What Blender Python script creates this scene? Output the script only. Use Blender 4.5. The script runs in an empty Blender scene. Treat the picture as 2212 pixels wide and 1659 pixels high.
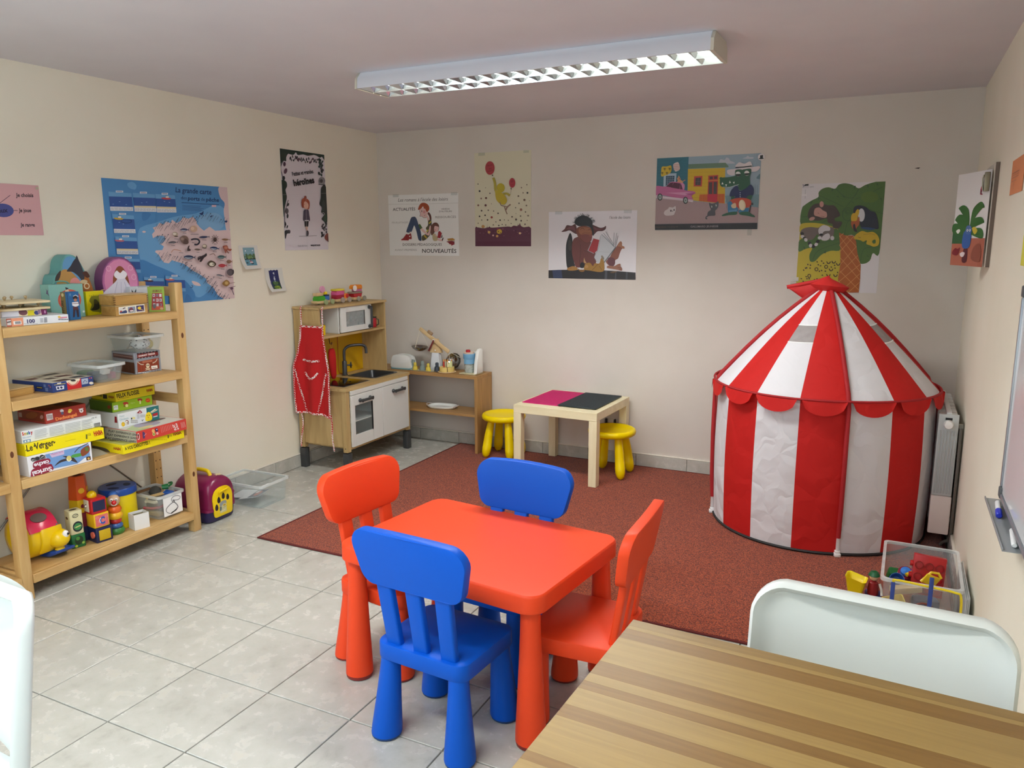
import bpy, bmesh, math, random
from math import sin, cos, pi, radians
from mathutils import Vector, Matrix
random.seed(7)
SC = bpy.context.scene
COL = SC.collection

# ---------------------------------------------------------------- camera, light, exposure
cam_d = bpy.data.cameras.new('camera'); cam = bpy.data.objects.new('camera', cam_d); COL.objects.link(cam)
SC.camera = cam
cam_d.sensor_fit = 'HORIZONTAL'; cam_d.sensor_width = 36.0
cam_d.lens = 1671.63 * 36.0 / 2212.0
cam_d.clip_start = 0.02; cam_d.clip_end = 60
_yaw, _pitch, _roll = -0.4585, 0.1838, -0.0036
_f = Vector((sin(_yaw)*cos(_pitch), cos(_yaw)*cos(_pitch), -sin(_pitch)))
_r = Vector((cos(_yaw), -sin(_yaw), 0)); _u = _r.cross(_f)
_r2 = cos(_roll)*_r + sin(_roll)*_u; _u2 = -sin(_roll)*_r + cos(_roll)*_u
_m = Matrix((_r2, _u2, -_f)).transposed().to_4x4(); _m.translation = (3.4073, -4.7284, 1.4494)
cam.matrix_world = _m
SC.view_settings.view_transform = 'Standard'; SC.view_settings.look = 'None'
SC.view_settings.gamma = 1; SC.view_settings.use_curve_mapping = False
SC.view_settings.exposure = 0.0
SC.cycles.use_denoising = True
SC.cycles.max_bounces = 8; SC.cycles.diffuse_bounces = 5; SC.cycles.glossy_bounces = 4
SC.cycles.transmission_bounces = 8; SC.cycles.transparent_max_bounces = 12
SC.cycles.caustics_reflective = False; SC.cycles.caustics_refractive = False
SC.cycles.sample_clamp_indirect = 4.0

world = bpy.data.worlds.new('daylight'); SC.world = world; world.use_nodes = True
_bg = world.node_tree.nodes['Background']; _bg.inputs[0].default_value = (0.62, 0.78, 1.0, 1); _bg.inputs[1].default_value = 1.6

def area(name, loc, rot, sx, sy, power, color):
    d = bpy.data.lights.new(name, 'AREA'); d.shape = 'RECTANGLE'; d.size = sx; d.size_y = sy
    d.energy = power; d.color = color
    o = bpy.data.objects.new(name, d); COL.objects.link(o); o.location = loc; o.rotation_euler = rot
    return o
LAMP_POWER = 205.0
# daylight through two unseen side windows; left one added to brighten the right wall
area('window_daylight', (3.845, -5.25, 1.42), (0, radians(90), 0), 1.15, 1.25, 58, (0.74, 0.87, 1.0))
area('window_daylight', (-.107, -5.25, 1.42), (0, radians(-90), 0), 1.15, 1.25, 58, (0.74, 0.87, 1.0))

# ---------------------------------------------------------------- materials
def lin(h):
    h = h.lstrip('#'); out = []
    for i in (0, 2, 4):
        c = int(h[i:i+2], 16)/255
        out.append(c/12.92 if c <= .04045 else ((c+.055)/1.055)**2.4)
    return (*out, 1)
_MC = {}
def M(h, rough=.45, metal=0.0, bump=0.0, bscale=300, vary=0.0, spec=.5, coat=0.0):
    """plain procedural material of one colour; bump = fine relief, vary = slight tone variation"""
    k = (h, rough, metal, bump, bscale, vary, spec, coat)
    if k in _MC: return _MC[k]
    m = bpy.data.materials.new('paint_' + h.lstrip('#')); m.use_nodes = True
    nt = m.node_tree; b = nt.nodes['Principled BSDF']
    b.inputs['Base Color'].default_value = lin(h); b.inputs['Roughness'].default_value = rough
    b.inputs['Metallic'].default_value = metal; b.inputs['Specular IOR Level'].default_value = spec
    b.inputs['Coat Weight'].default_value = coat
    if bump or vary:
        tc = nt.nodes.new('ShaderNodeTexCoord'); n = nt.nodes.new('ShaderNodeTexNoise')
        n.inputs['Scale'].default_value = bscale; n.inputs['Detail'].default_value = 3
        nt.links.new(tc.outputs['Object'], n.inputs['Vector'])
        if bump:
            bp = nt.nodes.new('ShaderNodeBump'); bp.inputs['Strength'].default_value = bump; bp.inputs['Distance'].default_value = .002
            nt.links.new(n.outputs['Fac'], bp.inputs['Height']); nt.links.new(bp.outputs['Normal'], b.inputs['Normal'])
        if vary:
            hs = nt.nodes.new('ShaderNodeHueSaturation'); hs.inputs['Color'].default_value = lin(h)
            mr = nt.nodes.new('ShaderNodeMapRange'); mr.inputs[3].default_value = 1-vary; mr.inputs[4].default_value = 1+vary
            nt.links.new(n.outputs['Fac'], mr.inputs[0]); nt.links.new(mr.outputs[0], hs.inputs['Value'])
            nt.links.new(hs.outputs[0], b.inputs['Base Color'])
    _MC[k] = m; return m
def ramp(nt, fac, stops):
    r = nt.nodes.new('ShaderNodeValToRGB'); nt.links.new(fac, r.inputs[0])
    e = r.color_ramp.elements
    while len(e) < len(stops): e.new(.5)
    for el, (p, c) in zip(e, stops): el.position = p; el.color = lin(c) if isinstance(c, str) else c
    return r
def wood(name, a, b, axis=0, scale=9, stretch=14, rough=.45, knots=True):
    k = (name, a, b, axis, scale, stretch, rough)
    if k in _MC: return _MC[k]
    m = bpy.data.materials.new(name); m.use_nodes = True; nt = m.node_tree; p = nt.nodes['Principled BSDF']
    tc = nt.nodes.new('ShaderNodeTexCoord'); mp = nt.nodes.new('ShaderNodeMapping')
    s = [stretch]*3; s[axis] = 1.0; mp.inputs['Scale'].default_value = s
    nt.links.new(tc.outputs['Object'], mp.inputs['Vector'])
    oi = nt.nodes.new('ShaderNodeObjectInfo')
    ad = nt.nodes.new('ShaderNodeVectorMath'); ad.operation = 'ADD'
    mu = nt.nodes.new('ShaderNodeMath'); mu.operation = 'MULTIPLY'; mu.inputs[1].default_value = 37
    nt.links.new(oi.outputs['Random'], mu.inputs[0]); nt.links.new(mp.outputs[0], ad.inputs[0]); nt.links.new(mu.outputs[0], ad.inputs[1])
    n = nt.nodes.new('ShaderNodeTexNoise'); n.inputs['Scale'].default_value = scale*.35; n.inputs['Detail'].default_value = 5
    n.inputs['Distortion'].default_value = .6
    nt.links.new(ad.outputs[0], n.inputs['Vector'])
    r = ramp(nt, n.outputs['Fac'], [(.3, a), (.7, b)])
    nt.links.new(r.outputs[0], p.inputs['Base Color']); p.inputs['Roughness'].default_value = rough
    bp = nt.nodes.new('ShaderNodeBump'); bp.inputs['Strength'].default_value = .08; bp.inputs['Distance'].default_value = .001
    nt.links.new(n.outputs['Fac'], bp.inputs['Height']); nt.links.new(bp.outputs[0], p.inputs['Normal'])
    _MC[k] = m; return m
def clear_plastic(name, tint='#f2f5f5', alpha=.13, rough=.10):
    k = (name, tint, alpha)
    if k in _MC: return _MC[k]
    m = bpy.data.materials.new(name); m.use_nodes = True; nt = m.node_tree; p = nt.nodes['Principled BSDF']
    out = nt.nodes['Material Output']
    p.inputs['Base Color'].default_value = lin(tint); p.inputs['Roughness'].default_value = rough
    t = nt.nodes.new('ShaderNodeBsdfTransparent'); t.inputs[0].default_value = (.93, .95, .95, 1)
    mx = nt.nodes.new('ShaderNodeMixShader')
    tc = nt.nodes.new('ShaderNodeTexCoord'); n = nt.nodes.new('ShaderNodeTexNoise'); n.inputs['Scale'].default_value = 25
    nt.links.new(tc.outputs['Object'], n.inputs['Vector'])
    mr = nt.nodes.new('ShaderNodeMapRange'); mr.inputs[3].default_value = alpha*.8; mr.inputs[4].default_value = alpha*1.2
    nt.links.new(n.outputs['Fac'], mr.inputs[0]); nt.links.new(mr.outputs[0], mx.inputs[0])
    nt.links.new(t.outputs[0], mx.inputs[1]); nt.links.new(p.outputs[0], mx.inputs[2]); nt.links.new(mx.outputs[0], out.inputs['Surface'])
    _MC[k] = m; return m
def emit(name, color, strength):
    m = bpy.data.materials.new(name); m.use_nodes = True; p = m.node_tree.nodes['Principled BSDF']
    p.inputs['Base Color'].default_value = (.9, .9, .9, 1)
    p.inputs['Emission Color'].default_value = (*color, 1); p.inputs['Emission Strength'].default_value = strength
    return m

# ---------------------------------------------------------------- mesh builder
class MB:
    def __init__(s, m=None):
        s.bm = bmesh.new(); s.mats = []; s.cur = 0
        if m is not None: s.use(m)
    def use(s, m):
        if m not in s.mats: s.mats.append(m)
        s.cur = s.mats.index(m); return s
    def _done(s, faces, mx=None, verts=None):
        for f in faces: f.material_index = s.cur
        if mx is not None:
            vs = verts if verts is not None else {v for f in faces for v in f.verts}
            for v in vs: v.co = mx @ v.co
    def box(s, x0, x1, y0, y1, z0, z1, bevel=0.0, seg=2, mx=None):
        t = bmesh.new()
        P = [(x, y, z) for z in (z0, z1) for y in (y0, y1) for x in (x0, x1)]
        v = [t.verts.new(p) for p in P]
        for q in ((0, 2, 3, 1), (4, 5, 7, 6), (0, 1, 5, 4), (2, 6, 7, 3), (0, 4, 6, 2), (1, 3, 7, 5)):
            t.faces.new([v[i] for i in q])
        if bevel: bmesh.ops.bevel(t, geom=t.edges[:], offset=bevel, segments=seg, affect='EDGES', profile=.5)
        return s.merge(t, mx)
    def merge(s, t, mx=None):
        if mx is not None: bmesh.ops.transform(t, matrix=mx, verts=t.verts[:])
        vm = {v: s.bm.verts.new(v.co) for v in t.verts}
        for f in t.faces:
            try: nf = s.bm.faces.new([vm[v] for v in f.verts]); nf.material_index = s.cur
            except ValueError: pass
        t.free(); return s
    def prism(s, pts, z0, z1, bevel=0.0, seg=2, mx=None):
        """closed 2-D outline (counter-clockwise) extruded from z0 to z1"""
        t = bmesh.new()
        lo = [t.verts.new((x, y, z0)) for x, y in pts]; hi = [t.verts.new((x, y, z1)) for x, y in pts]
        n = len(pts)
        fl = t.faces.new(lo[::-1]); fh = t.faces.new(hi)
        for i in range(n): t.faces.new((lo[i], lo[(i+1) % n], hi[(i+1) % n], hi[i]))
        if bevel:
            ed = list(fl.edges) + list(fh.edges)
            bmesh.ops.bevel(t, geom=ed, offset=bevel, segments=seg, affect='EDGES', profile=.5)
        t.normal_update(); bmesh.ops.triangulate(t, faces=[f for f in t.faces if len(f.verts) > 4], ngon_method='EAR_CLIP')
        return s.merge(t, mx)
    def loft(s, rings, cap=True, closed=True, mx=None):
        """rings: lists of 3-D points with equal counts"""
        t = bmesh.new(); R = [[t.verts.new(p) for p in r] for r in rings]; n = len(rings[0])
        for a, b in zip(R, R[1:]):
            for i in range(n if closed else n-1):
                j = (i+1) % n
                try: t.faces.new((a[i], a[j], b[j], b[i]))
                except ValueError: pass
        if cap and closed:
            t.faces.new(R[0][::-1]); t.faces.new(R[-1])
            t.normal_update(); bmesh.ops.triangulate(t, faces=[f for f in t.faces if len(f.verts) > 4], ngon_method='EAR_CLIP')
        return s.merge(t, mx)
    def lathe(s, prof, n=24, c=(0, 0, 0), mx=None, cap=True):
        rings = [[(c[0]+max(r, 1e-5)*cos(2*pi*i/n), c[1]+max(r, 1e-5)*sin(2*pi*i/n), c[2]+z) for i in range(n)] for r, z in prof]
        return s.loft(rings, cap=cap, mx=mx)
    def tube(s, pts, r, n=8, closed=False, cap=True, mx=None):
        P = [Vector(p) for p in pts]; N = len(P); rr = r if isinstance(r, (list, tuple)) else [r]*N
        rings = []; up = None
        for i in range(N):
            if closed: d = P[(i+1) % N]-P[i-1]
            else: d = P[min(i+1, N-1)]-P[max(i-1, 0)]
            d.normalize()
            if up is None:
                up = Vector((0, 0, 1)) if abs(d.z) < .9 else Vector((1, 0, 0))
            a = d.cross(up); a.normalize(); b = a.cross(d); b.normalize(); up = b
            rings.append([P[i]+rr[i]*(cos(2*pi*k/n)*a+sin(2*pi*k/n)*b) for k in range(n)])
        if closed: rings.append(rings[0]); cap = False
        return s.loft(rings, cap=cap, mx=mx)
    def ball(s, c, r, n=16, mx=None, sz=(1, 1, 1)):
        k = max(6, n//2); prof = []
        rings = [[(c[0]+sz[0]*r*max(sin(pi*j/k), 1e-4)*cos(2*pi*i/n), c[1]+sz[1]*r*max(sin(pi*j/k), 1e-4)*sin(2*pi*i/n), c[2]-sz[2]*r*cos(pi*j/k)) for i in range(n)] for j in range(k+1)]
        return s.loft(rings, cap=False, mx=mx)
    def grid(s, f, nu, nv, mx=None):
        t = bmesh.new()
        V = [[t.verts.new(f(i/nu, j/nv)) for j in range(nv+1)] for i in range(nu+1)]
        for i in range(nu):
            for j in range(nv): t.faces.new((V[i][j], V[i+1][j], V[i+1][j+1], V[i][j+1]))
        return s.merge(t, mx)
    def obj(s, name, parent=None, label=None, smooth=True, angle=38, loc=None, rz=0.0, kind=None, weld=True):
        if weld: bmesh.ops.remove_doubles(s.bm, verts=s.bm.verts[:], dist=1e-6)
        if weld: bmesh.ops.recalc_face_normals(s.bm, faces=s.bm.faces[:])
        if smooth:
            lim = radians(angle)
            for f in s.bm.faces: f.smooth = True
            for e in s.bm.edges:
                if len(e.link_faces) == 2: e.smooth = e.calc_face_angle(0) < lim
        me = bpy.data.meshes.new(name); s.bm.to_mesh(me); s.bm.free()
        for m in s.mats: me.materials.append(m)
        o = bpy.data.objects.new(name, me); COL.objects.link(o)
        if parent: o.parent = parent
        if loc is not None: o.location = loc
        o.rotation_euler = (0, 0, rz)
        if label: o['label'] = label
        if kind: o['kind'] = kind
        return o
def tag(o, label, cat, group=None):
    o['label'] = label; o['category'] = cat
    if group: o['group'] = group
    return o
def thing(name, label, cat, loc=(0, 0, 0), rz=0.0, group=None, rot=None):
    o = bpy.data.objects.new(name, None); COL.objects.link(o); o.empty_display_size = .05
    o.location = loc; o.rotation_euler = rot if rot else (0, 0, rz)
    return tag(o, label, cat, group)
def dup(root, loc, rz, label, group=None):
    r = root.copy(); COL.objects.link(r); r.location = loc; r.rotation_euler = (0, 0, rz); r['label'] = label
    if group: r['group'] = group
    for ch in list(root.children):
        c = ch.copy(); COL.objects.link(c); c.parent = r
        for g in list(ch.children):
            d = g.copy(); COL.objects.link(d); d.parent = c
    return r
def structure(o): o['kind'] = 'structure'; return o
def rrect(w, h, r, n=6, cx=0, cy=0):
    """rounded rectangle outline, counter-clockwise; r one radius or four (from lower right, ccw)"""
    rs = r if isinstance(r, (list, tuple)) else [r]*4; out = []
    for k, (sx, sy) in enumerate(((1, -1), (1, 1), (-1, 1), (-1, -1))):
        q = rs[k]
        for i in range(n+1):
            a = -pi/2 + k*pi/2 + i*pi/2/n
            out.append((cx+sx*(w/2-q)+q*cos(a), cy+sy*(h/2-q)+q*sin(a)))
    return out
def smooth_pts(P, n=6, closed=True):
    out = []; N = len(P)
    for i in range(N if closed else N-1):
        p0, p1, p2, p3 = [P[(i+k) % N] if closed else P[min(max(i+k, 0), N-1)] for k in (-1, 0, 1, 2)]
        for k in range(n):
            t = k/n
            out.append(tuple(.5*((2*b)+(-a+c)*t+(2*a-5*b+4*c-d)*t*t+(-a+3*b-3*c+d)*t**3) for a, b, c, d in zip(p0, p1, p2, p3)))
    if not closed: out.append(tuple(P[-1]))
    return out
# sheets of flat print ---------------------------------------------------------
_TX = {}
def text_geo(s, bold=0.0, shear=0.0):
    k = (s, bold, shear)
    if k in _TX: return _TX[k]
    c = bpy.data.curves.new('lettering', 'FONT'); c.body = s; c.size = 1; c.offset = bold; c.shear = shear; c.resolution_u = 2
    o = bpy.data.objects.new('lettering', c); COL.objects.link(o)
    me = o.to_mesh(); V = [(v.co.x, v.co.y) for v in me.vertices]; F = [tuple(p.vertices) for p in me.polygons]
    o.to_mesh_clear(); COL.objects.unlink(o); bpy.data.objects.remove(o); bpy.data.curves.remove(c)
    xs = [v[0] for v in V] or [0, 1]
    _TX[k] = (V, F, min(xs), max(xs)); return _TX[k]
def homography(src, dst):
    A = []
    for (x, y), (u, v) in zip(src, dst):
        A.append([x, y, 1, 0, 0, 0, -u*x, -u*y, u]); A.append([0, 0, 0, x, y, 1, -v*x, -v*y, v])
    n = 8
    for i in range(n):
        k = max(range(i, n), key=lambda q: abs(A[q][i])); A[i], A[k] = A[k], A[i]
        for q in range(n):
            if q != i:
                f = A[q][i]/A[i][i]
                A[q] = [a-f*b for a, b in zip(A[q], A[i])]
    h = [A[i][8]/A[i][i] for i in range(n)] + [1]
    return h
class Art:
    """flat print on a sheet w x h; quad = corners TL TR BR BL of the drawing units"""
    def __init__(s, quad, w, h, lift=.0004, step=.00004, rough=.5):
        s.w, s.h = w, h; s.H = homography(quad, [(0, h), (w, h), (w, 0), (0, 0)])
        s.b = MB(); s.z = lift; s.step = step; s.rough = rough; s.clip = True
    def p(s, x, y):
        H = s.H; d = H[6]*x+H[7]*y+1
        return ((H[0]*x+H[1]*y+H[2])/d, (H[3]*x+H[4]*y+H[5])/d)
    def _clip(s, P):
        for ax, lim, sg in ((0, 0, 1), (0, s.w, -1), (1, 0, 1), (1, s.h, -1)):
            out = []
            for i in range(len(P)):
                a, b = P[i-1], P[i]; da = sg*(a[ax]-lim); db = sg*(b[ax]-lim)
                if (da >= 0) != (db >= 0):
                    t = da/(da-db); out.append((a[0]+t*(b[0]-a[0]), a[1]+t*(b[1]-a[1])))
                if db >= 0: out.append(b)
            P = out
            if not P: break
        return P
    def raw(s, P, col):
        if s.clip: P = s._clip(P)
        Q = []
        for p in P:
            if not Q or abs(p[0]-Q[-1][0])+abs(p[1]-Q[-1][1]) > 1e-6: Q.append(p)
        if len(Q) > 2 and abs(Q[0][0]-Q[-1][0])+abs(Q[0][1]-Q[-1][1]) < 1e-6: Q.pop()
        if len(Q) < 3: return s
        ar = sum(Q[i-1][0]*Q[i][1]-Q[i][0]*Q[i-1][1] for i in range(len(Q)))
        if ar < 0: Q = Q[::-1]
        s.b.use(M(col, s.rough)); s.z += s.step
        t = bmesh.new(); f = t.faces.new([t.verts.new((x, y, s.z)) for x, y in Q]); f.normal_update()
        if len(Q) > 3: bmesh.ops.triangulate(t, faces=[f], ngon_method='EAR_CLIP')
        s.b.merge(t); return s
    def poly(s, pts, col): return s.raw([s.p(*q) for q in pts], col)
    def blob(s, pts, col, n=5): return s.raw([s.p(*q) for q in smooth_pts(pts, n)], col)
    def ell(s, cx, cy, rx, ry, col, rot=0, n=20):
        a = radians(rot)
        return s.poly([(cx+rx*cos(t)*cos(a)-ry*sin(t)*sin(a), cy+rx*cos(t)*sin(a)+ry*sin(t)*cos(a)) for t in [2*pi*i/n for i in range(n)]], col)
    def rect(s, x0, y0, x1, y1, col): return s.poly([(x0, y0), (x1, y0), (x1, y1), (x0, y1)], col)
    def line(s, pts, wd, col, curve=False, closed=False):
        if curve: pts = smooth_pts(pts, 5, closed)
        if closed: pts = list(pts)+[pts[0]]
        L, R = [], []
        for i in range(len(pts)):
            a = pts[max(i-1, 0)]; b = pts[min(i+1, len(pts)-1)]
            dx, dy = b[0]-a[0], b[1]-a[1]; l = math.hypot(dx, dy) or 1
            L.append((pts[i][0]-dy/l*wd/2, pts[i][1]+dx/l*wd/2)); R.append((pts[i][0]+dy/l*wd/2, pts[i][1]-dx/l*wd/2))
        s.z += s.step; z = s.z
        for i in range(len(pts)-1):
            s.z = z-s.step; s.poly([L[i], L[i+1], R[i+1], R[i]], col)
        return s
    def ring(s, cx, cy, rx, ry, wd, col): return s.line([(cx+rx*cos(2*pi*i/16), cy+ry*sin(2*pi*i/16)) for i in range(17)], wd, col)
    def text(s, t, p0, p1, hgt, col, bold=0.0, shear=0.0, flip=False):
        """t fitted from baseline start p0 to baseline end p1, capital height hgt, in drawing units"""
        V, F, x0, x1 = text_geo(t, bold, shear)
        dx, dy = p1[0]-p0[0], p1[1]-p0[1]; l = math.hypot(dx, dy)
        nx, ny = (dy/l, -dx/l)
        s.z += s.step; s.b.use(M(col, s.rough))
        t = bmesh.new(); vs = []
        for x, y in V:
            a = (x-x0)/(x1-x0 or 1); c = y/.72*hgt
            q = s.p(p0[0]+a*dx+c*nx, p0[1]+a*dy+c*ny); vs.append(t.verts.new((q[0], q[1], s.z)))
        for f in F:
            try: t.faces.new([vs[i] for i in f])
            except ValueError: pass
        s.b.merge(t); return s
    def scribble(s, x0, y0, x1, y1, rows, col, wd=2, gap=0.0):
        """rows of fine print too small to read"""
        for i in range(rows):
            y = y0+(i+.5)*(y1-y0)/rows; x = x0
            while x < x1:
                e = min(x1, x+(x1-x0)*random.uniform(.08, .22)); s.line([(x, y), (e, y)], wd, col); x = e+(x1-x0)*.025
        return s
    def put(s, parent, mx, name='artwork', label=None):
        bm = s.b.bm; bmesh.ops.transform(bm, matrix=mx, verts=bm.verts[:])
        return s.b.obj(name, parent, label, smooth=False, weld=False)
def frame_mx(o, u, v):
    """matrix of a sheet: origin o (lower left), u to the right, v up, normal u x v"""
    u = Vector(u).normalized(); v = Vector(v).normalized(); n = u.cross(v)
    m = Matrix((u, v, n)).transposed().to_4x4(); m.translation = Vector(o); return m
# ================================================================ THE ROOM
W, H, YF = 3.738, 2.20, -6.20          # width, ceiling height, wall behind the camera
def plaster(name, a, b, bump=.25, sc=55):
    m = bpy.data.materials.new(name); m.use_nodes = True; nt = m.node_tree; p = nt.nodes['Principled BSDF']
    tc = nt.nodes.new('ShaderNodeTexCoord'); n = nt.nodes.new('ShaderNodeTexNoise'); n.inputs['Scale'].default_value = 2.2; n.inputs['Detail'].default_value = 4
    nt.links.new(tc.outputs['Object'], n.inputs['Vector']); r = ramp(nt, n.outputs['Fac'], [(.35, a), (.65, b)])
    nt.links.new(r.outputs[0], p.inputs['Base Color']); p.inputs['Roughness'].default_value = .75; p.inputs['Specular IOR Level'].default_value = .25
    n2 = nt.nodes.new('ShaderNodeTexNoise'); n2.inputs['Scale'].default_value = sc; n2.inputs['Detail'].default_value = 4
    nt.links.new(tc.outputs['Object'], n2.inputs['Vector'])
    bp = nt.nodes.new('ShaderNodeBump'); bp.inputs['Strength'].default_value = bump; bp.inputs['Distance'].default_value = .0015
    nt.links.new(n2.outputs['Fac'], bp.inputs['Height']); nt.links.new(bp.outputs[0], p.inputs['Normal']); return m
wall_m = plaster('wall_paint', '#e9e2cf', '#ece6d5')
back_dim_m = plaster('wall_paint_back_dimmed', '#cfc7be', '#d4cdc5')  # same paint as the side walls, tinted darker and mauve for its dimmer light
ceil_m = plaster('ceiling_paint', '#d4d3db', '#dad9e0', .2, 20)
grout = M('#a29d94', .8, bump=.2, bscale=200)
T = .12
structure(MB(grout).box(-T, W+T, YF-T, T, -.10, -.008).obj('floor', smooth=False)); floor = bpy.data.objects['floor']
structure(MB(ceil_m).box(-T, W+T, YF-T, T, H, H+.1).obj('ceiling', smooth=False))
wy0, wy1, wz0, wz1 = -5.90, -4.60, .82, 2.02
for nm, xa, xb in (('wall_left', -T, 0), ('wall_right', W, W+T)):
    q = MB(wall_m); zt = H+.001
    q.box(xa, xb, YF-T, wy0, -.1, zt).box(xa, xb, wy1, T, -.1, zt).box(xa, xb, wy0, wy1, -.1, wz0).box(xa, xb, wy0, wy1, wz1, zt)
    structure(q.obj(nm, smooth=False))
wall_back = structure(MB(back_dim_m).box(0, W, 0, T, -.1, H+.001).obj('wall_back', smooth=False))
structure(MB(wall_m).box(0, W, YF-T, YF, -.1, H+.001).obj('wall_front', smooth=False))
fr = .05
for k, xm in ((1, -.05), (2, W+.05)):  # first one, in the left wall, is added to light the right wall
    win = MB(M('#eeeeec', .4)); ym = (wy0+wy1)/2
    for y0, y1, z0, z1 in ((wy0, wy0+fr, wz0, wz1), (wy1-fr, wy1, wz0, wz1), (wy0+fr, wy1-fr, wz0, wz0+fr), (wy0+fr, wy1-fr, wz1-fr, wz1), (ym-.03, ym+.03, wz0+fr, wz1-fr)): win.box(xm-.025, xm+.025, y0, y1, z0, z1)
    w1 = structure(win.obj('window_%d' % k, smooth=False))
    for y0, y1 in ((wy0+fr, ym-.03), (ym+.03, wy1-fr)): MB(clear_plastic('window_glass', '#ffffff', .04, .02)).box(xm-.003, xm+.003, y0, y1, wz0+fr, wz1-fr).obj('pane', w1, smooth=False)
# small scuff mark high on the back wall
MB(M('#3a2f2a', .8)).prism([(3.447, 1.8145), (3.468, 1.811), (3.474, 1.818), (3.462, 1.8175)], 0, .0006, mx=frame_mx((0, -.0007, 0), (1, 0, 0), (0, 0, 1))).obj('paint_chip', wall_back, smooth=False)

# --- floor tiles -------------------------------------------------------------
def tile_material():
    m = bpy.data.materials.new('glazed_floor_tile'); m.use_nodes = True; nt = m.node_tree; p = nt.nodes['Principled BSDF']
    tc = nt.nodes.new('ShaderNodeTexCoord'); oi = nt.nodes.new('ShaderNodeObjectInfo')
    mu = nt.nodes.new('ShaderNodeMath'); mu.operation = 'MULTIPLY'; mu.inputs[1].default_value = 91; nt.links.new(oi.outputs['Random'], mu.inputs[0])
    ad = nt.nodes.new('ShaderNodeVectorMath'); nt.links.new(tc.outputs['Object'], ad.inputs[0]); nt.links.new(mu.outputs[0], ad.inputs[1])
    n = nt.nodes.new('ShaderNodeTexNoise'); n.inputs['Scale'].default_value = 13; n.inputs['Detail'].default_value = 12; n.inputs['Roughness'].default_value = .66; n.inputs['Distortion'].default_value = .25
    nt.links.new(ad.outputs[0], n.inputs['Vector'])
    r = ramp(nt, n.outputs['Fac'], [(.28, '#a9a69d'), (.43, '#b7b5ac'), (.58, '#bdbbb3'), (.80, '#c2bcae')])
    nt.links.new(r.outputs[0], p.inputs['Base Color'])
    rr = nt.nodes.new('ShaderNodeMapRange'); rr.inputs[3].default_value = .16; rr.inputs[4].default_value = .36; nt.links.new(n.outputs['Fac'], rr.inputs[0]); nt.links.new(rr.outputs[0], p.inputs['Roughness'])
    bp = nt.nodes.new('ShaderNodeBump'); bp.inputs['Strength'].default_value = .12; bp.inputs['Distance'].default_value = .001
    nt.links.new(n.outputs['Fac'], bp.inputs['Height']); nt.links.new(bp.outputs[0], p.inputs['Normal']); return m
tile_m = tile_material()
S = .3322; G = .0022
_tm = {}
def tile_mesh(w, d):
    k = (round(w, 4), round(d, 4))
    if k not in _tm:
        o = MB(tile_m).box(-w/2, w/2, -d/2, d/2, -.008, 0, bevel=.0012, seg=1).obj('tile', floor, smooth=False); _tm[k] = o.data; return o
    o = bpy.data.objects.new('tile', _tm[k]); COL.objects.link(o); o.parent = floor; return o
nx0 = math.floor(-.6745/S); ny0 = math.floor((YF+3.0203)/S)
for i in range(nx0-1, 13):
    for j in range(ny0-1, 12):
        x0, x1 = max(.6745+i*S, 0), min(.6745+(i+1)*S, W); y0, y1 = max(-3.0203+j*S, YF), min(-3.0203+(j+1)*S, 0)
        if x1-x0 < .02 or y1-y0 < .02: continue
        if x0 > .75 and y0 > -1.95: continue                      # wholly under the rug
        o = tile_mesh(x1-x0-2*G, y1-y0-2*G); o.location = ((x0+x1)/2, (y0+y1)/2, 0)
# --- tiled skirting ------------------------------------------------------------
skirt_m = tile_m
def skirting(name, length, mx, h=.082, t=.010, off=0.0):
    base = structure(MB(M('#d8d2c4', .7)).box(0, length, 0, .003, 0, h, mx=mx).obj(name, smooth=False))
    MB(M('#e6e0d4', .6)).box(0, length, 0, t+.003, h, h+.007, bevel=.003, mx=mx).obj('mortar_bead', base)
    x = off-S
    while x < length:
        a, c = max(x, 0), min(x+S, length)
        if c-a > .02: MB(skirt_m).box(a+.0015, c-.0015, .003, .003+t, .001, h-.001, bevel=.0015, seg=1, mx=mx).obj('tile', base, smooth=False)
        x += S
skirting('baseboard_back', W, frame_mx((W, 0, 0), (-1, 0, 0), (0, -1, 0)), off=.10)
skirting('baseboard_left', -YF, Matrix.Translation((0, 0, 0)) @ frame_mx((0, 0, 0), (0, -1, 0), (1, 0, 0)), off=.2)
skirting('baseboard_right', -YF, Matrix.Translation((W, YF, 0)) @ frame_mx((0, 0, 0), (0, 1, 0), (-1, 0, 0)), off=.15)

# --- rug -----------------------------------------------------------------------
def rug_material():
    m = bpy.data.materials.new('red_loop_pile'); m.use_nodes = True; nt = m.node_tree; p = nt.nodes['Principled BSDF']
    tc = nt.nodes.new('ShaderNodeTexCoord'); n = nt.nodes.new('ShaderNodeTexNoise'); n.inputs['Scale'].default_value = 185; n.inputs['Detail'].default_value = 2; n.inputs['Roughness'].default_value = .7
    nt.links.new(tc.outputs['Object'], n.inputs['Vector'])
    r = ramp(nt, n.outputs['Fac'], [(.36, '#4a150e'), (.5, '#86361e'), (.64, '#b25630')])
    nt.links.new(r.outputs[0], p.inputs['Base Color']); p.inputs['Roughness'].default_value = .95; p.inputs['Specular IOR Level'].default_value = .1
    p.inputs['Sheen Weight'].default_value = .2
    bp = nt.nodes.new('ShaderNodeBump'); bp.inputs['Strength'].default_value = .9; bp.inputs['Distance'].default_value = .004
    nt.links.new(n.outputs['Fac'], bp.inputs['Height']); nt.links.new(bp.outputs[0], p.inputs['Normal']); return m
rug = thing('rug', 'large red-brown rug covering the floor from the back wall to the play tent', 'rug', (0, 0, 0))
rx0, rx1, ry0, ry1, rh = .662, 3.716, -2.032, -.018, .007
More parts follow.
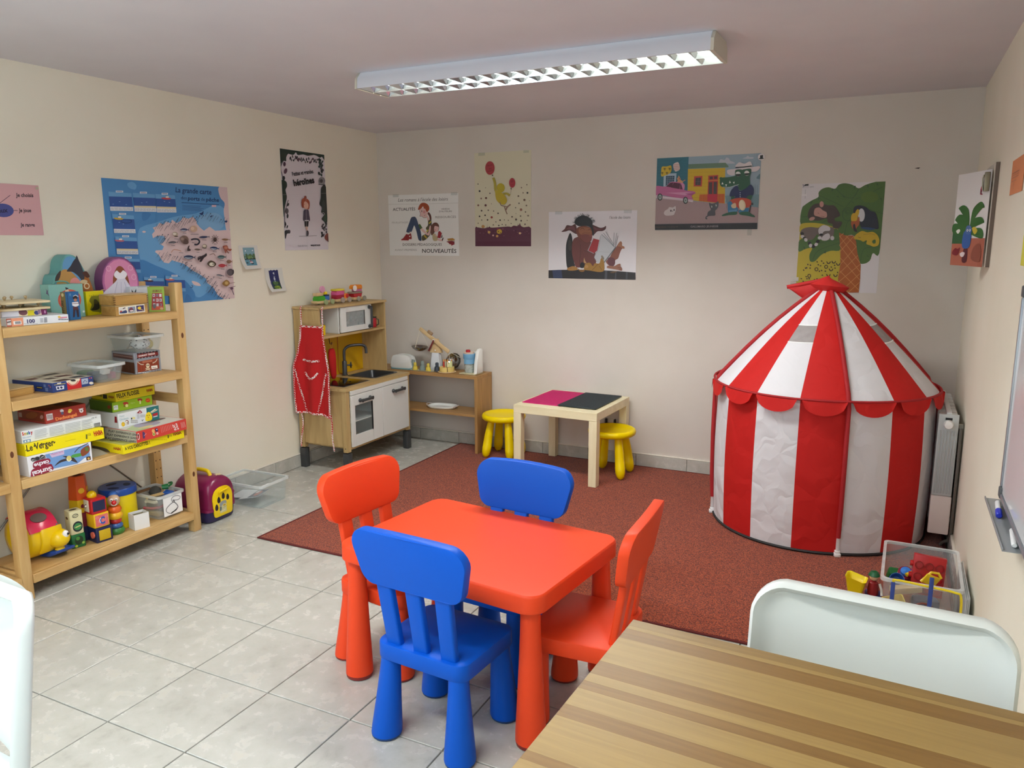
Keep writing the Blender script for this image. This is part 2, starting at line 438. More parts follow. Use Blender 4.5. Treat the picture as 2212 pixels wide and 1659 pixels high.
MB(rug_material()).box(rx0+.012, rx1-.012, ry0+.012, ry1-.012, .0005, rh, bevel=.002, seg=1).obj('pile', rug)
eb = MB(M('#5e1c1a', .9, bump=.6, bscale=500))
eb.box(rx0, rx1, ry0, ry0+.012, .0005, rh+.0006, bevel=.003).box(rx0, rx1, ry1-.012, ry1, .0005, rh+.0006, bevel=.003).box(rx0, rx0+.012, ry0+.0121, ry1-.0121, .0005, rh+.0006, bevel=.003).box(rx1-.012, rx1, ry0+.0121, ry1-.0121, .0005, rh+.0006, bevel=.003)
eb.obj('binding', rug, 'dark red edge binding')
RZ = rh+.0008                                                      # height on which things on the rug stand

# --- ceiling luminaires ----------------------------------------------------------
white_metal = M('#d8d9e2', .4, bump=.03)
alu = M('#dfe3e6', .16, metal=1.0)
tube_e = emit('fluorescent_tube', (.985, 1.0, .965), LAMP_POWER)
def luminaire(loc, label):
    L, D, Hh = 1.61, .25, .072
    t = thing('ceiling_lamp', label, 'lamp', loc, 0, 'louvred ceiling lamps')     # origin at the ceiling, centre
    b = MB(white_metal)
    # housing: sloped side skirts and a top tray
    for s in (-1, 1):
        pr = [(s*D/2, -Hh), (s*(D/2-.006), -Hh), (s*(D/2-.012), -.03), (s*(D/2-.035), -.004), (s*(D/2-.03), 0), (s*(D/2-.004), -.028)]
        b.loft([[(x, y, z) for y, z in pr] for x in (-L/2+.012, L/2-.012)])
    b.box(-L/2+.012, L/2-.012, -D/2+.03, D/2-.03, -.004, 0)
    b.obj('housing', t)
    for s in (-1, 1):
        e = MB(M('#cfcabb', .45)); x0 = s*L/2; x1 = x0-s*.0115
        out = [(-D/2-.002, -Hh-.002), (D/2+.002, -Hh-.002), (D/2-.002, -.03), (D/2-.03, -.001), (-D/2+.03, -.001), (-D/2+.002, -.03)]
        e.loft([[(x0, y, z) for y, z in out], [(x1, y, z) for y, z in out]]); e.obj('end_cap', t, 'cream plastic end cap')
    # mirror reflectors: one trough per tube
    for c in (-.059, .059):
        r = MB(alu); n = 10
        r.grid(lambda u, v, c=c: (-L/2+.014+u*(L-.028), c+.054*cos(pi*(1-v)), -.052+.04*sin(pi*v)), 1, n); r.obj('reflector', t)
        MB(tube_e).tube([(-L/2+.03, c, -.034), (L/2-.03, c, -.034)], .013, 14).obj('fluorescent_tube', t, 'glowing white fluorescent tube')
    # louvre: centre spine and cross blades of wedge section
    sp = MB(alu); sp.loft([[(x, y, z) for y, z in ((-.0045, -.05), (0, -Hh), (.0045, -.05))] for x in (-L/2+.013, L/2-.013)]); sp.obj('louvre_spine', t, smooth=False)
    for s in (-1, 1):
        q = MB(alu); q.loft([[(x, s*y, z) for y, z in ((.113, -.05), (.118, -Hh), (.118, -.05))] for x in (-L/2+.013, L/2-.013)]); q.obj('louvre_rail', t, smooth=False)
    n = 20; first = None
    for i in range(n+1):
        x = -L/2+.013+.004+i*(L-.034)/n
        for s in (-1, 1):
            if first is None:
                q = MB(alu)
                q.loft([[(-.011, y, -.05), (0, y, -Hh+.001), (.011, y, -.05)] for y in (.0045, .113)])
                o = q.obj('louvre_blade', t, smooth=False); first = o.data
            else:
                o = bpy.data.objects.new('louvre_blade', first); COL.objects.link(o); o.parent = t
            o.location = (x, 0, 0); o.rotation_euler = (0, 0, 0 if s > 0 else pi)
    return t
luminaire((1.942, -1.603, H-.0005), 'long white louvred fluorescent lamp on the ceiling above the children\'s table')
luminaire((1.942, -4.25, H-.0005), 'long white louvred ceiling lamp behind the viewer, outside the picture')
# ================================================================ FURNITURE
def plastic(h, r=.45): return M(h, r, bump=.1, bscale=900, spec=.22)
RED, BLUE, YEL = plastic('#df4520'), plastic('#0050ba'), plastic('#f2d400', .3)
FOOT_R, FOOT_B = M('#7e201a', .6, bump=.1), M('#12386e', .6, bump=.1)

# --- children's table ----------------------------------------------------------
kt = thing('childrens_table', 'low red plastic children\'s table with rounded corners and cone legs', 'table', (2.2413, -2.6138, 0), -.1144)
b = MB(RED); z1 = .48
o = rrect(.77, .55, .055, 8)
def inset(d): return rrect(.77-2*d, .55-2*d, .055-d if d < .05 else .006, 8)
rings = [[(x, y, z) for x, y in inset(d)] for d, z in ((.004, .425), (.002, .424), (0, .427), (.0005, .471), (.0025, .4765), (.006, .4795), (.012, .48))]
rings = [[(x, y, .455) for x, y in inset(.03)], [(x, y, .425) for x, y in inset(.012)]] + rings[1:]
b.loft(rings); b.obj('table_top', kt, angle=34)
def cone_leg(b, x0, y0, zt, x1, y1, r0, r1, foot, zb=.0):
    d = Vector((x1-x0, y1-y0, 0)); rings = []; n = 20
    for t, r in ((0, r0), (.25, r0*.86+r1*.14), (.6, r0*.45+r1*.55), (.9, r1*.985), (.965, r1)):
        z = zt+(zb-zt)*t; rings.append([(x0+d.x*t+r*cos(2*pi*k/n), y0+d.y*t+r*sin(2*pi*k/n), z) for k in range(n)])
    b.loft(rings)
    b.use(foot); rings = []
    for t, r in ((.9655, r1*.985), (.99, r1*.95), (1, r1*.82)):
        z = zt+(zb-zt)*t; rings.append([(x0+d.x*t+r*cos(2*pi*k/n), y0+d.y*t+r*sin(2*pi*k/n), z) for k in range(n)])
    b.loft(rings)
for sx in (-1, 1):
    for sy in (-1, 1):
        b = MB(RED); cone_leg(b, sx*.335, sy*.225, .456, sx*.34, sy*.23, .028, .046, FOOT_R); b.obj('leg', kt)
# --- children's chairs -----------------------------------------------------------
def kid_chair(loc, rz, label, red):
    m, fm = (RED, FOOT_R) if red else (BLUE, FOOT_B)
    t = thing('childrens_chair', label, 'chair', loc, rz, 'plastic chairs round the red table')   # faces +y
    b = MB(m)
    def seat(d, y=0): # a little wider at the front
        return [(x*(1+.10*(yy+.14)), yy) for x, yy in rrect(.315-2*d, .285-2*d, max(.04-d, .004), 6)]
    b.loft([[(x, y, z) for x, y in seat(d)] for d, z in ((.03, .285), (.012, .252), (.002, .25), (0, .254), (.0005, .292), (.0025, .2975), (.007, .30))])
    # the raised rim of the seat front
    b.obj('seat', t, angle=34)
    for sx in (-1, 1):
        for sy in (-1, 1):
            q = MB(m); cone_leg(q, sx*.118, sy*.108, .284, sx*.132, sy*.125-.004, .028, .046, fm); q.obj('leg', t)
    # three slats leaning back
    for k in (-1, 0, 1):
        q = MB(m); rings = []
        for tt in (0, .5, 1):
            z = .2985+tt*.222; y = -.116-.036*tt; x = k*(.096+.006*tt); w, d = .028+.001*tt, .016
            rings.append([(x+px, y+py, z) for px, py in rrect(2*w*.92, d*1.5, .007, 3)])
        q.loft(rings); q.obj('back_slat', t)
    # back panel: wider at the top, all corners round, top edge softly arched
    P = smooth_outline([(-.166, .492), (.166, .492), (.205, .658), (-.205, .658)], (.045, .045, .048, .048), arch=.010)
    q = MB(m); n = len(P); rings = []
    def lay(s, off, dy): # shrink towards centre by off
        out = []
        for x, z in P:
            cx, cz = x, z-.575; l = math.hypot(cx, cz); k = 1-off/l
            bow = .010*(x/.205)**2
            out.append((x*k, -.158-(z-.52)*.17+dy+bow, .575+cz*k))
        return out
    for off, dy in ((.006, -.0165), (.0015, -.0155), (0, -.012), (0, .012), (.0015, .0155), (.006, .0165)): rings.append(lay(1, off, dy))
    q.loft(rings); q.obj('backrest', t, angle=36)
    return t
def smooth_outline(C4, R, arch=0.0, n=7):
    out = []
    for i in range(4):
        p, a, c = Vector(C4[i]), Vector(C4[i-1]), Vector(C4[(i+1) % 4]); r = R[i]
        u = (a-p).normalized(); v = (c-p).normalized(); th = u.angle(v); d = r/math.tan(th/2)
        cen = p+(u+v).normalized()*(r/sin(th/2)); s, e = p+u*d-cen, p+v*d-cen
        for k in range(n+1):
            q = (s*(1-k/n)+e*(k/n)); q = q.normalized()*r; out.append((cen.x+q.x, cen.y+q.y))
        if arch and i == 2:
            A = Vector(out[-1]); B = Vector((-out[-1][0], out[-1][1]))
            for k in range(1, 6): out.append((A.x+(B.x-A.x)*k/6, A.y))
    if arch:
        w = max(x for x, y in out); out = [(x, y+arch*(1-(x/w)**2)*max(0, (y-.57)/.085)) for x, y in out]
    return out
kid_chair((2.285, -2.905, 0), radians(-4), 'blue plastic children\'s chair in front of the red table, back to the viewer', False)
kid_chair((2.255, -2.485, 0), pi+radians(-4), 'blue plastic children\'s chair at the far side of the red table, on the rug side', False)
kid_chair((1.905, -2.603, 0), -pi/2+radians(-7), 'red plastic children\'s chair at the left end of the red table', True)
kid_chair((2.632, -2.64, 0), pi/2+radians(2), 'red plastic children\'s chair at the right end of the red table, seen edge-on', True)

# --- stools ----------------------------------------------------------------------
def stool(loc, rz, label):
    t = thing('childrens_stool', label, 'stool', loc, rz, 'yellow stools by the building table')
    b = MB(YEL)
    b.lathe([(.0, .276), (.06, .277), (.105, .283), (.122, .292), (.134, .296), (.144, .290), (.149, .278), (.146, .264), (.136, .255), (.118, .252), (.0, .252)], 40, cap=False)
    b.obj('seat', t, angle=60)
    for k in range(4):
        a = pi/4+k*pi/2; ca, sa = cos(a), sin(a); q = MB(YEL); rings = []; n = 18
        prof = [(.254, .086, .022), (.22, .094, .0245), (.15, .108, .028), (.075, .120, .030), (.0735, .1203, .0312), (.04, .125, .030), (.016, .128, .024), (.004, .129, .014), (.0, .129, .006)]
        for z, R_, r in prof: rings.append([(R_*ca+r*cos(2*pi*i/n), R_*sa+r*sin(2*pi*i/n), z) for i in range(n)])
        q.loft(rings); q.obj('leg', t, angle=60)
    return t
stool((1.102, -.185, RZ), 0, 'round yellow plastic stool between the wooden shelf and the small table')
stool((1.897, -.270, RZ), 0, 'round yellow plastic stool half tucked under the right side of the small table')

# --- small birch table with building plates ---------------------------------------
birch = wood('birch_foil', '#e3d6ae', '#efe4c2', axis=0, scale=10, stretch=9, rough=.4)
lt = thing('side_table', 'small square birch-effect table with two building plates on top', 'table', (1.6433, -.2935, RZ), -.0371)
MB(birch).box(-.275, .275, -.275, .275, .40, .45, bevel=.0015, seg=1).obj('table_top', lt)
legw = wood('birch_foil', '#e3d6ae', '#efe4c2', axis=2, scale=10, stretch=9, rough=.4)
for sx in (-1, 1):
    for sy in (-1, 1):
        x, y = sx*.25, sy*.25
        MB(legw).box(x-.025, x+.025, y-.025, y+.025, 0, .3995, bevel=.0012, seg=1).obj('leg', lt)
def stud_plate(name, label, col, quad, zt, grp):
    """thin plate with rows of round studs; quad = footprint centre, size and turn"""
    cx, cy, w, d, rz, nx, ny = quad
    m = M(col, .3)
    t = thing(name, label, 'building plate', (cx, cy, zt), rz, grp)
    MB(m).box(-w/2, w/2, -d/2, d/2, 0, .003, bevel=.0006, seg=1).obj('base', t)
    q = MB(m)
    for i in range(nx):
        for j in range(ny):
            x = -w/2+(i+.5)*w/nx; y = -d/2+(j+.5)*d/ny; r = .0024; k = 6
            q.loft([[(x+r*cos(2*pi*a/k), y+r*sin(2*pi*a/k), z) for a in range(k)] for z in (.003, .0047)])
    q.obj('studs', t, kind='stuff', smooth=False, weld=False)
zt = RZ+.4504
stud_plate('building_plate', 'pink studded building plate lying on the left of the small table', '#c8126e', (1.513, -.265, .25, .44, -.0371, 32, 55), zt, 'building plates on the small table')
stud_plate('building_plate', 'dark grey studded building plate lying right of the pink one', '#25333a', (1.755, -.277, .25, .44, -.0371, 32, 55), zt+.0052, 'building plates on the small table')

# --- corner shelf along the back wall ----------------------------------------------
oak = wood('oak_foil', '#9a7444', '#b48a55', axis=0, scale=12, stretch=10, rough=.45)
oakv = wood('oak_foil', '#9a7444', '#b48a55', axis=2, scale=12, stretch=10, rough=.45)
cs = thing('low_shelf', 'low open oak-effect shelf in the corner right of the play kitchen', 'shelf', (.47, -.125, 0), 0)
cx = -.47
MB(oak).box(cx+.03, cx+.925, -.108, .108, .525, .547, bevel=.001, seg=1).obj('top_board', cs)
MB(oakv).box(cx+.903, cx+.925, -.108, .108, RZ, .5245, bevel=.001, seg=1).obj('side_panel', cs)
MB(oakv).box(cx+.03, cx+.052, -.108, .108, .0005, .5245, bevel=.001, seg=1).obj('side_panel', cs)
MB(oak).box(cx+.0525, cx+.9025, -.105, .108, .262, .28, bevel=.001, seg=1).obj('shelf_board', cs)

# --- big wooden table in front -----------------------------------------------------
bt = thing('table', 'large wooden table top of light and dark strips in the foreground', 'table', (3.009, -3.404, 0), radians(-2.6))
light_w = wood('table_light', '#8f7240', '#9c7e48', axis=0, scale=14, stretch=22, rough=.42)
dark_w = wood('table_dark', '#775628', '#83612f', axis=0, scale=14, stretch=22, rough=.42)
mid_w = wood('table_mid', '#806335', '#8b6d3c', axis=0, scale=14, stretch=22, rough=.42)
TL, TW, TH = .715, 1.12, .74
strips = [(0, .026, mid_w), (.026, .038, light_w), (.038, .075, dark_w), (.075, .166, light_w), (.166, .209, dark_w), (.209, .234, light_w), (.234, .258, dark_w), (.258, .308, light_w), (.308, .341, dark_w), (.341, .435, light_w), (.435, .455, dark_w), (.455, .54, light_w), (.54, .58, dark_w), (.58, .67, light_w), (.67, .71, dark_w), (.71, .80, light_w), (.80, .84, dark_w), (.84, .93, light_w), (.93, TW, mid_w)]
for a, c, m in strips:
    MB(m).box(0, TL, -c+.00015, -a-.00015, TH-.028, TH).obj('strip', bt, smooth=False)
for x in (.03, TL-.075):
    for y in (-.03, -TW+.075):
        MB(mid_w).box(x, x+.045, y-.045, y, 0, TH-.0285, bevel=.002).obj('leg', bt)
MB(mid_w).box(.08, TL-.08, -.062, -.04, TH-.10, TH-.0285).obj('apron_rail', bt)
MB(mid_w).box(.08, TL-.08, -TW+.04, -TW+.062, TH-.10, TH-.0285).obj('apron_rail', bt)

# --- white chairs ------------------------------------------------------------------
white_pl = M('#d8dcd8', .34, bump=.05, bscale=700, spec=.5)
def white_chair(loc, rz, label):
    t = thing('chair', label, 'chair', loc, rz, 'white plastic chairs')       # sitter faces -y, back at y=0
    # back shell: curved plate with rolled rim
    def shell(off, dy, z0=.452, z1=.80):
        w = .44; out = []
        P = rrect(w-2*off, (z1-z0)-2*off, [max(.03-off, .004), max(.055-off, .01), max(.055-off, .01), max(.03-off, .004)], 7, 0, (z0+z1)/2)
        for x, z in P:
            bow = -.055*(x/.22)**2
            out.append((x, dy+bow+.05*max(0, (z-z0)/(z1-z0))**1.3, z))
        return out
    q = MB(white_pl)
    front = [(.020, -.001), (.013, -.014), (.006, -.020), (0, -.012), (0, .010), (.006, .018), (.016, .019)]
    q.loft([shell(o, d) for o, d in front], cap=False)
    # inner faces of the shell as grids, so that the bow stays smooth
    for off, dy in ((.020, -.001), (.016, .019)):
        q2 = shell(off, dy); n = len(q2)
        t2 = bmesh.new(); vs = [t2.verts.new(p) for p in q2]
        # bridge left and right halves row by row
        L = [i for i in range(n) if q2[i][0] < 0]; Rr = [i for i in range(n) if q2[i][0] >= 0]
        L.sort(key=lambda i: q2[i][2]); Rr.sort(key=lambda i: q2[i][2])
        m = 14; prev = None
        for a, c in zip(L, Rr):
            row = [vs[a]]
            for k in range(1, m):
                x = q2[a][0]+(q2[c][0]-q2[a][0])*k/m; z = q2[a][2]
                row.append(t2.verts.new((x, dy-.055*(x/.22)**2+.05*max(0, (z-.452)/.348)**1.3, z)))
            row.append(vs[c])
            if prev:
                for k in range(m):
                    try: t2.faces.new((prev[k], prev[k+1], row[k+1], row[k]))
                    except ValueError: pass
            prev = row
        q.merge(t2)
    q.obj('backrest', t, angle=55)
    s = MB(white_pl)
    s.loft([[(x, y-.24, z-.012*(1-abs(x)/.2)) for x, y in rrect(.42-2*d, .44-2*d, .06-d*.8, 6)] for d, z in ((.02, .425), (.003, .43), (0, .438), (.004, .449), (.015, .451))]); s.obj('seat', t, angle=50)
    for sx in (-1, 1):
        for y0, y1 in ((-.045, .03), (-.42, -.44)):
            l = MB(white_pl); l.tube([(sx*.175, y0, .44), (sx*.195, y1, .002)], [.017, .011], 10); l.obj('leg', t)
    return t
white_chair((3.425, -3.265, 0), radians(-3), 'white plastic chair behind the big wooden table, by the right wall')
white_chair((1.812, -3.93, 0), radians(-2), 'white plastic chair at the left edge of the picture, mostly cut off')
# ================================================================ PLAY KITCHEN
ply = wood('birch_ply', '#b0935f', '#c9ac78', axis=0, scale=9, stretch=7, rough=.5)
plyz = wood('birch_ply', '#b0935f', '#c9ac78', axis=2, scale=9, stretch=7, rough=.5)
plyy = wood('birch_ply', '#b0935f', '#c9ac78', axis=1, scale=9, stretch=7, rough=.5)
wht = M('#dfe0dc', .35, bump=.05); dgrey = M('#3b3d3f', .4, bump=.1); blk = M('#17181a', .12)
Y0, Y1 = -.965, -.262                   # ends along the left wall
pk = thing('play_kitchen', 'wooden play kitchen with white doors standing in the corner', 'play kitchen', (.012, (Y0+Y1)/2, 0))
hy = (Y1-Y0)/2
def KB(name, m, x0, x1, y0, y1, z0, z1, bev=.0012, label=None, parent=None):
    return MB(m).box(x0, x1, y0, y1, z0, z1, bevel=bev, seg=1).obj(name, parent or pk, label)
def kmesh(): return MB()
# legs: wooden post + grey foot extension
for x0 in (.002, .35):
    for s in (-1, 1):
        ya, yb = (-hy, -hy+.036) if s < 0 else (hy-.036, hy)
        p = KB('corner_post', plyz, x0, x0+.036, ya, yb, .135, .525)
        f = MB(dgrey).box(x0-.003, x0+.040, min(ya, yb)-.004, max(ya, yb)+.003, 0, .128, bevel=.003).obj('foot', p, 'dark grey leg extension')
        MB(M('#6b5a3c', .5)).lathe([(.004, 0), (.004, .0015), (0, .0018)], 8, mx=Matrix.Translation((x0+.018, ya-.0001 if s < 0 else yb+.0001, .16)) @ Matrix.Rotation(radians(90 if s < 0 else -90), 4, 'X')).obj('screw', p)
KB('side_panel', plyz, .0385, .3495, -hy+.006, -hy+.018, .165, .525); KB('side_panel', plyz, .0385, .3495, hy-.018, hy-.006, .165, .525)
KB('back_panel', ply, .004, .010, -hy+.037, hy-.037, .165, .525)
KB('bottom_board', plyy, .0105, .386, -hy+.0365, hy-.0365, .148, .164)
# worktop with openings for the sink: built as strips around it
sx0, sx1, sy0, sy1 = .10, .315, .045, .305      # sink opening (x from wall, y relative)
wt = MB(plyy); z0, z1 = .5255, .5455
wt.box(0, .392, -hy-.006, sy0, z0, z1, bevel=.001, seg=1).box(0, .392, sy1, hy+.002, z0, z1, bevel=.001, seg=1).box(0, sx0, sy0, sy1, z0, z1).box(sx1, .392, sy0, sy1, z0, z1)
wt.obj('worktop', pk)
s = MB(M('#2e3134', .35, bump=.08))
def rr3(w, d, r, z): return [(x+(sx0+sx1)/2, y+(sy0+sy1)/2, z) for x, y in rrect(w, d, r, 5)]
w_, d_ = sx1-sx0, sy1-sy0
s.loft([rr3(w_+.024, d_+.024, .03, .5457), rr3(w_+.022, d_+.022, .03, .5485), rr3(w_-.006, d_-.006, .03, .5485), rr3(w_-.03, d_-.03, .03, .50), rr3(w_-.06, d_-.06, .03, .478), rr3(.02, .02, .009, .476)], cap=False); s.obj('sink', pk, 'dark grey sink basin')
# hob
hob = MB(M('#0f0f10', .06, spec=.6)).box(.075, .335, -.30, -.045, .5457, .5495, bevel=.002).obj('hob', pk, 'glossy black hob plate')
MB(M('#46484a', .4)).box(.068, .342, -.307, -.038, .5456, .5475, bevel=.001).obj('hob_frame', hob)
# tap
tp = MB(M('#4b4c4e', .38, metal=.3)); tx, ty = .068, .05
tp.lathe([(.021, .5487), (.021, .552), (.0165, .554), (.0165, .64), (.0125, .646)], 18, c=(tx, ty, 0))
pts = [(tx, ty, .64), (tx, ty, .70), (tx+.004, ty+.004, .725), (tx+.02, ty+.022, .744), (tx+.045, ty+.05, .750), (tx+.075, ty+.085, .750), (tx+.092, ty+.104, .742), (tx+.099, ty+.112, .722), (tx+.100, ty+.113, .69)]
tp.tube(smooth_pts(pts, 4, False), .0098, 12); tap = tp.obj('tap', pk, 'dark grey metal tap')
kn = MB(M('#3a3b3d', .4)); kmx = Matrix.Translation((tx+.022, ty+.028, .615)) @ Matrix.Rotation(radians(52), 4, 'Z') @ Matrix.Rotation(radians(90), 4, 'Y')
kn.lathe([(.006, -.016), (.006, .0), (.011, .003), (.011, .012), (.006, .015)], 12, mx=kmx)
for a in range(4): kn.tube([(0, 0, .008), (.021*cos(a*pi/2), .021*sin(a*pi/2), .008)], [.006, .0045], 8, mx=kmx)
kn.obj('tap_knob', tap)
# front: drawer strip, oven door, cupboard door
KB('front_strip', wht, .388, .400, -hy+.036, hy-.036, .499, .5245)
yc = .012
def framed_door(name, y0, y1, z0, z1, wy0, wy1, wz0, wz1, x0, x1, parent, label):
    q = MB(wht)
    q.box(x0, x1, y0, wy0, z0, z1, bevel=.001, seg=1).box(x0, x1, wy1, y1, z0, z1, bevel=.001, seg=1).box(x0, x1, wy0, wy1, z0, wz0, bevel=.001, seg=1).box(x0, x1, wy0, wy1, wz1, z1, bevel=.001, seg=1)
    return q.obj(name, parent, label)
od = framed_door('oven_door', -hy+.036, yc-.002, .166, .4955, -.282, -.097, .238, .428, .388, .402, pk, 'white oven door with a window')
MB(clear_plastic('oven_pane', '#dfe6e6', .06, .05)).box(.392, .395, -.282, -.097, .238, .428).obj('pane', od, smooth=False)
cd = KB('cupboard_door', wht, .388, .402, yc+.001, hy-.036, .166, .4955, label='plain white cupboard door')
def bar_handle(parent, y, z, L, x):
    q = MB(dgrey)
    for s_ in (-1, 1): q.lathe([(.013, 0), (.013, .006), (.0095, .010), (.0095, .024), (.0125, .026)], 14, mx=Matrix.Translation((x, y+s_*L/2, z)) @ Matrix.Rotation(pi/2, 4, 'Y'))
    q.box(x+.016, x+.029, y-L/2-.008, y+L/2+.008, z-.0085, z+.0085, bevel=.004); q.obj('handle', parent, 'dark grey bar handle')
bar_handle(od, -.18, .455, .105, .4025); bar_handle(cd, .185, .452, .105, .4025)
# inside of the oven
MB(wht).box(.04, .385, -hy+.037, yc-.003, .318, .324).obj('oven_shelf', pk)
MB(wht).box(.04, .385, yc-.0025, yc+.003, .1645, .525).obj('divider', pk)
# upper part
KB('upper_side_panel', plyz, .0, .205, -hy, -hy+.014, .546, 1.028); KB('upper_side_panel', plyz, .0, .205, hy-.014, hy, .546, 1.028)
KB('upper_top_board', plyy, -.001, .212, -hy-.006, hy+.006, 1.0285, 1.044)
KB('upper_shelf_board', plyy, .006, .203, -hy+.0145, hy-.0145, .842, .857)
KB('splash_panel', M('#d8a90c', .45, bump=.05), .0, .005, -hy+.0145, hy-.0145, .5465, .842, label='yellow back panel')
# microwave
my0, my1 = -.755-(Y0+Y1)/2, -.417-(Y0+Y1)/2
KB('microwave_side', wht, .02, .186, my0, my0+.010, .8575, 1.028); KB('microwave_side', wht, .02, .186, my1-.010, my1, .8575, 1.028)
md = framed_door('microwave_door', my0+.012, my1-.001, .862, 1.026, my0+.065, my1-.075, .897, .992, .188, .200, pk, 'white microwave door with a framed window')
MB(clear_plastic('oven_pane', '#c8cfd0', .35, .25)).box(.192, .195, my0+.065, my1-.075, .897, .992).obj('pane', md, smooth=False)
q = MB(dgrey)
for z in (.878, 1.008): q.lathe([(.0125, 0), (.0125, .008), (.009, .010), (.009, .026)], 14, mx=Matrix.Translation((.2005, my1-.030, z)) @ Matrix.Rotation(pi/2, 4, 'Y'))
q.box(.218, .229, my1-.038, my1-.022, .870, 1.016, bevel=.004); q.obj('handle', md, 'dark grey upright bar handle')

# ---------------------------------------------------------------- things on and in it
KX, KY = .012, (Y0+Y1)/2
q = MB(M('#efc700', .4)); q.lathe([(.0, 0), (.022, 0), (.0235, .03), (.0245, .062), (.0225, .062), (.0205, .004), (0, .004)], 20, cap=False)
tag(q.obj('cup', loc=(.135, -.845, .8577)), 'yellow beaker on the upper shelf left of the toy microwave', 'cup')
q = thing('tin', 'red tin with a dark lid right of the toy microwave', 'tin', (.155, -.332, .8577))
MB(M('#b3202c', .4)).lathe([(0, 0), (.026, 0), (.0275, .002), (.0275, .062), (.026, .064), (0, .064)], 22, cap=False).obj('body', q)
MB(M('#32382c', .5)).lathe([(0, .0643), (.0285, .0643), (.0285, .071), (0, .073)], 22, cap=False).obj('lid', q)
mug_h = MB(M('#32382c', .5)).tube([(.0275, .004, .058), (.042, .012, .054), (.043, .012, .02), (.0275, .006, .012)], .004, 8); mug_h.obj('handle', q)
# hanging oven glove on a hook
ho = MB(M('#201a16', .4, metal=.6)); ho.tube(smooth_pts([(0, 0, 0), (0, 0, -.03), (.003, 0, -.05), (.012, 0, -.062), (.020, 0, -.052), (.020, 0, -.044)], 4, False), .0022, 6)
hk = tag(ho.obj('hook', loc=(.10, -.735, .8415)), 'small dark hook under the upper shelf of the play kitchen', 'hook')
gl = thing('oven_glove', 'red oven glove hanging from a hook before the yellow panel', 'oven glove', (.116, -.735, .55))
q = MB(M('#c51716', .85, bump=.5, bscale=220)); rings = []
for z, w, d, ox in ((.205, .010, .008, 0), (.200, .022, .014, 0), (.18, .030, .018, 0), (.13, .033, .02, .002), (.08, .030, .019, .004), (.03, .025, .016, .008), (.008, .018, .012, .010), (.0, .008, .006, .010)):
    rings.append([(d*cos(2*pi*k/14), w*sin(2*pi*k/14)+ox, z) for k in range(14)])
q.loft(rings); q.obj('glove', gl)
q = MB(M('#d8a050', .7)); q.tube(smooth_pts([(0, .004, .205), (.006, .006, .225), (.004, .002, .243), (-.004, -.003, .232), (0, -.003, .205)], 4, False), .002, 6); q.obj('loop', gl, 'tan hanging loop')
# red cord down the yellow panel
q = MB(M('#a8180f', .6)); q.tube(smooth_pts([(0, 0, .285), (0, 0, .15), (.002, -.006, .06), (.004, -.004, .02), (.010, .012, .004), (.02, .03, .0035)], 5, False), .0018, 6)
tag(q.obj('cord', loc=(.022, -.555, .5462)), 'thin red cord hanging before the yellow panel left of the tap', 'cord')
# things behind the oven window
bw = thing('baking_tin', 'grey toy baking tin behind the oven window on the upper grid', 'baking tin', (.255, -.84, .3245))
MB(M('#b9b0ab', .45)).loft([rect3 for rect3 in [[(x, y, z) for x, y in rrect(w, d, .008, 3)] for w, d, z in ((.11, .08, 0), (.16, .13, .075), (.154, .124, .075), (.104, .074, .004))]], cap=False).obj('body', bw)
pl = MB(M('#8f231b', .5)).lathe([(0, 0), (.04, 0), (.055, .015), (.05, .017), (.036, .005), (0, .005)], 20, cap=False)
tag(pl.obj('bowl', loc=(.25, -.88, .1645)), 'dark red toy bowl in the bottom of the oven', 'bowl')
pl = MB(M('#e8dfa8', .5)).ball((0, 0, .012), .02, 14, sz=(1, 1.3, .6))
tag(pl.obj('toy_food', loc=(.33, -.868, .1646)), 'cream toy food lying before the bowl in the oven', 'toy food')
pl = MB(M('#b8b6ae', .3)).lathe([(0, 0), (.03, 0), (.045, .012), (.042, .014), (.028, .004), (0, .004)], 20, cap=False)
tag(pl.obj('saucer', loc=(.30, -.765, .1646)), 'pale saucer in the bottom right of the oven', 'saucer')

# apron hanging on the kitchen's side (the free side faces -y)
red_cloth = M('#c01318', .85, bump=.35, bscale=260)
gm = bpy.data.materials.new('gingham_tape'); gm.use_nodes = True; nt = gm.node_tree; p_ = nt.nodes['Principled BSDF']
tc = nt.nodes.new('ShaderNodeTexCoord'); mp = nt.nodes.new('ShaderNodeMapping'); mp.inputs['Rotation'].default_value = (.6, .5, .78); mp.inputs['Scale'].default_value = (95, 95, 95)
ck = nt.nodes.new('ShaderNodeTexChecker'); ck.inputs[1].default_value = lin('#c8222a'); ck.inputs[2].default_value = lin('#f0e8e6'); ck.inputs['Scale'].default_value = 1.0
nt.links.new(tc.outputs['Object'], mp.inputs[0]); nt.links.new(mp.outputs[0], ck.inputs[0]); nt.links.new(ck.outputs[0], p_.inputs['Base Color']); p_.inputs['Roughness'].default_value = .9
ap = thing('apron', 'red child\'s apron with gingham edging hung over the side of the play kitchen', 'apron', (.012, Y0-.012, 0))
def edge(z):       # left and right x of the cloth at height z (from the wall)
    L = [(.925, .075), (.85, .068), (.75, .045), (.67, .015), (.60, .018), (.45, .022), (.385, .026)]
    R_ = [(.925, .248), (.85, .252), (.75, .272), (.67, .290), (.60, .292), (.45, .292), (.375, .288)]
    def ip(T_, z):
        for (a, u), (c, v) in zip(T_, T_[1:]):
            if z >= c: return u+(v-u)*(a-z)/(a-c)
        return T_[-1][1]
    return ip(L, z), ip(R_, z)
def fold(x, z):
    k = min(1, max(0, (.93-z)/.4))
    return -.010-.011*k*(sin(x*46+.6)+.55*sin(x*27+2.0))-.010*k
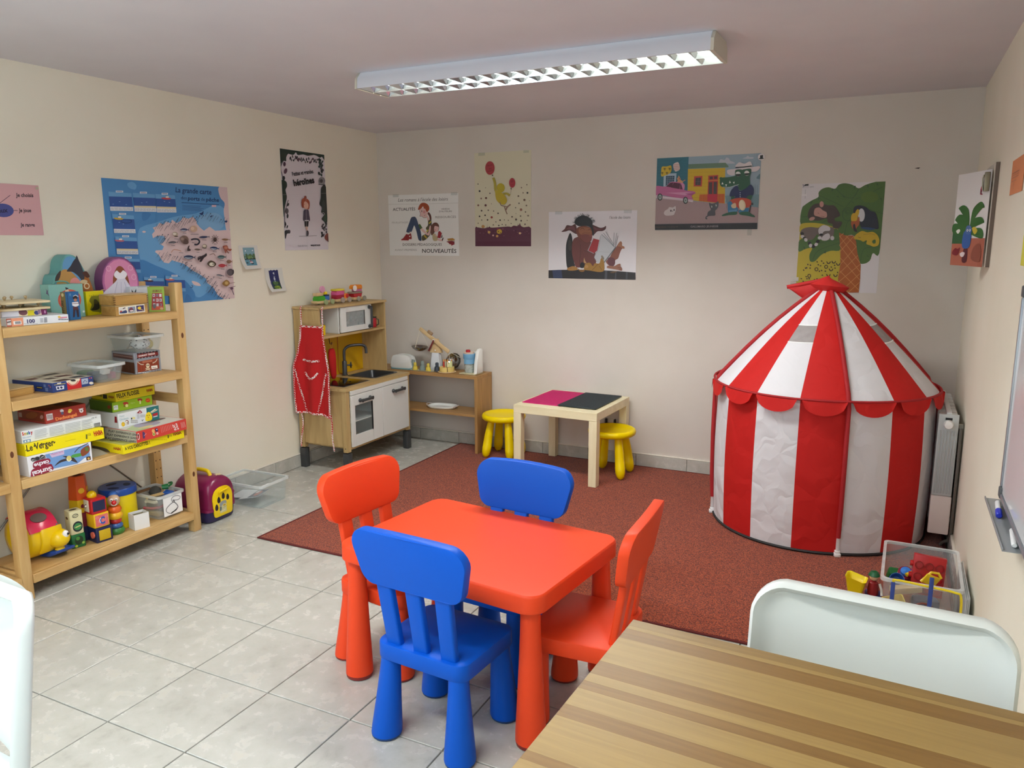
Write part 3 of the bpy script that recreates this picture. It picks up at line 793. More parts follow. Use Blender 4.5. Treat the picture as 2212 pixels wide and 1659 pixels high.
def cloth(u, v, off=0):
    z = .925-.55*v; a, c = edge(z); x = a+(c-a)*u; z2 = z-(.016*v*(u > .72)*(u-.72)/.28)
    return (x, fold(x, z)+off, z2)
q = MB(red_cloth); q.grid(lambda u, v: cloth(u, v), 28, 36); q.grid(lambda u, v: cloth(1-u, v, .0022), 28, 36); q.obj('cloth', ap, angle=80, weld=False)
def tape(f, n=40, w=.011, name='edging', nrm=(0, -1, 0)):
    P = [Vector(f(i/n)) for i in range(n+1)]; q = MB(gm); A, B_, A2, B2 = [], [], [], []
    for i in range(n+1):
        d = (P[min(i+1, n)]-P[max(i-1, 0)]).normalized(); s_ = d.cross(Vector(nrm)).normalized()*w/2; o_ = Vector((0, -.0025, 0))
        A.append(P[i]+s_+o_); B_.append(P[i]-s_+o_); A2.append(P[i]+s_); B2.append(P[i]-s_)
    for i in range(n): q.loft([[A[i], B_[i], B2[i], A2[i]], [A[i+1], B_[i+1], B2[i+1], A2[i+1]]], cap=False)
    q.obj(name, ap, 'red and white gingham edging', smooth=False)
tape(lambda t: cloth(0, t)); tape(lambda t: cloth(1, t)); tape(lambda t: cloth(t, 1)); tape(lambda t: cloth(t, 0))
def on(x, z): return (x, fold(x, z)-.003, z)
tape(lambda t: on(.082+.135*t, .715-.006*sin(t*pi)), 20, .012)                       # pocket top
tape(lambda t: on(.090+.115*t, .635-.04*sin(t*pi)+.004*t), 20, .012)                 # pocket bottom
tape(lambda t: on(.028+.06*t, .655-.27*t), 30, .011); tape(lambda t: on(.270-.075*t, .64-.25*t), 30, .011)
tape(lambda t: (.078, -.004, .925+.128*t) if t < .95 else (.078, .01, 1.052), 20, .009, 'neck_strap'); tape(lambda t: (.246, -.004, .925+.128*t) if t < .95 else (.246, .01, 1.052), 20, .009, 'neck_strap')
tape(lambda t: (.078+.168*t, .006, 1.0525+.002*sin(pi*t)), 16, .009, 'neck_strap', nrm=(0, 0, 1))
tape(lambda t: (.045+.012*sin(t*5), -.012, .385-.24*t), 24, .009, 'tie_string'); tape(lambda t: (.285+.014*t+.004*sin(t*7), -.014, .378-.235*t), 24, .009, 'tie_string')

# wooden train on top
TZ = 1.0445
natural = wood('beech', '#c8a878', '#dcc094', axis=1, scale=20, stretch=4)
pt = lambda h: M(h, .45, bump=.08)
def wheel(parent, x, y, r, col):
    for s_ in (-1, 1):
        q = MB(M(col, .5)); q.lathe([(0, 0), (r*.9, 0), (r, .002), (r, .008), (r*.9, .010), (0, .010)], 18, mx=Matrix.Translation((s_*x, y, r)) @ Matrix.Rotation(s_*pi/2, 4, 'Y'), cap=False); q.obj('wheel', parent)
tr = 'wooden toy train on top of the play kitchen'
t1 = thing('train_wagon', 'green and blue wooden train engine with a pink disc, leading the toy train', 'toy train', (.105, -.785, TZ), 0, tr)
MB(natural).box(-.024, .024, -.085, .065, .012, .028, bevel=.002).obj('chassis', t1)
MB(pt('#3f9a26')).loft([[(x, y, z) for x, z in [(-.022, .0285), (.022, .0285), (.022, .045), (.012, .058), (-.012, .058), (-.022, .045)]] for y in (-.07, .0)]).obj('boiler_block', t1)
MB(pt('#3a6fb8')).box(-.022, .022, .0005, .04, .0285, .055, bevel=.002).obj('blue_block', t1)
MB(pt('#141d4a')).box(-.022, .022, .0005, .04, .0555, .064, bevel=.002).obj('navy_block', t1)
MB(pt('#e8cc20')).box(-.012, .012, .01, .033, .0645, .082, bevel=.002).obj('yellow_block', t1)
MB(natural).box(-.018, .018, -.075, -.025, .0585, .078, bevel=.002).obj('wood_block', t1)
MB(pt('#d795b4')).lathe([(0, -.007), (.020, -.007), (.022, -.004), (.022, .004), (.020, .007), (0, .007)], 22, mx=Matrix.Translation((0, -.002, .0865+.012)) @ Matrix.Rotation(pi/2, 4, 'Y'), cap=False).obj('pink_disc', t1)
MB(natural).box(-.006, .006, -.016, .002, .0585, .0785, bevel=.001).obj('peg', t1)
for y in (-.005, .058): wheel(t1, .025, y-.0, .018, '#9aa77a')
t2 = thing('train_wagon', 'pink and red wooden train wagon with a yellow roof, middle of the train', 'toy train', (.105, -.605, TZ), 0, tr)
MB(natural).box(-.024, .024, -.075, .07, .012, .028, bevel=.002).obj('chassis', t2)
MB(pt('#a51f3a')).box(-.022, .022, -.07, .012, .0285, .054, bevel=.002).obj('red_block', t2)
MB(pt('#d0558a')).loft([[(x, y, z) for y, z in [(-.07, .0545), (.012, .0545), (.012, .076), (.004, .080), (-.062, .080), (-.07, .072)]] for x in (-.022, .022)]).obj('pink_block', t2)
MB(pt('#dcc640')).box(-.024, .024, -.072, .014, .0805, .094, bevel=.003).obj('roof_block', t2)
MB(pt('#ef8a2a')).box(-.020, .020, .0125, .056, .0285, .06, bevel=.002).obj('orange_block', t2)
MB(pt('#c2262c')).lathe([(0, -.001), (.013, -.001), (.013, .003), (0, .003)], 18, mx=Matrix.Translation((.0212, .042, .045)) @ Matrix.Rotation(pi/2, 4, 'Y'), cap=False).obj('red_disc', t2)
MB(natural).box(-.012, .012, .016, .036, .0605, .082, bevel=.002).obj('chimney', t2)
for y in (-.015, .055): wheel(t2, .025, y, .019, '#a8988c')
t3 = thing('train_wagon', 'red and orange wooden train wagon with a white disc, last of the train', 'toy train', (.105, -.44, TZ), 0, tr)
MB(natural).box(-.024, .024, -.055, .05, .012, .028, bevel=.002).obj('chassis', t3)
MB(pt('#b8262e')).loft([[(x, y, z) for y, z in [(-.045, .0285), (.03, .0285), (.04, .052), (-.055, .052)]] for x in (-.022, .022)]).obj('red_block', t3)
MB(pt('#8f7f6e')).box(-.022, .022, -.065, .045, .0525, .064, bevel=.003).obj('grey_block', t3)
MB(pt('#c07090')).box(-.021, .021, -.02, .042, .0645, .082, bevel=.003).obj('pink_block', t3)
MB(pt('#e2841a')).loft([[(x, y, z) for y, z in [(-.045, .0825), (.045, .0825), (.045, .102), (.035, .110), (-.03, .110), (-.045, .10)]] for x in (-.02, .02)]).obj('orange_block', t3)
MB(pt('#efe6e2')).lathe([(0, 0), (.019, 0), (.020, .002), (.019, .005), (0, .005)], 20, mx=Matrix.Translation((.0215, -.04, .089)) @ Matrix.Rotation(pi/2, 4, 'Y'), cap=False).obj('white_disc', t3)
for y in (-.01, .055): wheel(t3, .025, y, .017, '#9b9484')

# ---------------------------------------------------------------- things on the low corner shelf
CZ = .5475
t = thing('toaster', 'white wooden toy toaster with a blue base on the low corner shelf', 'toaster', (.29, -.165, CZ), radians(2))
MB(M('#6f9aa2', .45)).box(-.083, .083, -.038, .038, 0, .010, bevel=.003).obj('base', t, 'grey-blue base')
for y0, y1 in ((-.036, -.014), (.014, .036)):
    P = smooth_pts([(-.078, .0105), (.078, .0105), (.079, .05), (.072, .088), (.045, .102), (0, .104), (-.045, .102), (-.072, .088), (-.079, .05)], 4)
    MB(M('#e2e3df', .4)).prism(P, y0, y1, bevel=.003, mx=Matrix(((1, 0, 0, 0), (0, 0, 1, 0), (0, 1, 0, 0), (0, 0, 0, 1)))).obj('side_panel', t)
MB(M('#b31a22', .4)).box(-.098, -.079, -.009, .009, .035, .05, bevel=.003).obj('lever', t, 'red lever')
MB(M('#9a9c98', .5)).box(-.068, .068, -.0135, .0135, .0105, .07).obj('slot', t)
# kitchen scale
t = thing('balance_scale', 'wooden balance scale with metal pans on the low corner shelf', 'scale', (.535, -.115, CZ), radians(2))
MB(M('#d8dce2', .4)).loft([[(x, y, z) for x, y in rrect(w, d, .004, 3)] for w, d, z in ((.078, .05, 0), (.056, .036, .125))]).obj('post', t, 'white tapered post')
MB(wood('beech', '#c8a878', '#dcc094', axis=2, scale=20, stretch=4)).loft([[(x, y, z) for x, y in rrect(w, .03, .003, 2)] for w, z in ((.092, .1255), (.088, .14), (.05, .20), (.026, .222))]).obj('head', t)
bm_ = Matrix.Translation((0, -.024, .215)) @ Matrix.Rotation(radians(34), 4, 'Y')
MB(wood('beech', '#c8a878', '#dcc094', axis=0, scale=20, stretch=4)).box(-.14, .14, -.006, .006, -.014, .014, bevel=.005, mx=bm_).obj('beam', t)
MB(M('#a08464', .5)).box(-.075, -.035, -.008, .008, .0145, .034, bevel=.002, mx=bm_).obj('slider', t)
MB(M('#d9d4cc', .3)).lathe([(0, 0), (.009, 0), (.009, .006), (0, .008)], 14, mx=Matrix.Translation((0, -.031, .215)) @ Matrix.Rotation(pi/2, 4, 'X'), cap=False).obj('bolt', t)
MB(M('#6f2420', .5)).box(-.006, .006, -.004, .004, -.085, .006, bevel=.003, mx=Matrix.Translation((0, -.036, .212)) @ Matrix.Rotation(radians(28), 4, 'Y')).obj('pointer', t, 'dark red pointer')
MB(M('#e6dfd2', .4)).lathe([(0, 0), (.006, 0), (.006, .002), (0, .003)], 12, mx=Matrix.Translation((0, -.0155, .142)) @ Matrix.Rotation(pi/2, 4, 'X'), cap=False).obj('dot', t)
steel = M('#9a9590', .18, metal=1.0)
def pan(x, z, tilt, hx, hz, y=-.03):
    q = MB(steel); mx = Matrix.Translation((x, y, z)) @ Matrix.Rotation(tilt, 4, 'Y' if abs(tilt) < .3 else 'X')
    q.lathe([(.0, -.03), (.028, -.028), (.05, -.014), (.06, 0), (.0585, .001), (.048, -.012), (.026, -.0255), (0, -.0275)], 26, mx=mx, cap=False); o = q.obj('pan', t, 'round metal pan')
    for k in range(3):
        a = k*2*pi/3+.5; e = mx @ Vector((.059*cos(a), .059*sin(a), 0)); MB(M('#d8cdb8', .8)).tube([e, (hx, -.024, hz)], .0013, 5).obj('string', o)
pan(-.115, .165, .08, -.113, .289); pan(.118, .066, radians(68), .113, .142, .030)
# tray with shakers
t = thing('tray', 'long pale oval tray under the little shakers', 'tray', (.475, -.19, CZ)); 
MB(M('#c8c2a8', .5)).loft([[(x, y, z) for x, y in rrect(w, d, d/2-.001, 8)] for w, d, z in ((.20, .05, 0), (.215, .058, .006), (.211, .054, .006), (.196, .046, .002))], cap=True).obj('dish', t)
def shaker(x, y, h, col, label, two=False):
    q = thing('shaker', label, 'shaker', (x, y, CZ+.0025), 0, 'small shakers on the tray'); k = h/.05
    MB(M(col, .5)).lathe([(0, 0), (.0165*k, 0), (.017*k, .004*k), (.013*k, .027*k), (.0, .0275*k)], 16, cap=False).obj('body', q)
    MB(M(col, .5)).lathe([(0, .0277*k), (.009*k, .0277*k), (.010*k, .044*k), (.007*k, .05*k), (0, .0505*k)], 16, cap=False).obj('cap', q)
shaker(.405, -.190, .054, '#d9c24a', 'yellow shaker on the pale tray, the one nearer the toaster')
shaker(.515, -.192, .054, '#d9c24a', 'yellow shaker in front of the white scale post')
shaker(.378, -.172, .068, '#7d8a86', 'tall grey-green shaker right beside the toaster')
shaker(.455, -.174, .066, '#7d8a86', 'tall grey-green shaker between the two yellow ones')
shaker(.578, -.178, .062, '#3c4450', 'dark slate shaker between the scale and the toy cake')
# toy cake
t = thing('toy_cake', 'round cream toy cake with candles on a wooden plate', 'toy cake', (.652, -.168, CZ))
MB(wood('beech', '#c8a878', '#dcc094', axis=0, scale=20, stretch=4)).lathe([(0, 0), (.058, 0), (.064, .004), (.062, .008), (0, .008)], 30, cap=False).obj('plate', t)
for k in range(6):
    a0 = k*pi/3+.13; P = [(.008*cos(a0+pi/6), .008*sin(a0+pi/6))]+[(.052*cos(a0+i*(pi/3-.10)/6), .052*sin(a0+i*(pi/3-.10)/6)) for i in range(7)]
    MB(M('#e3c878', .5)).prism(P, .0085, .038, bevel=.002).obj('slice', t)
for x, y, c, h in ((-.012, -.02, '#c0392b', .05), (.014, -.012, '#e6dcb0', .05), (.034, .008, '#e2dfa0', .048), (-.02, .018, '#d8d0b0', .045)):
    c_ = MB(M(c, .5)).lathe([(0, 0), (.0055, 0), (.0055, h-.012), (0, h-.012)], 10, c=(x, y, .0385), cap=False).obj('candle', t)
    MB(M('#e2963c', .5)).lathe([(0, h-.0118), (.005, h-.009), (.0035, h+.001), (0, h+.008)], 10, c=(x, y, .0385), cap=False).obj('flame', c_, 'orange wooden flame')
MB(M('#d9dca0', .5)).prism([(-.02, 0), (-.012, .02), (0, .04), (.014, .044), (.016, 0)], -.004, .004, bevel=.001, mx=Matrix.Translation((.03, -.006, .0385)) @ Matrix.Rotation(pi/2, 4, 'X')).obj('fruit_slice', t, 'pale green slice')
# coffee machine
t = thing('coffee_machine', 'white and blue toy coffee machine at the right end of the low corner shelf', 'coffee machine', (.842, -.145, CZ), radians(-4))
MB(M('#c9bf9c', .5)).box(-.075, .055, -.055, .05, 0, .008, bevel=.004).obj('base_board', t)
P = [(-.045, 0), (.045, 0), (.045, .14), (.042, .155), (.02, .162), (-.0, .158), (-.03, .09), (-.045, .01)]
P = [(-.042, 0), (.042, 0), (.042, .158), (.03, .166), (.008, .165), (-.012, .150), (-.03, .08)]
MB(M('#e4e4e0', .4)).prism([(y, z) for y, z in P], -.012, .012, bevel=.004, mx=Matrix(((0, 0, 1, .048), (1, 0, 0, 0), (0, 1, 0, .0085), (0, 0, 0, 1)))).obj('side_panel', t)
MB(M('#e4e4e0', .4)).box(-.055, .034, .028, .045, .0085, .150, bevel=.003).obj('back_panel', t)
MB(M('#d9c2ae', .5)).lathe([(0, .140), (.036, .140), (.036, .150), (0, .150)], 22, c=(-.02, -.008, 0), cap=False).obj('top_disc', t)
MB(M('#74a8cc', .45)).lathe([(0, .104), (.040, .104), (.042, .108), (.042, .138), (.040, .1395), (0, .1395)], 26, c=(-.02, -.008, 0), cap=False).obj('brew_head', t, 'blue round brew head')
MB(M('#74a8cc', .45)).loft([[(-.02+r*cos(a), -.008+r*sin(a), z) for r, a in [(.040, radians(d)) for d in range(-120, 61, 15)]+[(.030, radians(d)) for d in range(60, -121, -15)]] for z in (.072, .1035)]).obj('jug_collar', t, 'blue collar of the jug')
MB(clear_plastic('jug_plastic', '#e8eee8', .3)).lathe([(0, .009), (.030, .009), (.033, .03), (.033, .071), (.031, .071), (.031, .03), (.028, .011), (0, .011)], 22, c=(-.02, -.008, 0), cap=False).obj('jug', t, 'see-through jug')
MB(M('#a8161f', .4)).lathe([(0, .1503), (.016, .1503), (.016, .163), (.013, .166), (0, .166)], 18, c=(-.024, -.014, 0), cap=False).obj('button', t, 'red button')
MB(M('#a8161f', .4))
# plate-like white tray on the lower board
t = thing('serving_tray', 'white oval tray with handles on the lower board of the corner shelf', 'tray', (.585, -.125, .2805), radians(3))
MB(M('#dcdcd8', .4)).loft([[(x, y, z) for x, y in rrect(w, d, d/2-.002, 8)] for w, d, z in ((.19, .12, 0), (.215, .145, .012), (.215, .145, .018), (.207, .137, .018), (.186, .116, .004))], cap=True).obj('dish', t)
for s_ in (-1, 1): MB(M('#b8aba4', .5)).tube(smooth_pts([(s_*.10, -.035, .016), (s_*.118, -.02, .022), (s_*.122, 0, .024), (s_*.118, .02, .022), (s_*.10, .035, .016)], 4, False), .004, 8).obj('handle', t)
# sockets with a plug under the small table
t = thing('wall_socket', 'white double wall socket with dark plugs behind the yellow stool', 'socket', (1.80, -.001, .275))
MB(M('#cfc8ba', .5)).box(-.055, .055, -.010, 0, -.022, .022, bevel=.002).obj('plate', t)
for x, w in ((-.028, .006), (.032, .005)): MB(M('#2a2220', .5)).box(x-w, x+w, -.035, -.0105, -.02, .024, bevel=.002).obj('plug', t)
# ================================================================ PLAY TENT
def tent_cloth(name, col, wr):
    m = bpy.data.materials.new(name); m.use_nodes = True; nt = m.node_tree; p = nt.nodes['Principled BSDF']
    p.inputs['Base Color'].default_value = lin(col); p.inputs['Roughness'].default_value = .7; p.inputs['Specular IOR Level'].default_value = .3
    tc = nt.nodes.new('ShaderNodeTexCoord'); oi = nt.nodes.new('ShaderNodeObjectInfo')
    mu = nt.nodes.new('ShaderNodeMath'); mu.operation = 'MULTIPLY'; mu.inputs[1].default_value = 43; nt.links.new(oi.outputs['Random'], mu.inputs[0])
    ad = nt.nodes.new('ShaderNodeVectorMath'); nt.links.new(tc.outputs['Object'], ad.inputs[0]); nt.links.new(mu.outputs[0], ad.inputs[1])
    v = nt.nodes.new('ShaderNodeTexVoronoi'); v.feature = 'DISTANCE_TO_EDGE'; v.inputs['Scale'].default_value = 5.5
    n0 = nt.nodes.new('ShaderNodeTexNoise'); n0.inputs['Scale'].default_value = 6; n0.inputs['Detail'].default_value = 2
    nt.links.new(ad.outputs[0], n0.inputs['Vector'])
    a2 = nt.nodes.new('ShaderNodeVectorMath'); nt.links.new(ad.outputs[0], a2.inputs[0]); sc = nt.nodes.new('ShaderNodeVectorMath'); sc.operation = 'SCALE'; sc.inputs['Scale'].default_value = .25
    nt.links.new(n0.outputs['Color'], sc.inputs[0]); nt.links.new(sc.outputs[0], a2.inputs[1]); nt.links.new(a2.outputs[0], v.inputs['Vector'])
    w = nt.nodes.new('ShaderNodeTexNoise'); w.inputs['Scale'].default_value = 900; nt.links.new(tc.outputs['Object'], w.inputs['Vector'])
    mx = nt.nodes.new('ShaderNodeMath'); mx.operation = 'MULTIPLY_ADD'; mx.inputs[1].default_value = .02; nt.links.new(w.outputs['Fac'], mx.inputs[0]); nt.links.new(v.outputs['Distance'], mx.inputs[2])
    bp = nt.nodes.new('ShaderNodeBump'); bp.inputs['Strength'].default_value = wr; bp.inputs['Distance'].default_value = .018
    nt.links.new(mx.outputs[0], bp.inputs['Height']); nt.links.new(bp.outputs[0], p.inputs['Normal'])
    tl = nt.nodes.new('ShaderNodeBsdfTranslucent'); tl.inputs[0].default_value = lin(col); ms = nt.nodes.new('ShaderNodeMixShader'); ms.inputs[0].default_value = .12
    nt.links.new(p.outputs[0], ms.inputs[1]); nt.links.new(tl.outputs[0], ms.inputs[2]); nt.links.new(ms.outputs[0], nt.nodes['Material Output'].inputs[0])
    return m
t_white = tent_cloth('tent_white', '#e4e2e6', .8); t_red = tent_cloth('tent_red', '#c91f1c', .45)
t_pipe = M('#a3151c', .75, bump=.3, bscale=400)
TCX, TCY, TR, TE, TA = 3.108, -.548, .512, .735, 1.215
tent = thing('play_tent', 'red and white striped circus play tent with pointed roof in the right corner', 'tent', (TCX, TCY, RZ))
TE -= RZ; TA -= RZ
POLE = [radians(a) for a in (197, 287, 377, 467)]
def trad(a, z):
    k = (a-POLE[0]) % (pi/2)/(pi/2); bulge = .012*sin(pi*k)+.010*sin(pi*z/TE)
    return TR-.004+bulge
def wall_stripe(i, m):
    a0 = POLE[0]+i*pi/8; n = 10; q = MB(m); ph = random.uniform(0, 6)
    def f(u, v, off=0):
        a = a0+u*pi/8; z = .012+v*(TE-.012)
        r = trad(a, z)+off+.003*sin(9*v+ph+5*u)*sin(pi*v)*sin(pi*u); return (r*cos(a), r*sin(a), z)
    q.grid(f, n, 14); q.obj('wall_stripe', tent, angle=180)
def roof_stripe(i, m, window):
    a0 = POLE[0]+i*pi/8; q = MB(m); mesh = MB(clear_plastic('net_window', '#b9b2b2', .62, .6))
    def f(u, v):
        a = a0+u*pi/8; k = (a-POLE[0]) % (pi/2)/(pi/2)
        r = (TR+.006)*(1-v)+.03*v+.012*sin(pi*k)*(1-v); z = TE+(TA-TE)*v+.030*sin(pi*v)*(1-.4*sin(pi*k))
        return (r*cos(a), r*sin(a), z)
    cuts = (0, .44, .60, 1) if window else (0, 1)
    for j in range(len(cuts)-1):
        v0, v1 = cuts[j], cuts[j+1]; tgt = mesh if (window and j == 1) else q
        tgt.grid(lambda u, v: f(u, v0+(v1-v0)*v), 6, 10)
    o = q.obj('roof_stripe', tent, angle=180)
    if window:
        mesh.obj('net_window', o, 'grey see-through net window')
        h = MB(M('#f2f2f2', .6))
        for v0 in (.44, .60): h.tube([[*f(u/6, v0)] for u in range(7)], .0035, 6)
        h.obj('hem', o)
    else: mesh.bm.free()
for i in range(16):
    m = t_white if i % 2 == 0 else t_red
    wall_stripe(i, m); roof_stripe(i, m, i in (2, 6, 10, 14))
    # scallop hanging at the eave
    q = MB(t_red); a0 = POLE[0]+(i+.06)*pi/8; wid = pi/8*.9
    def sc(u, v, off=0):
        a = a0+u*wid; hgt = .064*math.sqrt(max(0, 1-(2*u-1)**2))+.004; r = TR+.018+.012*v+.012*sin(pi*((a-POLE[0]) % (pi/2))/(pi/2)); return (r*cos(a), r*sin(a), TE+.004-hgt*v)
    q.grid(sc, 12, 4); q.obj('scallop', tent, angle=180)
e = MB(t_pipe)
e.tube([((TR+.016+.012*sin(pi*((a-POLE[0]) % (pi/2))/(pi/2)))*cos(a), (TR+.016+.012*sin(pi*((a-POLE[0]) % (pi/2))/(pi/2)))*sin(a), TE+.003) for a in [POLE[0]+k*pi/40 for k in range(80)]], .006, 6, closed=True); e.obj('eave_piping', tent)
e = MB(M('#1c1a1c', .7)); e.tube([((trad(a, 0)+.002)*cos(a), (trad(a, 0)+.002)*sin(a), .008) for a in [POLE[0]+k*pi/40 for k in range(80)]], .007, 6, closed=True); e.obj('bottom_hem', tent, 'black hem tape')
for a in POLE:
    c_, s_ = cos(a), sin(a); P = [(.03, TA+.004)]+[((TR+.012)*(1-v)+.03*v, TE+(TA-TE)*v+.030*sin(pi*v)+.006) for v in (.9, .75, .6, .45, .3, .15, .05)]+[(TR+.016, TE-.03), (TR+.018, TE*.6), (TR+.014, TE*.3), (TR+.006, .09)]
    q = MB(t_pipe); q.tube([(r*c_, r*s_, z) for r, z in P], .0105, 10); q.obj('pole_sleeve', tent, 'dark red pole sleeve')
    q = MB(clear_plastic('pole_plastic', '#f4f4f4', .5, .2)); q.tube([((TR+.006)*c_, (TR+.006)*s_, z) for z in (.018, .09)], .008, 10); o = q.obj('pole_end', tent, 'clear plastic pole end')
    q = MB(M('#ececec', .4)); q.box(-.016, .016, -.014, .014, 0, .016, bevel=.003, mx=Matrix.Translation(((TR+.004)*c_, (TR+.004)*s_, 0)) @ Matrix.Rotation(a, 4, 'Z')); q.box(-.011, .011, -.011, .011, .0161, .028, bevel=.002, mx=Matrix.Translation(((TR+.004)*c_, (TR+.004)*s_, 0)) @ Matrix.Rotation(a, 4, 'Z')); q.obj('foot', tent, 'white plastic foot')
# cap on the apex with its tilted flag
q = MB(M('#c8201e', .7, bump=.3, bscale=300)); n = 24
q.loft([[(r*cos(2*pi*k/n)*(1+.12*cos(4*pi*k/n)), r*sin(2*pi*k/n), z+.010*cos(2*pi*k/n+2.4)) for k in range(n)] for r, z in ((.045, TA-.030), (.072, TA-.012), (.086, TA+.004), (.060, TA+.020), (.030, TA+.036), (.004, TA+.046))]); q.obj('cap', tent, 'red fabric cap on the apex', angle=60)
fx = MB(M('#b81a1c', .7, bump=.3, bscale=300))
A0, A1, A2, A3 = Vector((-.02, -.02, TA+.036)), Vector((-.195, -.03, TA-.004)), Vector((-.175, -.03, TA-.018)), Vector((-.095, -.02, TA-.075))
def fl(u, v):
    top = A0.lerp(A1, u); bot = Vector((-.05, -.02, TA-.02)).lerp(A3, min(1, u*1.6)) if u < .62 else A3.lerp(A2, (u-.62)/.38); p_ = top.lerp(bot, v); return (p_.x, p_.y-.012*sin(pi*v), p_.z)
fx.grid(fl, 14, 6); fx.tube([A0, A0.lerp(A1, .5), A1], .010, 10); fx.obj('flag', tent, 'red fabric flap sticking out to the left of the cap', angle=70)

# ================================================================ RADIATOR
rd_m = M('#d5d7d6', .35, bump=.03)
rd = thing('radiator', 'white finned radiator on the right wall behind the play tent', 'radiator', (3.672, -.75, 0))
n = 7; L = .60
for i in range(n):
    y0 = .012+i*L/n
    MB(rd_m).box(-.040, .040, y0, y0+L/n-.016, .115, .655, bevel=.010).obj('fin', rd)
for z in (.15, .62): MB(rd_m).box(-.018, .018, .0, L, z-.02, z+.02, bevel=.006).obj('manifold', rd)
MB(rd_m).box(-.010, .012, -.001, L-.02, .6555, .668, bevel=.003).obj('top_rail', rd)
MB(M('#c3c8c8', .4)).box(-.041, .041, -.010, .008, .275, .66, bevel=.002).obj('end_plate', rd, 'grey-white end plate with ribs')
for i in range(6): MB(M('#b7bdbe', .4)).box(-.033+i*.0125, -.027+i*.0125, -.0135, -.0105, .285, .585, bevel=.001).obj('rib', rd)
MB(M('#e2d6d0', .5)).box(-.043, .043, -.016, .010, .088, .2735, bevel=.006).obj('lower_cover', rd, 'pinkish white lower cover')
q = MB(M('#f2f2ef', .35)); q.lathe([(0, 0), (.020, 0), (.021, .004), (.020, .02), (.016, .028), (0, .030)], 20, mx=Matrix.Translation((0, -.0105, .615)) @ Matrix.Rotation(pi/2, 4, 'X'), cap=False); q.obj('thermostat_knob', rd, 'round white thermostat knob')
MB(M('#15161a', .6)).box(-.014, .014, -.0125, -.0102, .635, .645).obj('knob_slot', rd)
for z in (.15, .60): MB(M('#c9c6be', .5)).box(.0405, .064, .03, .045, z-.01, z+.01).obj('bracket', rd)
q = MB(M('#6a665e', .5)); q.tube([(.052, -.005, .60), (.054, -.005, .45), (.054, -.003, .10), (.05, .03, .05), (.03, .05, .03), (.02, .06, .012)], .007, 8); q.obj('pipe', rd, 'grey water pipe')

# ================================================================ THINGS ON THE RIGHT WALL
wb = thing('whiteboard', 'white marker board with an aluminium frame at the right edge of the picture', 'whiteboard', (3.737, -2.19, 1.02))
MB(M('#e9ecee', .1, spec=.6)).box(-.012, -.001, -.885, -.015, -.285, .285).obj('panel', wb)
alf = M('#aab0ba', .35, metal=.8)
for a in ((-.9, -.886, -.3, .3), (-.014, 0, -.3, .3)): MB(alf).box(-.017, -.001, a[0], a[1], a[2]+.03, a[3]-.03, bevel=.003).obj('frame_rail', wb)
for z0, z1 in ((-.3, -.286), (.286, .3)): MB(alf).box(-.017, -.001, -.87, -.03, z0, z1, bevel=.003).obj('frame_rail', wb)
for y0 in (-.9025, -.0295):
    for z0 in (-.3025, .2705): MB(M('#55585a', .5)).box(-.019, -.001, y0, y0+.032, z0, z0+.032, bevel=.004).obj('corner_piece', wb, 'dark grey corner piece')
tr_ = thing('marker_tray', 'grey metal marker tray fixed under the white board', 'tray', (3.737, -2.375, .70))
MB(M('#9a9ea0', .4, metal=.3)).box(-.046, -.0015, -.225, .215, -.003, 0, bevel=.001).box(-.0475, -.0445, -.225, .215, -.003, .005, bevel=.001).box(-.0045, -.001, -.225, .215, .0003, .016).obj('shelf', tr_)
t = thing('marker', 'white marker pen with a blue cap lying on the grey tray', 'marker pen', (3.711, -2.30, .7078), radians(-4))
ry = Matrix.Rotation(pi/2, 4, 'X')
MB(M('#ececec', .35)).lathe([(0, -.075), (.0075, -.075), (.0078, -.01), (.0075, 0), (0, 0)], 14, mx=ry, cap=False).obj('barrel', t)
MB(M('#2232b8', .35)).lathe([(0, .0005), (.0086, .001), (.0083, .045), (.006, .048), (0, .048)], 14, mx=ry, cap=False).obj('cap', t, 'blue cap')
t = thing('marker', 'white marker pen lying further right on the grey tray, half out of the picture', 'marker pen', (3.722, -2.52, .7078), radians(-4))
MB(M('#ececec', .35)).lathe([(0, -.06), (.0072, -.06), (.0074, .05), (.005, .055), (0, .055)], 14, mx=ry, cap=False).obj('barrel', t)
# picture board and the curled picture hanging by a clip
bd = tag(MB(M('#cfc6b8', .6)).box(3.722, 3.737, -1.06, -.72, 1.335, 1.745, bevel=.002).obj('mounting_board'), 'pale board with a painted shadow line on the right wall behind the curled picture', 'board')
MB(M('#6a5a50', .6)).box(3.7235, 3.737, -1.0635, -1.0605, 1.335, 1.745).obj('edge_shadow', bd, 'painted shadow line')  # dark colour stands in for the shadow line beside the board
cu = thing('curled_picture', 'curled picture of a blue monkey under palm leaves, clipped up on the right wall', 'picture', (3.7, -1.03, 1.335))
CP = smooth_pts([(.015, -.010), (.004, .012), (-.012, .06), (-.035, .13), (-.060, .20), (-.085, .26)], 6, False); CL = [0]
for a, c in zip(CP, CP[1:]): CL.append(CL[-1]+math.hypot(c[0]-a[0], c[1]-a[1]))
def curl(s, v, off=0):       # s distance from the right edge, v height
    for i in range(len(CL)-1):
        if s <= CL[i+1] or i == len(CL)-2:
            t_ = (s-CL[i])/(CL[i+1]-CL[i]); a, c = CP[i], CP[i+1]; d = Vector((c[0]-a[0], c[1]-a[1])).normalized(); nrm = Vector((-d.y, d.x)); p_ = Vector(a).lerp(Vector(c), t_)+nrm*(off); return (p_.x, p_.y, v)
LT = CL[-1]
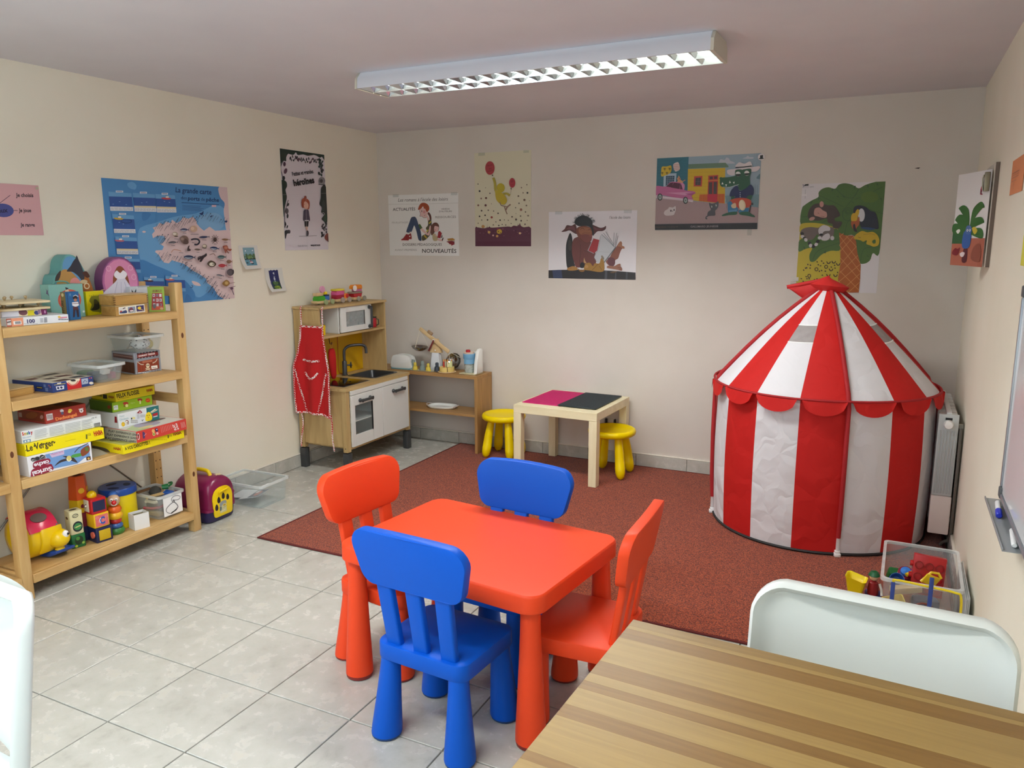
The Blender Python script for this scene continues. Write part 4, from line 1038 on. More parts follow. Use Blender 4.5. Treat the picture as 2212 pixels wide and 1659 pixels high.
q = MB(M('#dcd9d8', .55)); q.grid(lambda u, v: curl(u*LT, v*.385), 24, 1); q.grid(lambda u, v: curl(LT*(1-u), v*.385, -.0008), 24, 1); q.obj('sheet', cu, angle=80, weld=False)
q = MB(M('#8d8672', .4, metal=.6)); q.box(-.012, .006, -.014, .016, .30, .375, bevel=.002, mx=Matrix.Translation((.004, .004, 0))); q.tube([(-.010, 0, .365), (-.014, 0, .35), (-.012, 0, .32), (-.010, 0, .305)], .003, 6); o = q.obj('clip', cu, 'brass bulldog clip')
# notes
nt_ = thing('note', 'orange paper note high on the right wall at the edge of the picture', 'note', (3.737, -1.645, 1.655))
MB(M('#d98a5c', .7)).box(-.0012, -.0004, -.155, .155, -.06, .055).obj('sheet', nt_, smooth=False)
A = Art([(0, 0), (310, 0), (310, 115), (0, 115)], .31, .115); A.rect(20, 42, 200, 46, '#a85f3a').rect(20, 50, 190, 53, '#b06a44').rect(20, 58, 196, 61, '#b06a44').rect(20, 70, 150, 72, '#b06a44'); A.text('?', (90, 96), (98, 96), 22, '#8a4326'); A.put(nt_, frame_mx((-.0012, .155, -.06), (0, -1, 0), (0, 0, 1)))
nt_ = thing('note', 'yellow paper note on the right wall, only its edge in the picture', 'note', (3.737, -2.03, 1.41)); MB(M('#d8d44a', .7)).box(-.0012, -.0004, -.075, .07, -.04, .05).obj('sheet', nt_, smooth=False)

# ================================================================ CLEAR BOX OF TOYS
def clear_box(name, label, loc, rz, w, d, h, taper=.9, mat=None, rim=.008, wall=.003, group=None):
    """open see-through box, w along x, d along y"""
    mat = mat or clear_plastic('clear_box_plastic')
    t = thing(name, label, 'box', loc, rz, group)
    def R(ww, dd, z, r=.02): return [(x, y, z) for x, y in rrect(ww, dd, r, 4)]
    q = MB(mat); k = taper
    q.loft([R(w*k, d*k, 0), R(w, d, h), R(w-2*wall, d-2*wall, h), R(w*k-2*wall, d*k-2*wall, wall)], cap=True); q.obj('body', t, angle=50)
    rm = MB(clear_plastic('clear_rim_plastic', '#f2f5f5', .5, .15)); rm.loft([R(w+2*rim, d+2*rim, h-.010), R(w+2*rim, d+2*rim, h+.002), R(w-2*wall, d-2*wall, h+.002), R(w, d, h-.010)], cap=False); rm.obj('rim', t, angle=50)
    return t
bx = clear_box('toy_box', 'clear plastic box full of toys on the floor by the right wall', (3.575, -1.578, RZ), radians(-1), .25, .39, .232, .88)
BX, BY = 3.575, -1.578
def loose(name, label, cat, b, loc, rot=(0, 0, 0), grp='toys in the clear box by the right wall'):
    o = b.obj(name); o.location = loc; o.rotation_euler = rot; return tag(o, label, cat, grp)
t = thing('giant_brick', 'big red toy building brick standing on end in the clear box', 'building brick', (BX+.025, BY+.03, RZ+.132), 0, 'toys in the clear box by the right wall', rot=(radians(-12), radians(4), radians(3)))
rb = M('#b0141a', .3); q = MB(rb); q.box(-.055, .055, -.016, .02, -.03, .12, bevel=.002); q.obj('body', t)
for i in range(3):
    for j in range(3):
        MB(M('#8c0f14', .35)).lathe([(.0125, 0), (.0155, 0), (.0155, .006), (.0125, .006), (.0125, .0005)], 18, mx=Matrix.Translation((-.036+i*.036, -.0162, -.008+j*.044)) @ Matrix.Rotation(pi/2, 4, 'X'), cap=False).obj('socket', t)
for j in range(3): MB(rb).lathe([(0, 0), (.011, 0), (.011, .010), (0, .010)], 14, mx=Matrix.Translation((-.055, .002, -.008+j*.044)) @ Matrix.Rotation(-pi/2, 4, 'Y'), cap=False).obj('stud', t)
t = thing('toy_camera', 'green toy box with a clear window in the back left of the clear box', 'toy', (BX-.085, BY+.13, RZ+.10), 0, 'toys in the clear box by the right wall', rot=(.5, .1, .2))
MB(M('#14692f', .35)).box(-.03, .03, -.02, .02, 0, .055, bevel=.010).obj('body', t); MB(M('#8a7a6a', .3)).box(-.018, .018, -.0225, -.0202, .014, .042, bevel=.003).obj('window', t)
t = thing('beaker', 'blue plastic beaker lying at the left of the clear box', 'cup', (BX-.078, BY+.03, RZ+.135), 0, 'toys in the clear box by the right wall', rot=(radians(60), radians(-15), radians(10)))
MB(M('#2d62b4', .35)).lathe([(0, 0), (.019, 0), (.027, .05), (.025, .05), (.0175, .003), (0, .003)], 22, cap=False).obj('body', t)
t = thing('toy_drum', 'dark red toy with a blue disc beside the big red brick', 'toy', (BX-.047, BY+.10, RZ+.12), 0, 'toys in the clear box by the right wall', rot=(radians(35), 0, 0))
MB(M('#8e1230', .35)).lathe([(0, 0), (.026, 0), (.028, .004), (.028, .05), (0, .052)], 20, cap=False).obj('body', t); MB(M('#2f78d0', .3)).lathe([(0, .0525), (.02, .0525), (.018, .062), (0, .065)], 20, cap=False).obj('disc', t); MB(M('#e6dcd6', .4)).lathe([(.0282, .012), (.0295, .012), (.0295, .03), (.0282, .03)], 20, cap=False).obj('band', t)
q = MB(M('#e8c81c', .35))
for a in (90, 210, 330): q.tube([(0, 0, 0), (.014*cos(radians(a)), .014*sin(radians(a)), .0), (.034*cos(radians(a)), .034*sin(radians(a)), .003)], [.008, .005, .008], 8)
loose('toy_star', 'yellow three-armed toy piece left of the big red brick', 'toy', q, (BX-.02, BY+.06, RZ+.175), (radians(70), .1, .4))
loose('wooden_block', 'long plain wooden block lying in the clear box', 'block', MB(wood('beech', '#c8a878', '#dcc094', axis=0, scale=20, stretch=4)).box(-.055, .055, -.016, .016, -.012, .012, bevel=.002), (BX-.045, BY-.03, RZ+.135), (.1, -.1, radians(24)))
def animal(col, k=1):
    q = MB(M(col, .4)); q.ball((0, 0, .02), .016, 12, sz=(1.8, 1, 1)); q.ball((.03, 0, .034), .011, 12)
    for x in (-.016, .016):
        for y in (-.008, .008): q.tube([(x, y, .016), (x, y, 0)], .005, 6)
    return q
def toy_dino(): pass
q = MB(M('#e6c012', .35)); q.box(-.03, .03, -.003, .003, -.02, .02, bevel=.002); q.tube([(-.03, 0, -.02), (-.01, .01, .025), (.02, .012, .03), (.032, 0, .02)], .005, 8)
loose('toy_shovel', 'yellow toy shovel sticking up in front of the red brick', 'toy', q, (BX+.03, BY-.10, RZ+.215), (.3, .4, .6))
q = MB(M('#d9a81a', .35)); q.tube(smooth_pts([(-.04, 0, .02), (-.02, .01, .0), (.01, -.01, .03), (.03, .012, -.01), (.05, 0, -.03)], 4, False), .008, 8)
loose('toy_snake', 'crumpled orange-yellow toy right of the big red brick', 'toy', q, (BX+.055, BY+.07, RZ+.16), (0, .5, 0))
q = MB(M('#e2c21e', .35)); q.loft([[(x, y, z) for x, y in rrect(w, d, .008, 3)] for w, d, z in ((.05, .05, 0), (.075, .07, .06), (.07, .065, .06), (.046, .046, .003))], cap=False)
loose('toy_bucket', 'yellow toy bucket at the front left inside the clear box', 'toy', q, (BX-.07, BY-.10, RZ+.06), (.3, -.3, .2))
q = MB(M('#c9b070', .6)); q.loft([[(x, y, z) for x, y in rrect(.07, .05, .003, 2)] for z in (0, .05)])
loose('paper_box', 'pale yellow cardboard packet at the front of the clear box', 'packet', q, (BX+.055, BY-.10, RZ+.05), (.5, .2, .7))
loose('toy_tin', 'small blue and red tin in the front right of the clear box', 'tin', MB(M('#3b6fb0', .35)).lathe([(0, 0), (.022, 0), (.022, .03), (0, .03)], 18, cap=False).use(M('#a3253a', .35)).lathe([(0, .0302), (.022, .0302), (.022, .06), (0, .06)], 18, cap=False), (BX+.075, BY-.13, RZ+.06), (.2, 1.1, 0))
loose('toy_plank', 'reddish plastic plate lying low in the clear box', 'toy', MB(M('#b0583c', .4)).box(-.06, .06, -.05, .05, -.004, .004, bevel=.003), (BX-.03, BY-.07, RZ+.045), (.05, .12, .2))
loose('toy_block', 'dark blue toy block at the bottom of the clear box', 'block', MB(M('#27356e', .4)).box(-.045, .045, -.03, .03, 0, .05, bevel=.005), (BX+.03, BY+.10, RZ+.006), (0, 0, .3))
loose('toy_block', 'orange toy block under the green camera in the clear box', 'block', MB(M('#c06a24', .4)).box(-.04, .04, -.03, .03, 0, .06, bevel=.005), (BX-.055, BY+.11, RZ+.006), (0, 0, -.2))
# clear box lids leaning against the wall behind the box
for k in range(3):
    tag(MB(clear_plastic('clear_rim_plastic', '#f2f5f5', .5, .15)).box(-.0040, 0, -.19, .17, 0, .215-.004*k, bevel=.0012).obj('clear_lid', loc=(3.7235-k*.005, -1.60, RZ)), ('rearmost clear plastic lid, flat against the right wall beside the toy box', 'middle one of the three clear plastic lids beside the toy box', 'front clear plastic lid leaning on the right wall, nearest the toy box')[k], 'panel', 'clear lids leaning on the right wall')
# bead maze in front of the box
bmz = thing('bead_maze', 'bead maze with yellow wire and blue posts in front of the clear toy box', 'bead maze', (3.585, -1.845, .0008))
MB(wood('beech', '#c8a878', '#dcc094', axis=0, scale=20, stretch=4)).box(-.125, .125, -.05, .05, 0, .015, bevel=.003).obj('base', bmz)
def wire(pts, col, r=.0035): MB(M(col, .35)).tube(smooth_pts(pts, 6, False), r, 8).obj('wire', bmz)
wire([(-.105, 0, .0155), (-.106, 0, .12), (-.104, 0, .25), (-.096, 0, .268), (0, 0, .264), (.085, 0, .258), (.105, 0, .24), (.108, 0, .13), (.106, 0, .0155)], '#e8cf1a', .0042)
wire([(-.05, .02, .0155), (-.06, .02, .13), (-.01, .02, .19), (.05, .02, .16), (.09, .02, .09), (.09, .02, .0155)], '#6f2f22')
wire([(-.08, -.02, .0155), (-.06, -.02, .15), (.0, -.02, .175), (.055, -.02, .12), (.06, -.02, .0155)], '#6f2f22')
for x, h in ((-.105, .262), (.012, .302)): MB(M('#26418e', .4)).box(x-.007, x+.007, -.0115, -.005, .0155, h, bevel=.002).obj('post', bmz, 'blue post')
# yellow scoop and little driver on the floor
t = thing('toy_scoop', 'yellow toy digger scoop standing on the rug left of the clear toy box', 'toy scoop', (3.356, -1.545, RZ), radians(-6))
q = MB(M('#ecd316', .3)); P0 = [(-.030, -.028), (.032, -.028), (.036, .022), (-.026, .030)]
def sc_ring(k, z, dz=0): return [(x*k, y*k, z+(dz if x < 0 else 0)) for x, y in smooth_outline([(-.032, -.03), (.034, -.03), (.034, .03), (-.032, .03)], (.012,)*4, n=4)]
q.loft([sc_ring(.7, .0), sc_ring(.78, .06), sc_ring(1.15, .115, .012), sc_ring(1.2, .118, .012), sc_ring(1.08, .116, .012), sc_ring(.68, .07), sc_ring(.5, .02)], cap=True); q.obj('body', t, angle=50)
t = thing('toy_driver', 'small toy figure in red with a green cap riding a blue car on the rug', 'toy figure', (3.419, -1.53, RZ))
MB(M('#1c2f78', .35)).box(-.030, .033, -.040, .055, .012, .058, bevel=.012).obj('car', t, 'blue car body')
for x in (-.0315, .0345):
    for y in (-.02, .035): MB(M('#20242c', .5)).lathe([(0, -.005), (.014, -.005), (.014, .005), (0, .005)], 14, mx=Matrix.Translation((x, y, .0142)) @ Matrix.Rotation(pi/2, 4, 'Y'), cap=False).obj('wheel', t)
MB(M('#8e1a1e', .4)).lathe([(0, .0585), (.020, .0585), (.021, .08), (.017, .108), (.009, .114), (0, .114)], 18, cap=False).obj('torso', t)
MB(M('#e0b48e', .5)).ball((0, 0, .131), .0165, 18).obj('head', t)
MB(M('#11582f', .3)).lathe([(0, .156), (.012, .153), (.019, .144), (.022, .137), (.020, .135), (0, .135)], 18, cap=False).obj('cap', t, 'dark green cap')
MB(M('#dcd8cc', .5)).tube([(.022, 0, .105), (.03, -.008, .085), (.033, -.02, .064)], .005, 8).obj('arm', t)
# ================================================================ WOODEN SHELVING UNIT
pine = lambda ax: wood('pine', '#b98f54', '#d8b57c', axis=ax, scale=7, stretch=9, rough=.5)
S1, S2, S3, S4 = 1.12, .829, .507, .105
su = thing('shelving_unit', 'tall pine shelving unit full of games and toys against the left wall', 'shelf', (0, 0, 0))
knot_m = M('#5a3018', .5)
def post(x, y0, y1, knots=()):
    p = MB(pine(2)).box(x-.022, x+.022, y0, y1, .0005, 1.255, bevel=.003).obj('post', su)
    for z, face in knots:
        if face == 'f': mx = Matrix.Translation((x+.0221, (y0+y1)/2, z)) @ Matrix.Rotation(pi/2, 4, 'Y')
        else: mx = Matrix.Translation((x, y0-.0001, z)) @ Matrix.Rotation(pi/2, 4, 'X')
        MB(knot_m).lathe([(0, 0), (.009, 0), (0, .0006)], 14, mx=mx @ Matrix.Diagonal((1.5, .8, 1, 1)), cap=False).obj('knot', p)
    return p
YR0, YR1, YL0, YL1 = -2.105, -2.061, -2.969, -2.925
post(.295, YR0, YR1, [(.30, 'f'), (1.0, 'f')]); post(.295, YL0, YL1, [(.62, 'f'), (.90, 's')])
for y0, y1 in ((YR0, YR1), (YL0, YL1)):
    p = post(.042, y0, y1)
    h = MB(M('#2a1a10', .8))
    for k in range(22):
        for yy in (y0+.010, y1-.010): h.lathe([(0, 0), (.0032, 0), (0, .0004)], 8, mx=Matrix.Translation((.0642, yy+.0, .16+k*.045)) @ Matrix.Rotation(pi/2, 4, 'Y'), cap=False)
    h.obj('peg_holes', p, kind='stuff')
    for z in (.06, .66, 1.19): MB(pine(0)).box(.0645, .2725, (y0+y1)/2-.009, (y0+y1)/2+.009, z, z+.045, bevel=.002).obj('cross_rail', su)
def boards(y0, y1):
    for z in (S1, S2, S3, S4):
        s = MB(pine(1)).box(.020, .300, y0, y1, z-.018, z, bevel=.0015, seg=1).obj('shelf_board', su)
        MB(pine(1)).box(.3005, .322, y0, y1, z-.038, z, bevel=.002, seg=1).obj('front_lip', s)
        MB(pine(1)).box(.03, .05, y0+.001, y1-.001, z-.038, z-.0185, bevel=.002, seg=1).obj('back_lip', s)
boards(YL1+.0005, YR0-.0005)
# the bay that goes on to the left, mostly outside the picture
boards(-3.70, YL0-.0005); post(.295, -3.745, -3.701); post(.042, -3.745, -3.701)
# thin metal cross brace behind
q = MB(M('#8f8a82', .4, metal=.8)); q.tube([(.012, YL1, .16), (.012, YR0, .98)], .004, 6); q.tube([(.012, YL1, .98), (.012, YR0, .16)], .004, 6); q.obj('cross_brace', su, 'thin metal cross brace')

GR = 'games and toys on the pine shelving'
def gamebox(label, L, R, z0, z1, d, col, top=None, side=None, name='game_box', cat='game box', lid=None, bev=.0012):
    w = math.hypot(R[0]-L[0], R[1]-L[1]); e = ((R[0]-L[0])/w, (R[1]-L[1])/w); n = (e[1], -e[0]); h = z1-z0-.0006
    t = thing(name, label, cat, ((L[0]+R[0])/2-n[0]*d/2, (L[1]+R[1])/2-n[1]*d/2, z0+.0003), math.atan2(n[1], n[0]), GR)
    if lid:
        MB(M(col, .45)).box(-d/2+.001, d/2-.001, -w/2+.001, w/2-.001, 0, h*lid-.0003, bevel=bev, seg=1).obj('base', t)
        MB(M(col, .45)).box(-d/2, d/2, -w/2, w/2, h*lid, h, bevel=bev, seg=1).obj('lid', t)
    else: MB(M(col, .45)).box(-d/2, d/2, -w/2, w/2, 0, h, bevel=bev, seg=1).obj('body', t)
    return t
def dims(L, R, z0, z1): return math.hypot(R[0]-L[0], R[1]-L[1]), z1-z0-.0006
def front(t, w, d, h, quad): A = Art(quad, w, h); A.mx = frame_mx((d/2, -w/2, 0), (0, 1, 0), (0, 0, 1)); A.t = t; return A
def left(t, w, d, h, quad): A = Art(quad, d, h); A.mx = frame_mx((-d/2, -w/2, 0), (1, 0, 0), (0, 0, 1)); A.t = t; return A
def topf(t, w, d, h, quad): A = Art(quad, w, d); A.mx = frame_mx((d/2, -w/2, h), (0, 1, 0), (-1, 0, 0)); A.t = t; return A
def done(A, label=None): A.put(A.t, A.mx, 'print', label)
U = [(0, 0), (100, 0), (100, 100), (0, 100)]

# ---- top shelf ------------------------------------------------------------------
L, R, z0, z1, d = (.280, -2.884), (.322, -2.655), S1, 1.153, .185; w, h = dims(L, R, z0, z1)
t = gamebox('flat white puzzle box with a large 100 on its edge on the top shelf', L, R, z0, z1, d, '#e3e6ea', name='puzzle_box', cat='puzzle box')
A = front(t, w, d, h, [(60, 1185), (1345, 1095), (1360, 1255), (65, 1360)])
A.poly([(60, 1185), (420, 1160), (420, 1338), (65, 1360)], '#e59a78').poly([(60, 1185), (170, 1178), (175, 1352), (65, 1360)], '#b5604e').poly([(75, 1215), (160, 1208), (163, 1320), (78, 1326)], '#d8d4d4').poly([(75, 1250), (160, 1230), (160, 1260), (75, 1280)], '#6a6464')
A.poly([(210, 1240), (375, 1228), (380, 1300), (212, 1312)], '#f2f2f2').poly([(240, 1245), (362, 1237), (365, 1290), (243, 1298)], '#8f9296')
A.text('100', (500, 1278), (665, 1266), 78, '#2a2560', bold=.03).scribble(430, 1285, 720, 1295, 1, '#8a8aa0', 6)
A.poly([(770, 1175), (830, 1170), (832, 1262), (775, 1266)], '#b4b8c0').poly([(850, 1165), (912, 1160), (915, 1262), (853, 1266)], '#5a5f6a').scribble(840, 1170, 920, 1260, 5, '#c9ccd2', 8)
A.line([(1145, 1170), (1320, 1158)], 30, '#d88fa0').ell(1160, 1150, 28, 22, '#e0b84a').scribble(1140, 1195, 1340, 1212, 1, '#3a3a44', 14); done(A)
L, R, z0, z1, d = (.235, -2.872), (.262, -2.705), 1.1535, 1.177, .16; w, h = dims(L, R, z0, z1)
t = gamebox('thin purple and yellow puzzle box between the white puzzle box and the peg boards', L, R, z0, z1, d, '#d6d3da', name='puzzle_box', cat='puzzle box')
A = front(t, w, d, h, [(35, 1050), (1025, 980), (1025, 1110), (35, 1160)])
A.poly([(365, 1028), (1025, 980), (1025, 1110), (365, 1143)], '#dcc9a8').ell(455, 1060, 95, 62, '#6a4048').poly([(560, 1018), (700, 1008), (705, 1122), (545, 1130)], '#d8c81c').ell(760, 1070, 62, 45, '#38407a').ell(825, 1050, 40, 50, '#8a6a8a').poly([(865, 990), (1025, 980), (1025, 1110), (880, 1118)], '#6d1d52').ell(970, 1050, 18, 40, '#c890b8'); done(A)
pegw = wood('pale_ply', '#cbb78d', '#e0cfa6', axis=1, scale=10, stretch=4)
def pegboard(label, L, R, z, d, pegs):
    w = math.hypot(R[0]-L[0], R[1]-L[1]); e = ((R[0]-L[0])/w, (R[1]-L[1])/w); n = (e[1], -e[0])
    t = thing('peg_puzzle', label, 'puzzle', ((L[0]+R[0])/2-n[0]*d/2, (L[1]+R[1])/2-n[1]*d/2, z), math.atan2(n[1], n[0]), GR)
    MB(pegw).prism(rrect(d, w, .012, 4), 0, .0085, bevel=.0012).obj('board', t)
    for x, y in pegs:
        q = MB(M('#b39b72', .5)); q.lathe([(0, .0087), (.003, .0087), (.003, .013), (.0055, .015), (.0068, .0195), (.0055, .0242), (.0, .0258)], 12, c=(x, y, 0), cap=False); q.obj('peg', t)
pegboard('lower wooden peg puzzle board in the left pile of the top shelf', (.245, -2.878), (.272, -2.690), 1.1775, .19, [(.04, -.06), (.04, .0), (.04, .07), (-.05, -.03), (-.05, .05)])
pegboard('upper wooden peg puzzle board with round pegs on top of the left pile', (.250, -2.882), (.283, -2.695), 1.2040, .19, [(-.045, -.075), (-.07, -.047), (-.02, -.035), (-.055, -.02), (-.065, .01), (-.045, .055)])
L, R, z0, z1, d = (.268, -2.617), (.264, -2.558), S1, 1.24, .036; w, h = dims(L, R, z0, z1)
t = gamebox('narrow blue card game box with a small pirate figure standing on the top shelf', L, R, z0, z1, d, '#1d5f95')
A = front(t, w, d, h, [(1305, 660), (1565, 640), (1615, 1195), (1365, 1220)])
A.poly([(1305, 660), (1330, 658), (1392, 1217), (1365, 1220)], '#17456e').ell(1490, 770, 50, 42, '#2a1c1c').ell(1495, 815, 34, 30, '#a8745a').line([(1450, 740), (1500, 715), (1555, 745)], 16, '#b8c4cc').poly([(1425, 865), (1550, 850), (1570, 920), (1500, 955), (1430, 925)], '#dcdce0').line([(1430, 890), (1560, 880)], 10, '#5a3a3a').poly([(1440, 950), (1545, 945), (1560, 1010), (1445, 1015)], '#4a2530').poly([(1445, 1010), (1495, 1010), (1480, 1150), (1440, 1160)], '#2a2032').poly([(1505, 1010), (1560, 1005), (1570, 1150), (1530, 1155)], '#2a2032').ell(1385, 705, 12, 30, '#5e8ab0'); done(A)
A = left(t, w, d, h, [(1150, 670), (1290, 660), (1340, 1075), (1190, 1075)])
A.poly([(1150, 670), (1260, 662), (1310, 1075), (1190, 1075)], '#7a6a3c').text('AVENTURE', (1250, 1065), (1215, 780), 55, '#2a2218', bold=.02).ell(1205, 705, 28, 25, '#c8b88a'); done(A)
L, R, z0, z1, d = (.148, -2.612), (.166, -2.468), S1, 1.267, .075; w, h = dims(L, R, z0, z1)
t = gamebox('square turquoise box with an orange circle standing behind the narrow blue box', L, R, z0, z1, d, '#83b7ac')
A = front(t, w, d, h, [(1005, 510), (1645, 470), (1720, 1140), (1060, 1190)])
A.ell(1400, 800, 225, 215, '#c85a44').ell(1400, 800, 190, 182, '#d8735a').poly([(1315, 545), (1385, 565), (1330, 605)], '#2a2a34').ell(1350, 620, 36, 28, '#e0c0a0').ell(1675, 1035, 22, 22, '#d8e4e0'); done(A)
A = left(t, w, d, h, [(760, 530), (1005, 510), (1060, 1190), (800, 1190)]); A.blob([(925, 590), (960, 620), (990, 600), (975, 650), (1010, 720), (965, 690), (930, 680), (945, 640)], '#5a3f72'); done(A)
q = MB(M('#5f9a90', .5)); q.tube(smooth_pts([(-.005, -.035, .1465), (-.005, -.025, .155), (-.005, 0, .159), (-.005, .025, .155), (-.005, .035, .1465)], 4, False), .003, 6); q.obj('handle', t)
L, R, z0, z1, d = (.142, -2.440), (.132, -2.345), S1, 1.228, .03; w, h = dims(L, R, z0, z1)
t = gamebox('yellow card game box with a dark drawing beside the square turquoise box', L, R, z0, z1, d, '#e2d20e')
A = front(t, w, d, h, [(1710, 650), (2035, 620), (2070, 1090), (1740, 1125)])
A.text('La fosse', (1775, 740), (1950, 722), 32, '#6a6a18').blob([(1810, 740), (1900, 730), (1990, 745), (1985, 1040), (1930, 1050), (1830, 1040), (1800, 1020), (1780, 1000), (1810, 900), (1770, 830)], '#7d7a1c').blob([(1860, 800), (1930, 830), (1960, 960), (1900, 1010), (1800, 1010), (1850, 930)], '#2c2c1c').ell(1890, 850, 40, 40, '#484418'); done(A)
# shaped boxes standing against the wall
def shaped_box(name, label, y, x, outline, depth, col, lean=0):
    t = thing(name, label, 'gift box', (x, y, S1), 0, GR)
    P = [(u, v) for u, v in outline]
    mx = frame_mx((0, 0, .0005), (0, 1, 0), (0, 0, 1))
    MB(M(col, .5)).prism(P, -depth, 0, bevel=.002, mx=mx).obj('body', t); return t, mx
HO = smooth_pts([(-.10, 0), (.098, 0), (.104, .05), (.094, .10), (.072, .155), (.05, .21), (.028, .252), (.0, .272), (-.03, .268), (-.052, .235), (-.06, .19), (-.085, .185), (-.098, .15), (-.105, .08)], 4)
t, mx = shaped_box('shaped_box', 'arched turquoise box with horses on its front, tall at the back of the top shelf', -2.455, .092, HO, .075, '#5f9b98')
A = Art([(-105, 272), (105, 272), (105, 0), (-105, 0)], .21, .272); Ao = mx @ Matrix.Translation((-.105, 0, 0))
A.blob([(-92, 4), (92, 4), (97, 50), (87, 100), (66, 152), (45, 207), (25, 246), (0, 264), (-27, 260), (-46, 232), (-53, 184), (-80, 178), (-90, 145), (-98, 80)], '#5f98c4', 4)
A.blob([(-92, 6), (24, 6), (38, 60), (36, 130), (10, 176), (-24, 206), (-52, 204), (-72, 172), (-90, 120)], '#b98a4a').blob([(40, 4), (92, 4), (96, 60), (86, 120), (66, 178), (44, 186), (32, 150), (26, 60)], '#9a5a1e')
A.blob([(-30, 200), (-10, 222), (8, 246), (26, 258), (36, 236), (46, 206), (52, 170), (38, 156), (20, 178), (-4, 196)], '#2b2c38').blob([(18, 250), (24, 268), (31, 248)], '#2b2c38').blob([(44, 190), (64, 196), (78, 172), (60, 168)], '#4a2418').blob([(-84, 178), (-58, 204), (-66, 172), (-88, 150)], '#3a2c2a')
A.blob([(-22, 128), (-16, 160), (6, 170), (26, 156), (26, 128), (4, 118)], '#d98a88').ell(46, 150, 18, 9, '#c8b48e').ring(58, 130, 12, 12, 5, '#d8c8a8'); A.put(t, Ao, 'print')
PO = [(.098*cos(a), .140+.118*sin(a)) for a in [radians(k) for k in range(-20, 201, 10)]]
PO = PO+[(-.112, .105), (-.122, .085), (-.118, .066), (-.128, .05), (-.130, .028), (-.118, .008), (-.10, 0), (.10, 0), (.118, .008), (.130, .028), (.128, .05), (.118, .066), (.122, .085), (.112, .105)]
t, mx = shaped_box('shaped_box', 'round pink and violet carriage-shaped box leaning at the back of the top shelf', -2.226, .100, PO, .055, '#7c4372')
A = Art([(-130, 258), (130, 258), (130, 0), (-130, 0)], .26, .258); Ao = mx @ Matrix.Translation((-.13, 0, 0))
A.ell(0, 138, 96, 113, '#b5679a').ell(2, 140, 88, 106, '#d98ab2')
for sx in (-1, 1):
    A.ell(sx*88, 38, 38, 37, '#c9a070').ell(sx*88, 38, 34, 33, '#6a3288').ring(sx*88, 38, 20, 19, 3, '#c9a070'); A.ell(sx*98, 90, 21, 21, '#c9a070').ell(sx*98, 90, 18, 18, '#7a4a9a').ring(sx*98, 90, 9, 9, 3, '#d0a8c0')
for sx, y in ((-58, 205), (58, 205), (72, 160)): A.ring(sx, y, 12, 12, 3, '#e8b0cc')
A.blob([(-40, 60), (-42, 150), (-22, 200), (0, 215), (22, 200), (42, 150), (40, 60)], '#8c4a2c')
A.blob([(-16, 178), (16, 178), (24, 156), (50, 112), (80, 40), (84, 6), (-84, 6), (-100, 84), (-66, 116), (-22, 150)], '#dcd8e6').blob([(-34, 174), (-18, 194), (0, 182), (18, 194), (36, 176), (20, 156), (-18, 156)], '#eeeaf2').line([(-20, 140), (-56, 40)], 3, '#b8b2cc').line([(0, 140), (-8, 40)], 3, '#c4bed4').line([(18, 140), (46, 40)], 3, '#b8b2cc'); A.put(t, Ao, 'print')
# wooden boxes
pine_b = wood('box_pine', '#a57c40', '#c79d5a', axis=1, scale=9, stretch=8)
def woodbox(label, L, R, z0, z1, d, joints=True, lid=False):
    w, h = dims(L, R, z0, z1); e = ((R[0]-L[0])/w, (R[1]-L[1])/w); n = (e[1], -e[0])
    t = thing('wooden_box', label, 'wooden box', ((L[0]+R[0])/2-n[0]*d/2, (L[1]+R[1])/2-n[1]*d/2, z0+.0003), math.atan2(n[1], n[0]), GR)
    MB(pine_b).box(-d/2, d/2, -w/2, w/2, 0, h-.0055, bevel=.001, seg=1).obj('body', t)
    MB(wood('lid_ply', '#b79a68', '#cdb482', axis=1, scale=9, stretch=5)).box(-d/2, d/2, -w/2, w/2, h-.005, h, bevel=.001, seg=1).obj('lid', t)
    if joints:
        q = MB(M('#6e4a20', .6)); k = 4
        for i in range(k):
            for s in (-1, 1): q.box(d/2-.0006, d/2+.0004, s*w/2-.005, s*w/2+.005 if s < 0 else w/2, .002+i*(h-.008)/k, .002+(i+.5)*(h-.008)/k) if s < 0 else q.box(d/2-.0006, d/2+.0004, w/2-.006, w/2, .002+i*(h-.008)/k, .002+(i+.5)*(h-.008)/k)
        q.obj('finger_joints', t, kind='stuff')
    return t, w, h
t, w, h = woodbox('lower wooden box with a label of three small pictures on the top shelf', (.288, -2.408), (.296, -2.248), S1, 1.1675, .105, False)
A = front(t, w, .105, h, [(385, 450), (900, 420), (905, 580), (390, 628)])
A.poly([(438, 475), (855, 430), (862, 555), (440, 600)], '#e9e4d2')
for i, (x, y, c) in enumerate(((505, 530, '#d8d4d0'), (650, 518, '#8a9ab0'), (785, 498, '#3a2f62'))): A.poly([(x-58, y-42), (x+60, y-52), (x+62, y+42), (x-55, y+52)], c)
A.blob([(455, 560), (500, 545), (560, 525), (570, 570), (460, 578)], '#33436e').ell(475, 545, 20, 14, '#b04038').line([(510, 500), (550, 485)], 14, '#3a3020').blob([(600, 520), (650, 480), (690, 540), (620, 560)], '#8a3a56').ell(660, 540, 40, 16, '#e4d8d8').ring(645, 530, 40, 25, 8, '#3f5f52').blob([(770, 470), (800, 480), (790, 520), (745, 500)], '#e6c83a').line([(790, 510), (835, 530)], 8, '#e0b890'); done(A)
woodbox('upper wooden box with finger joints stacked on the labelled wooden box', (.290, -2.411), (.298, -2.244), 1.168, 1.2155, .110)
L, R, z0, z1, d = (.240, -2.196), (.286, -2.141), S1, 1.2385, .024; w, h = dims(L, R, z0, z1)
t = gamebox('green card game box with a red grid of pictures on the top shelf', L, R, z0, z1, d, '#8fae26')
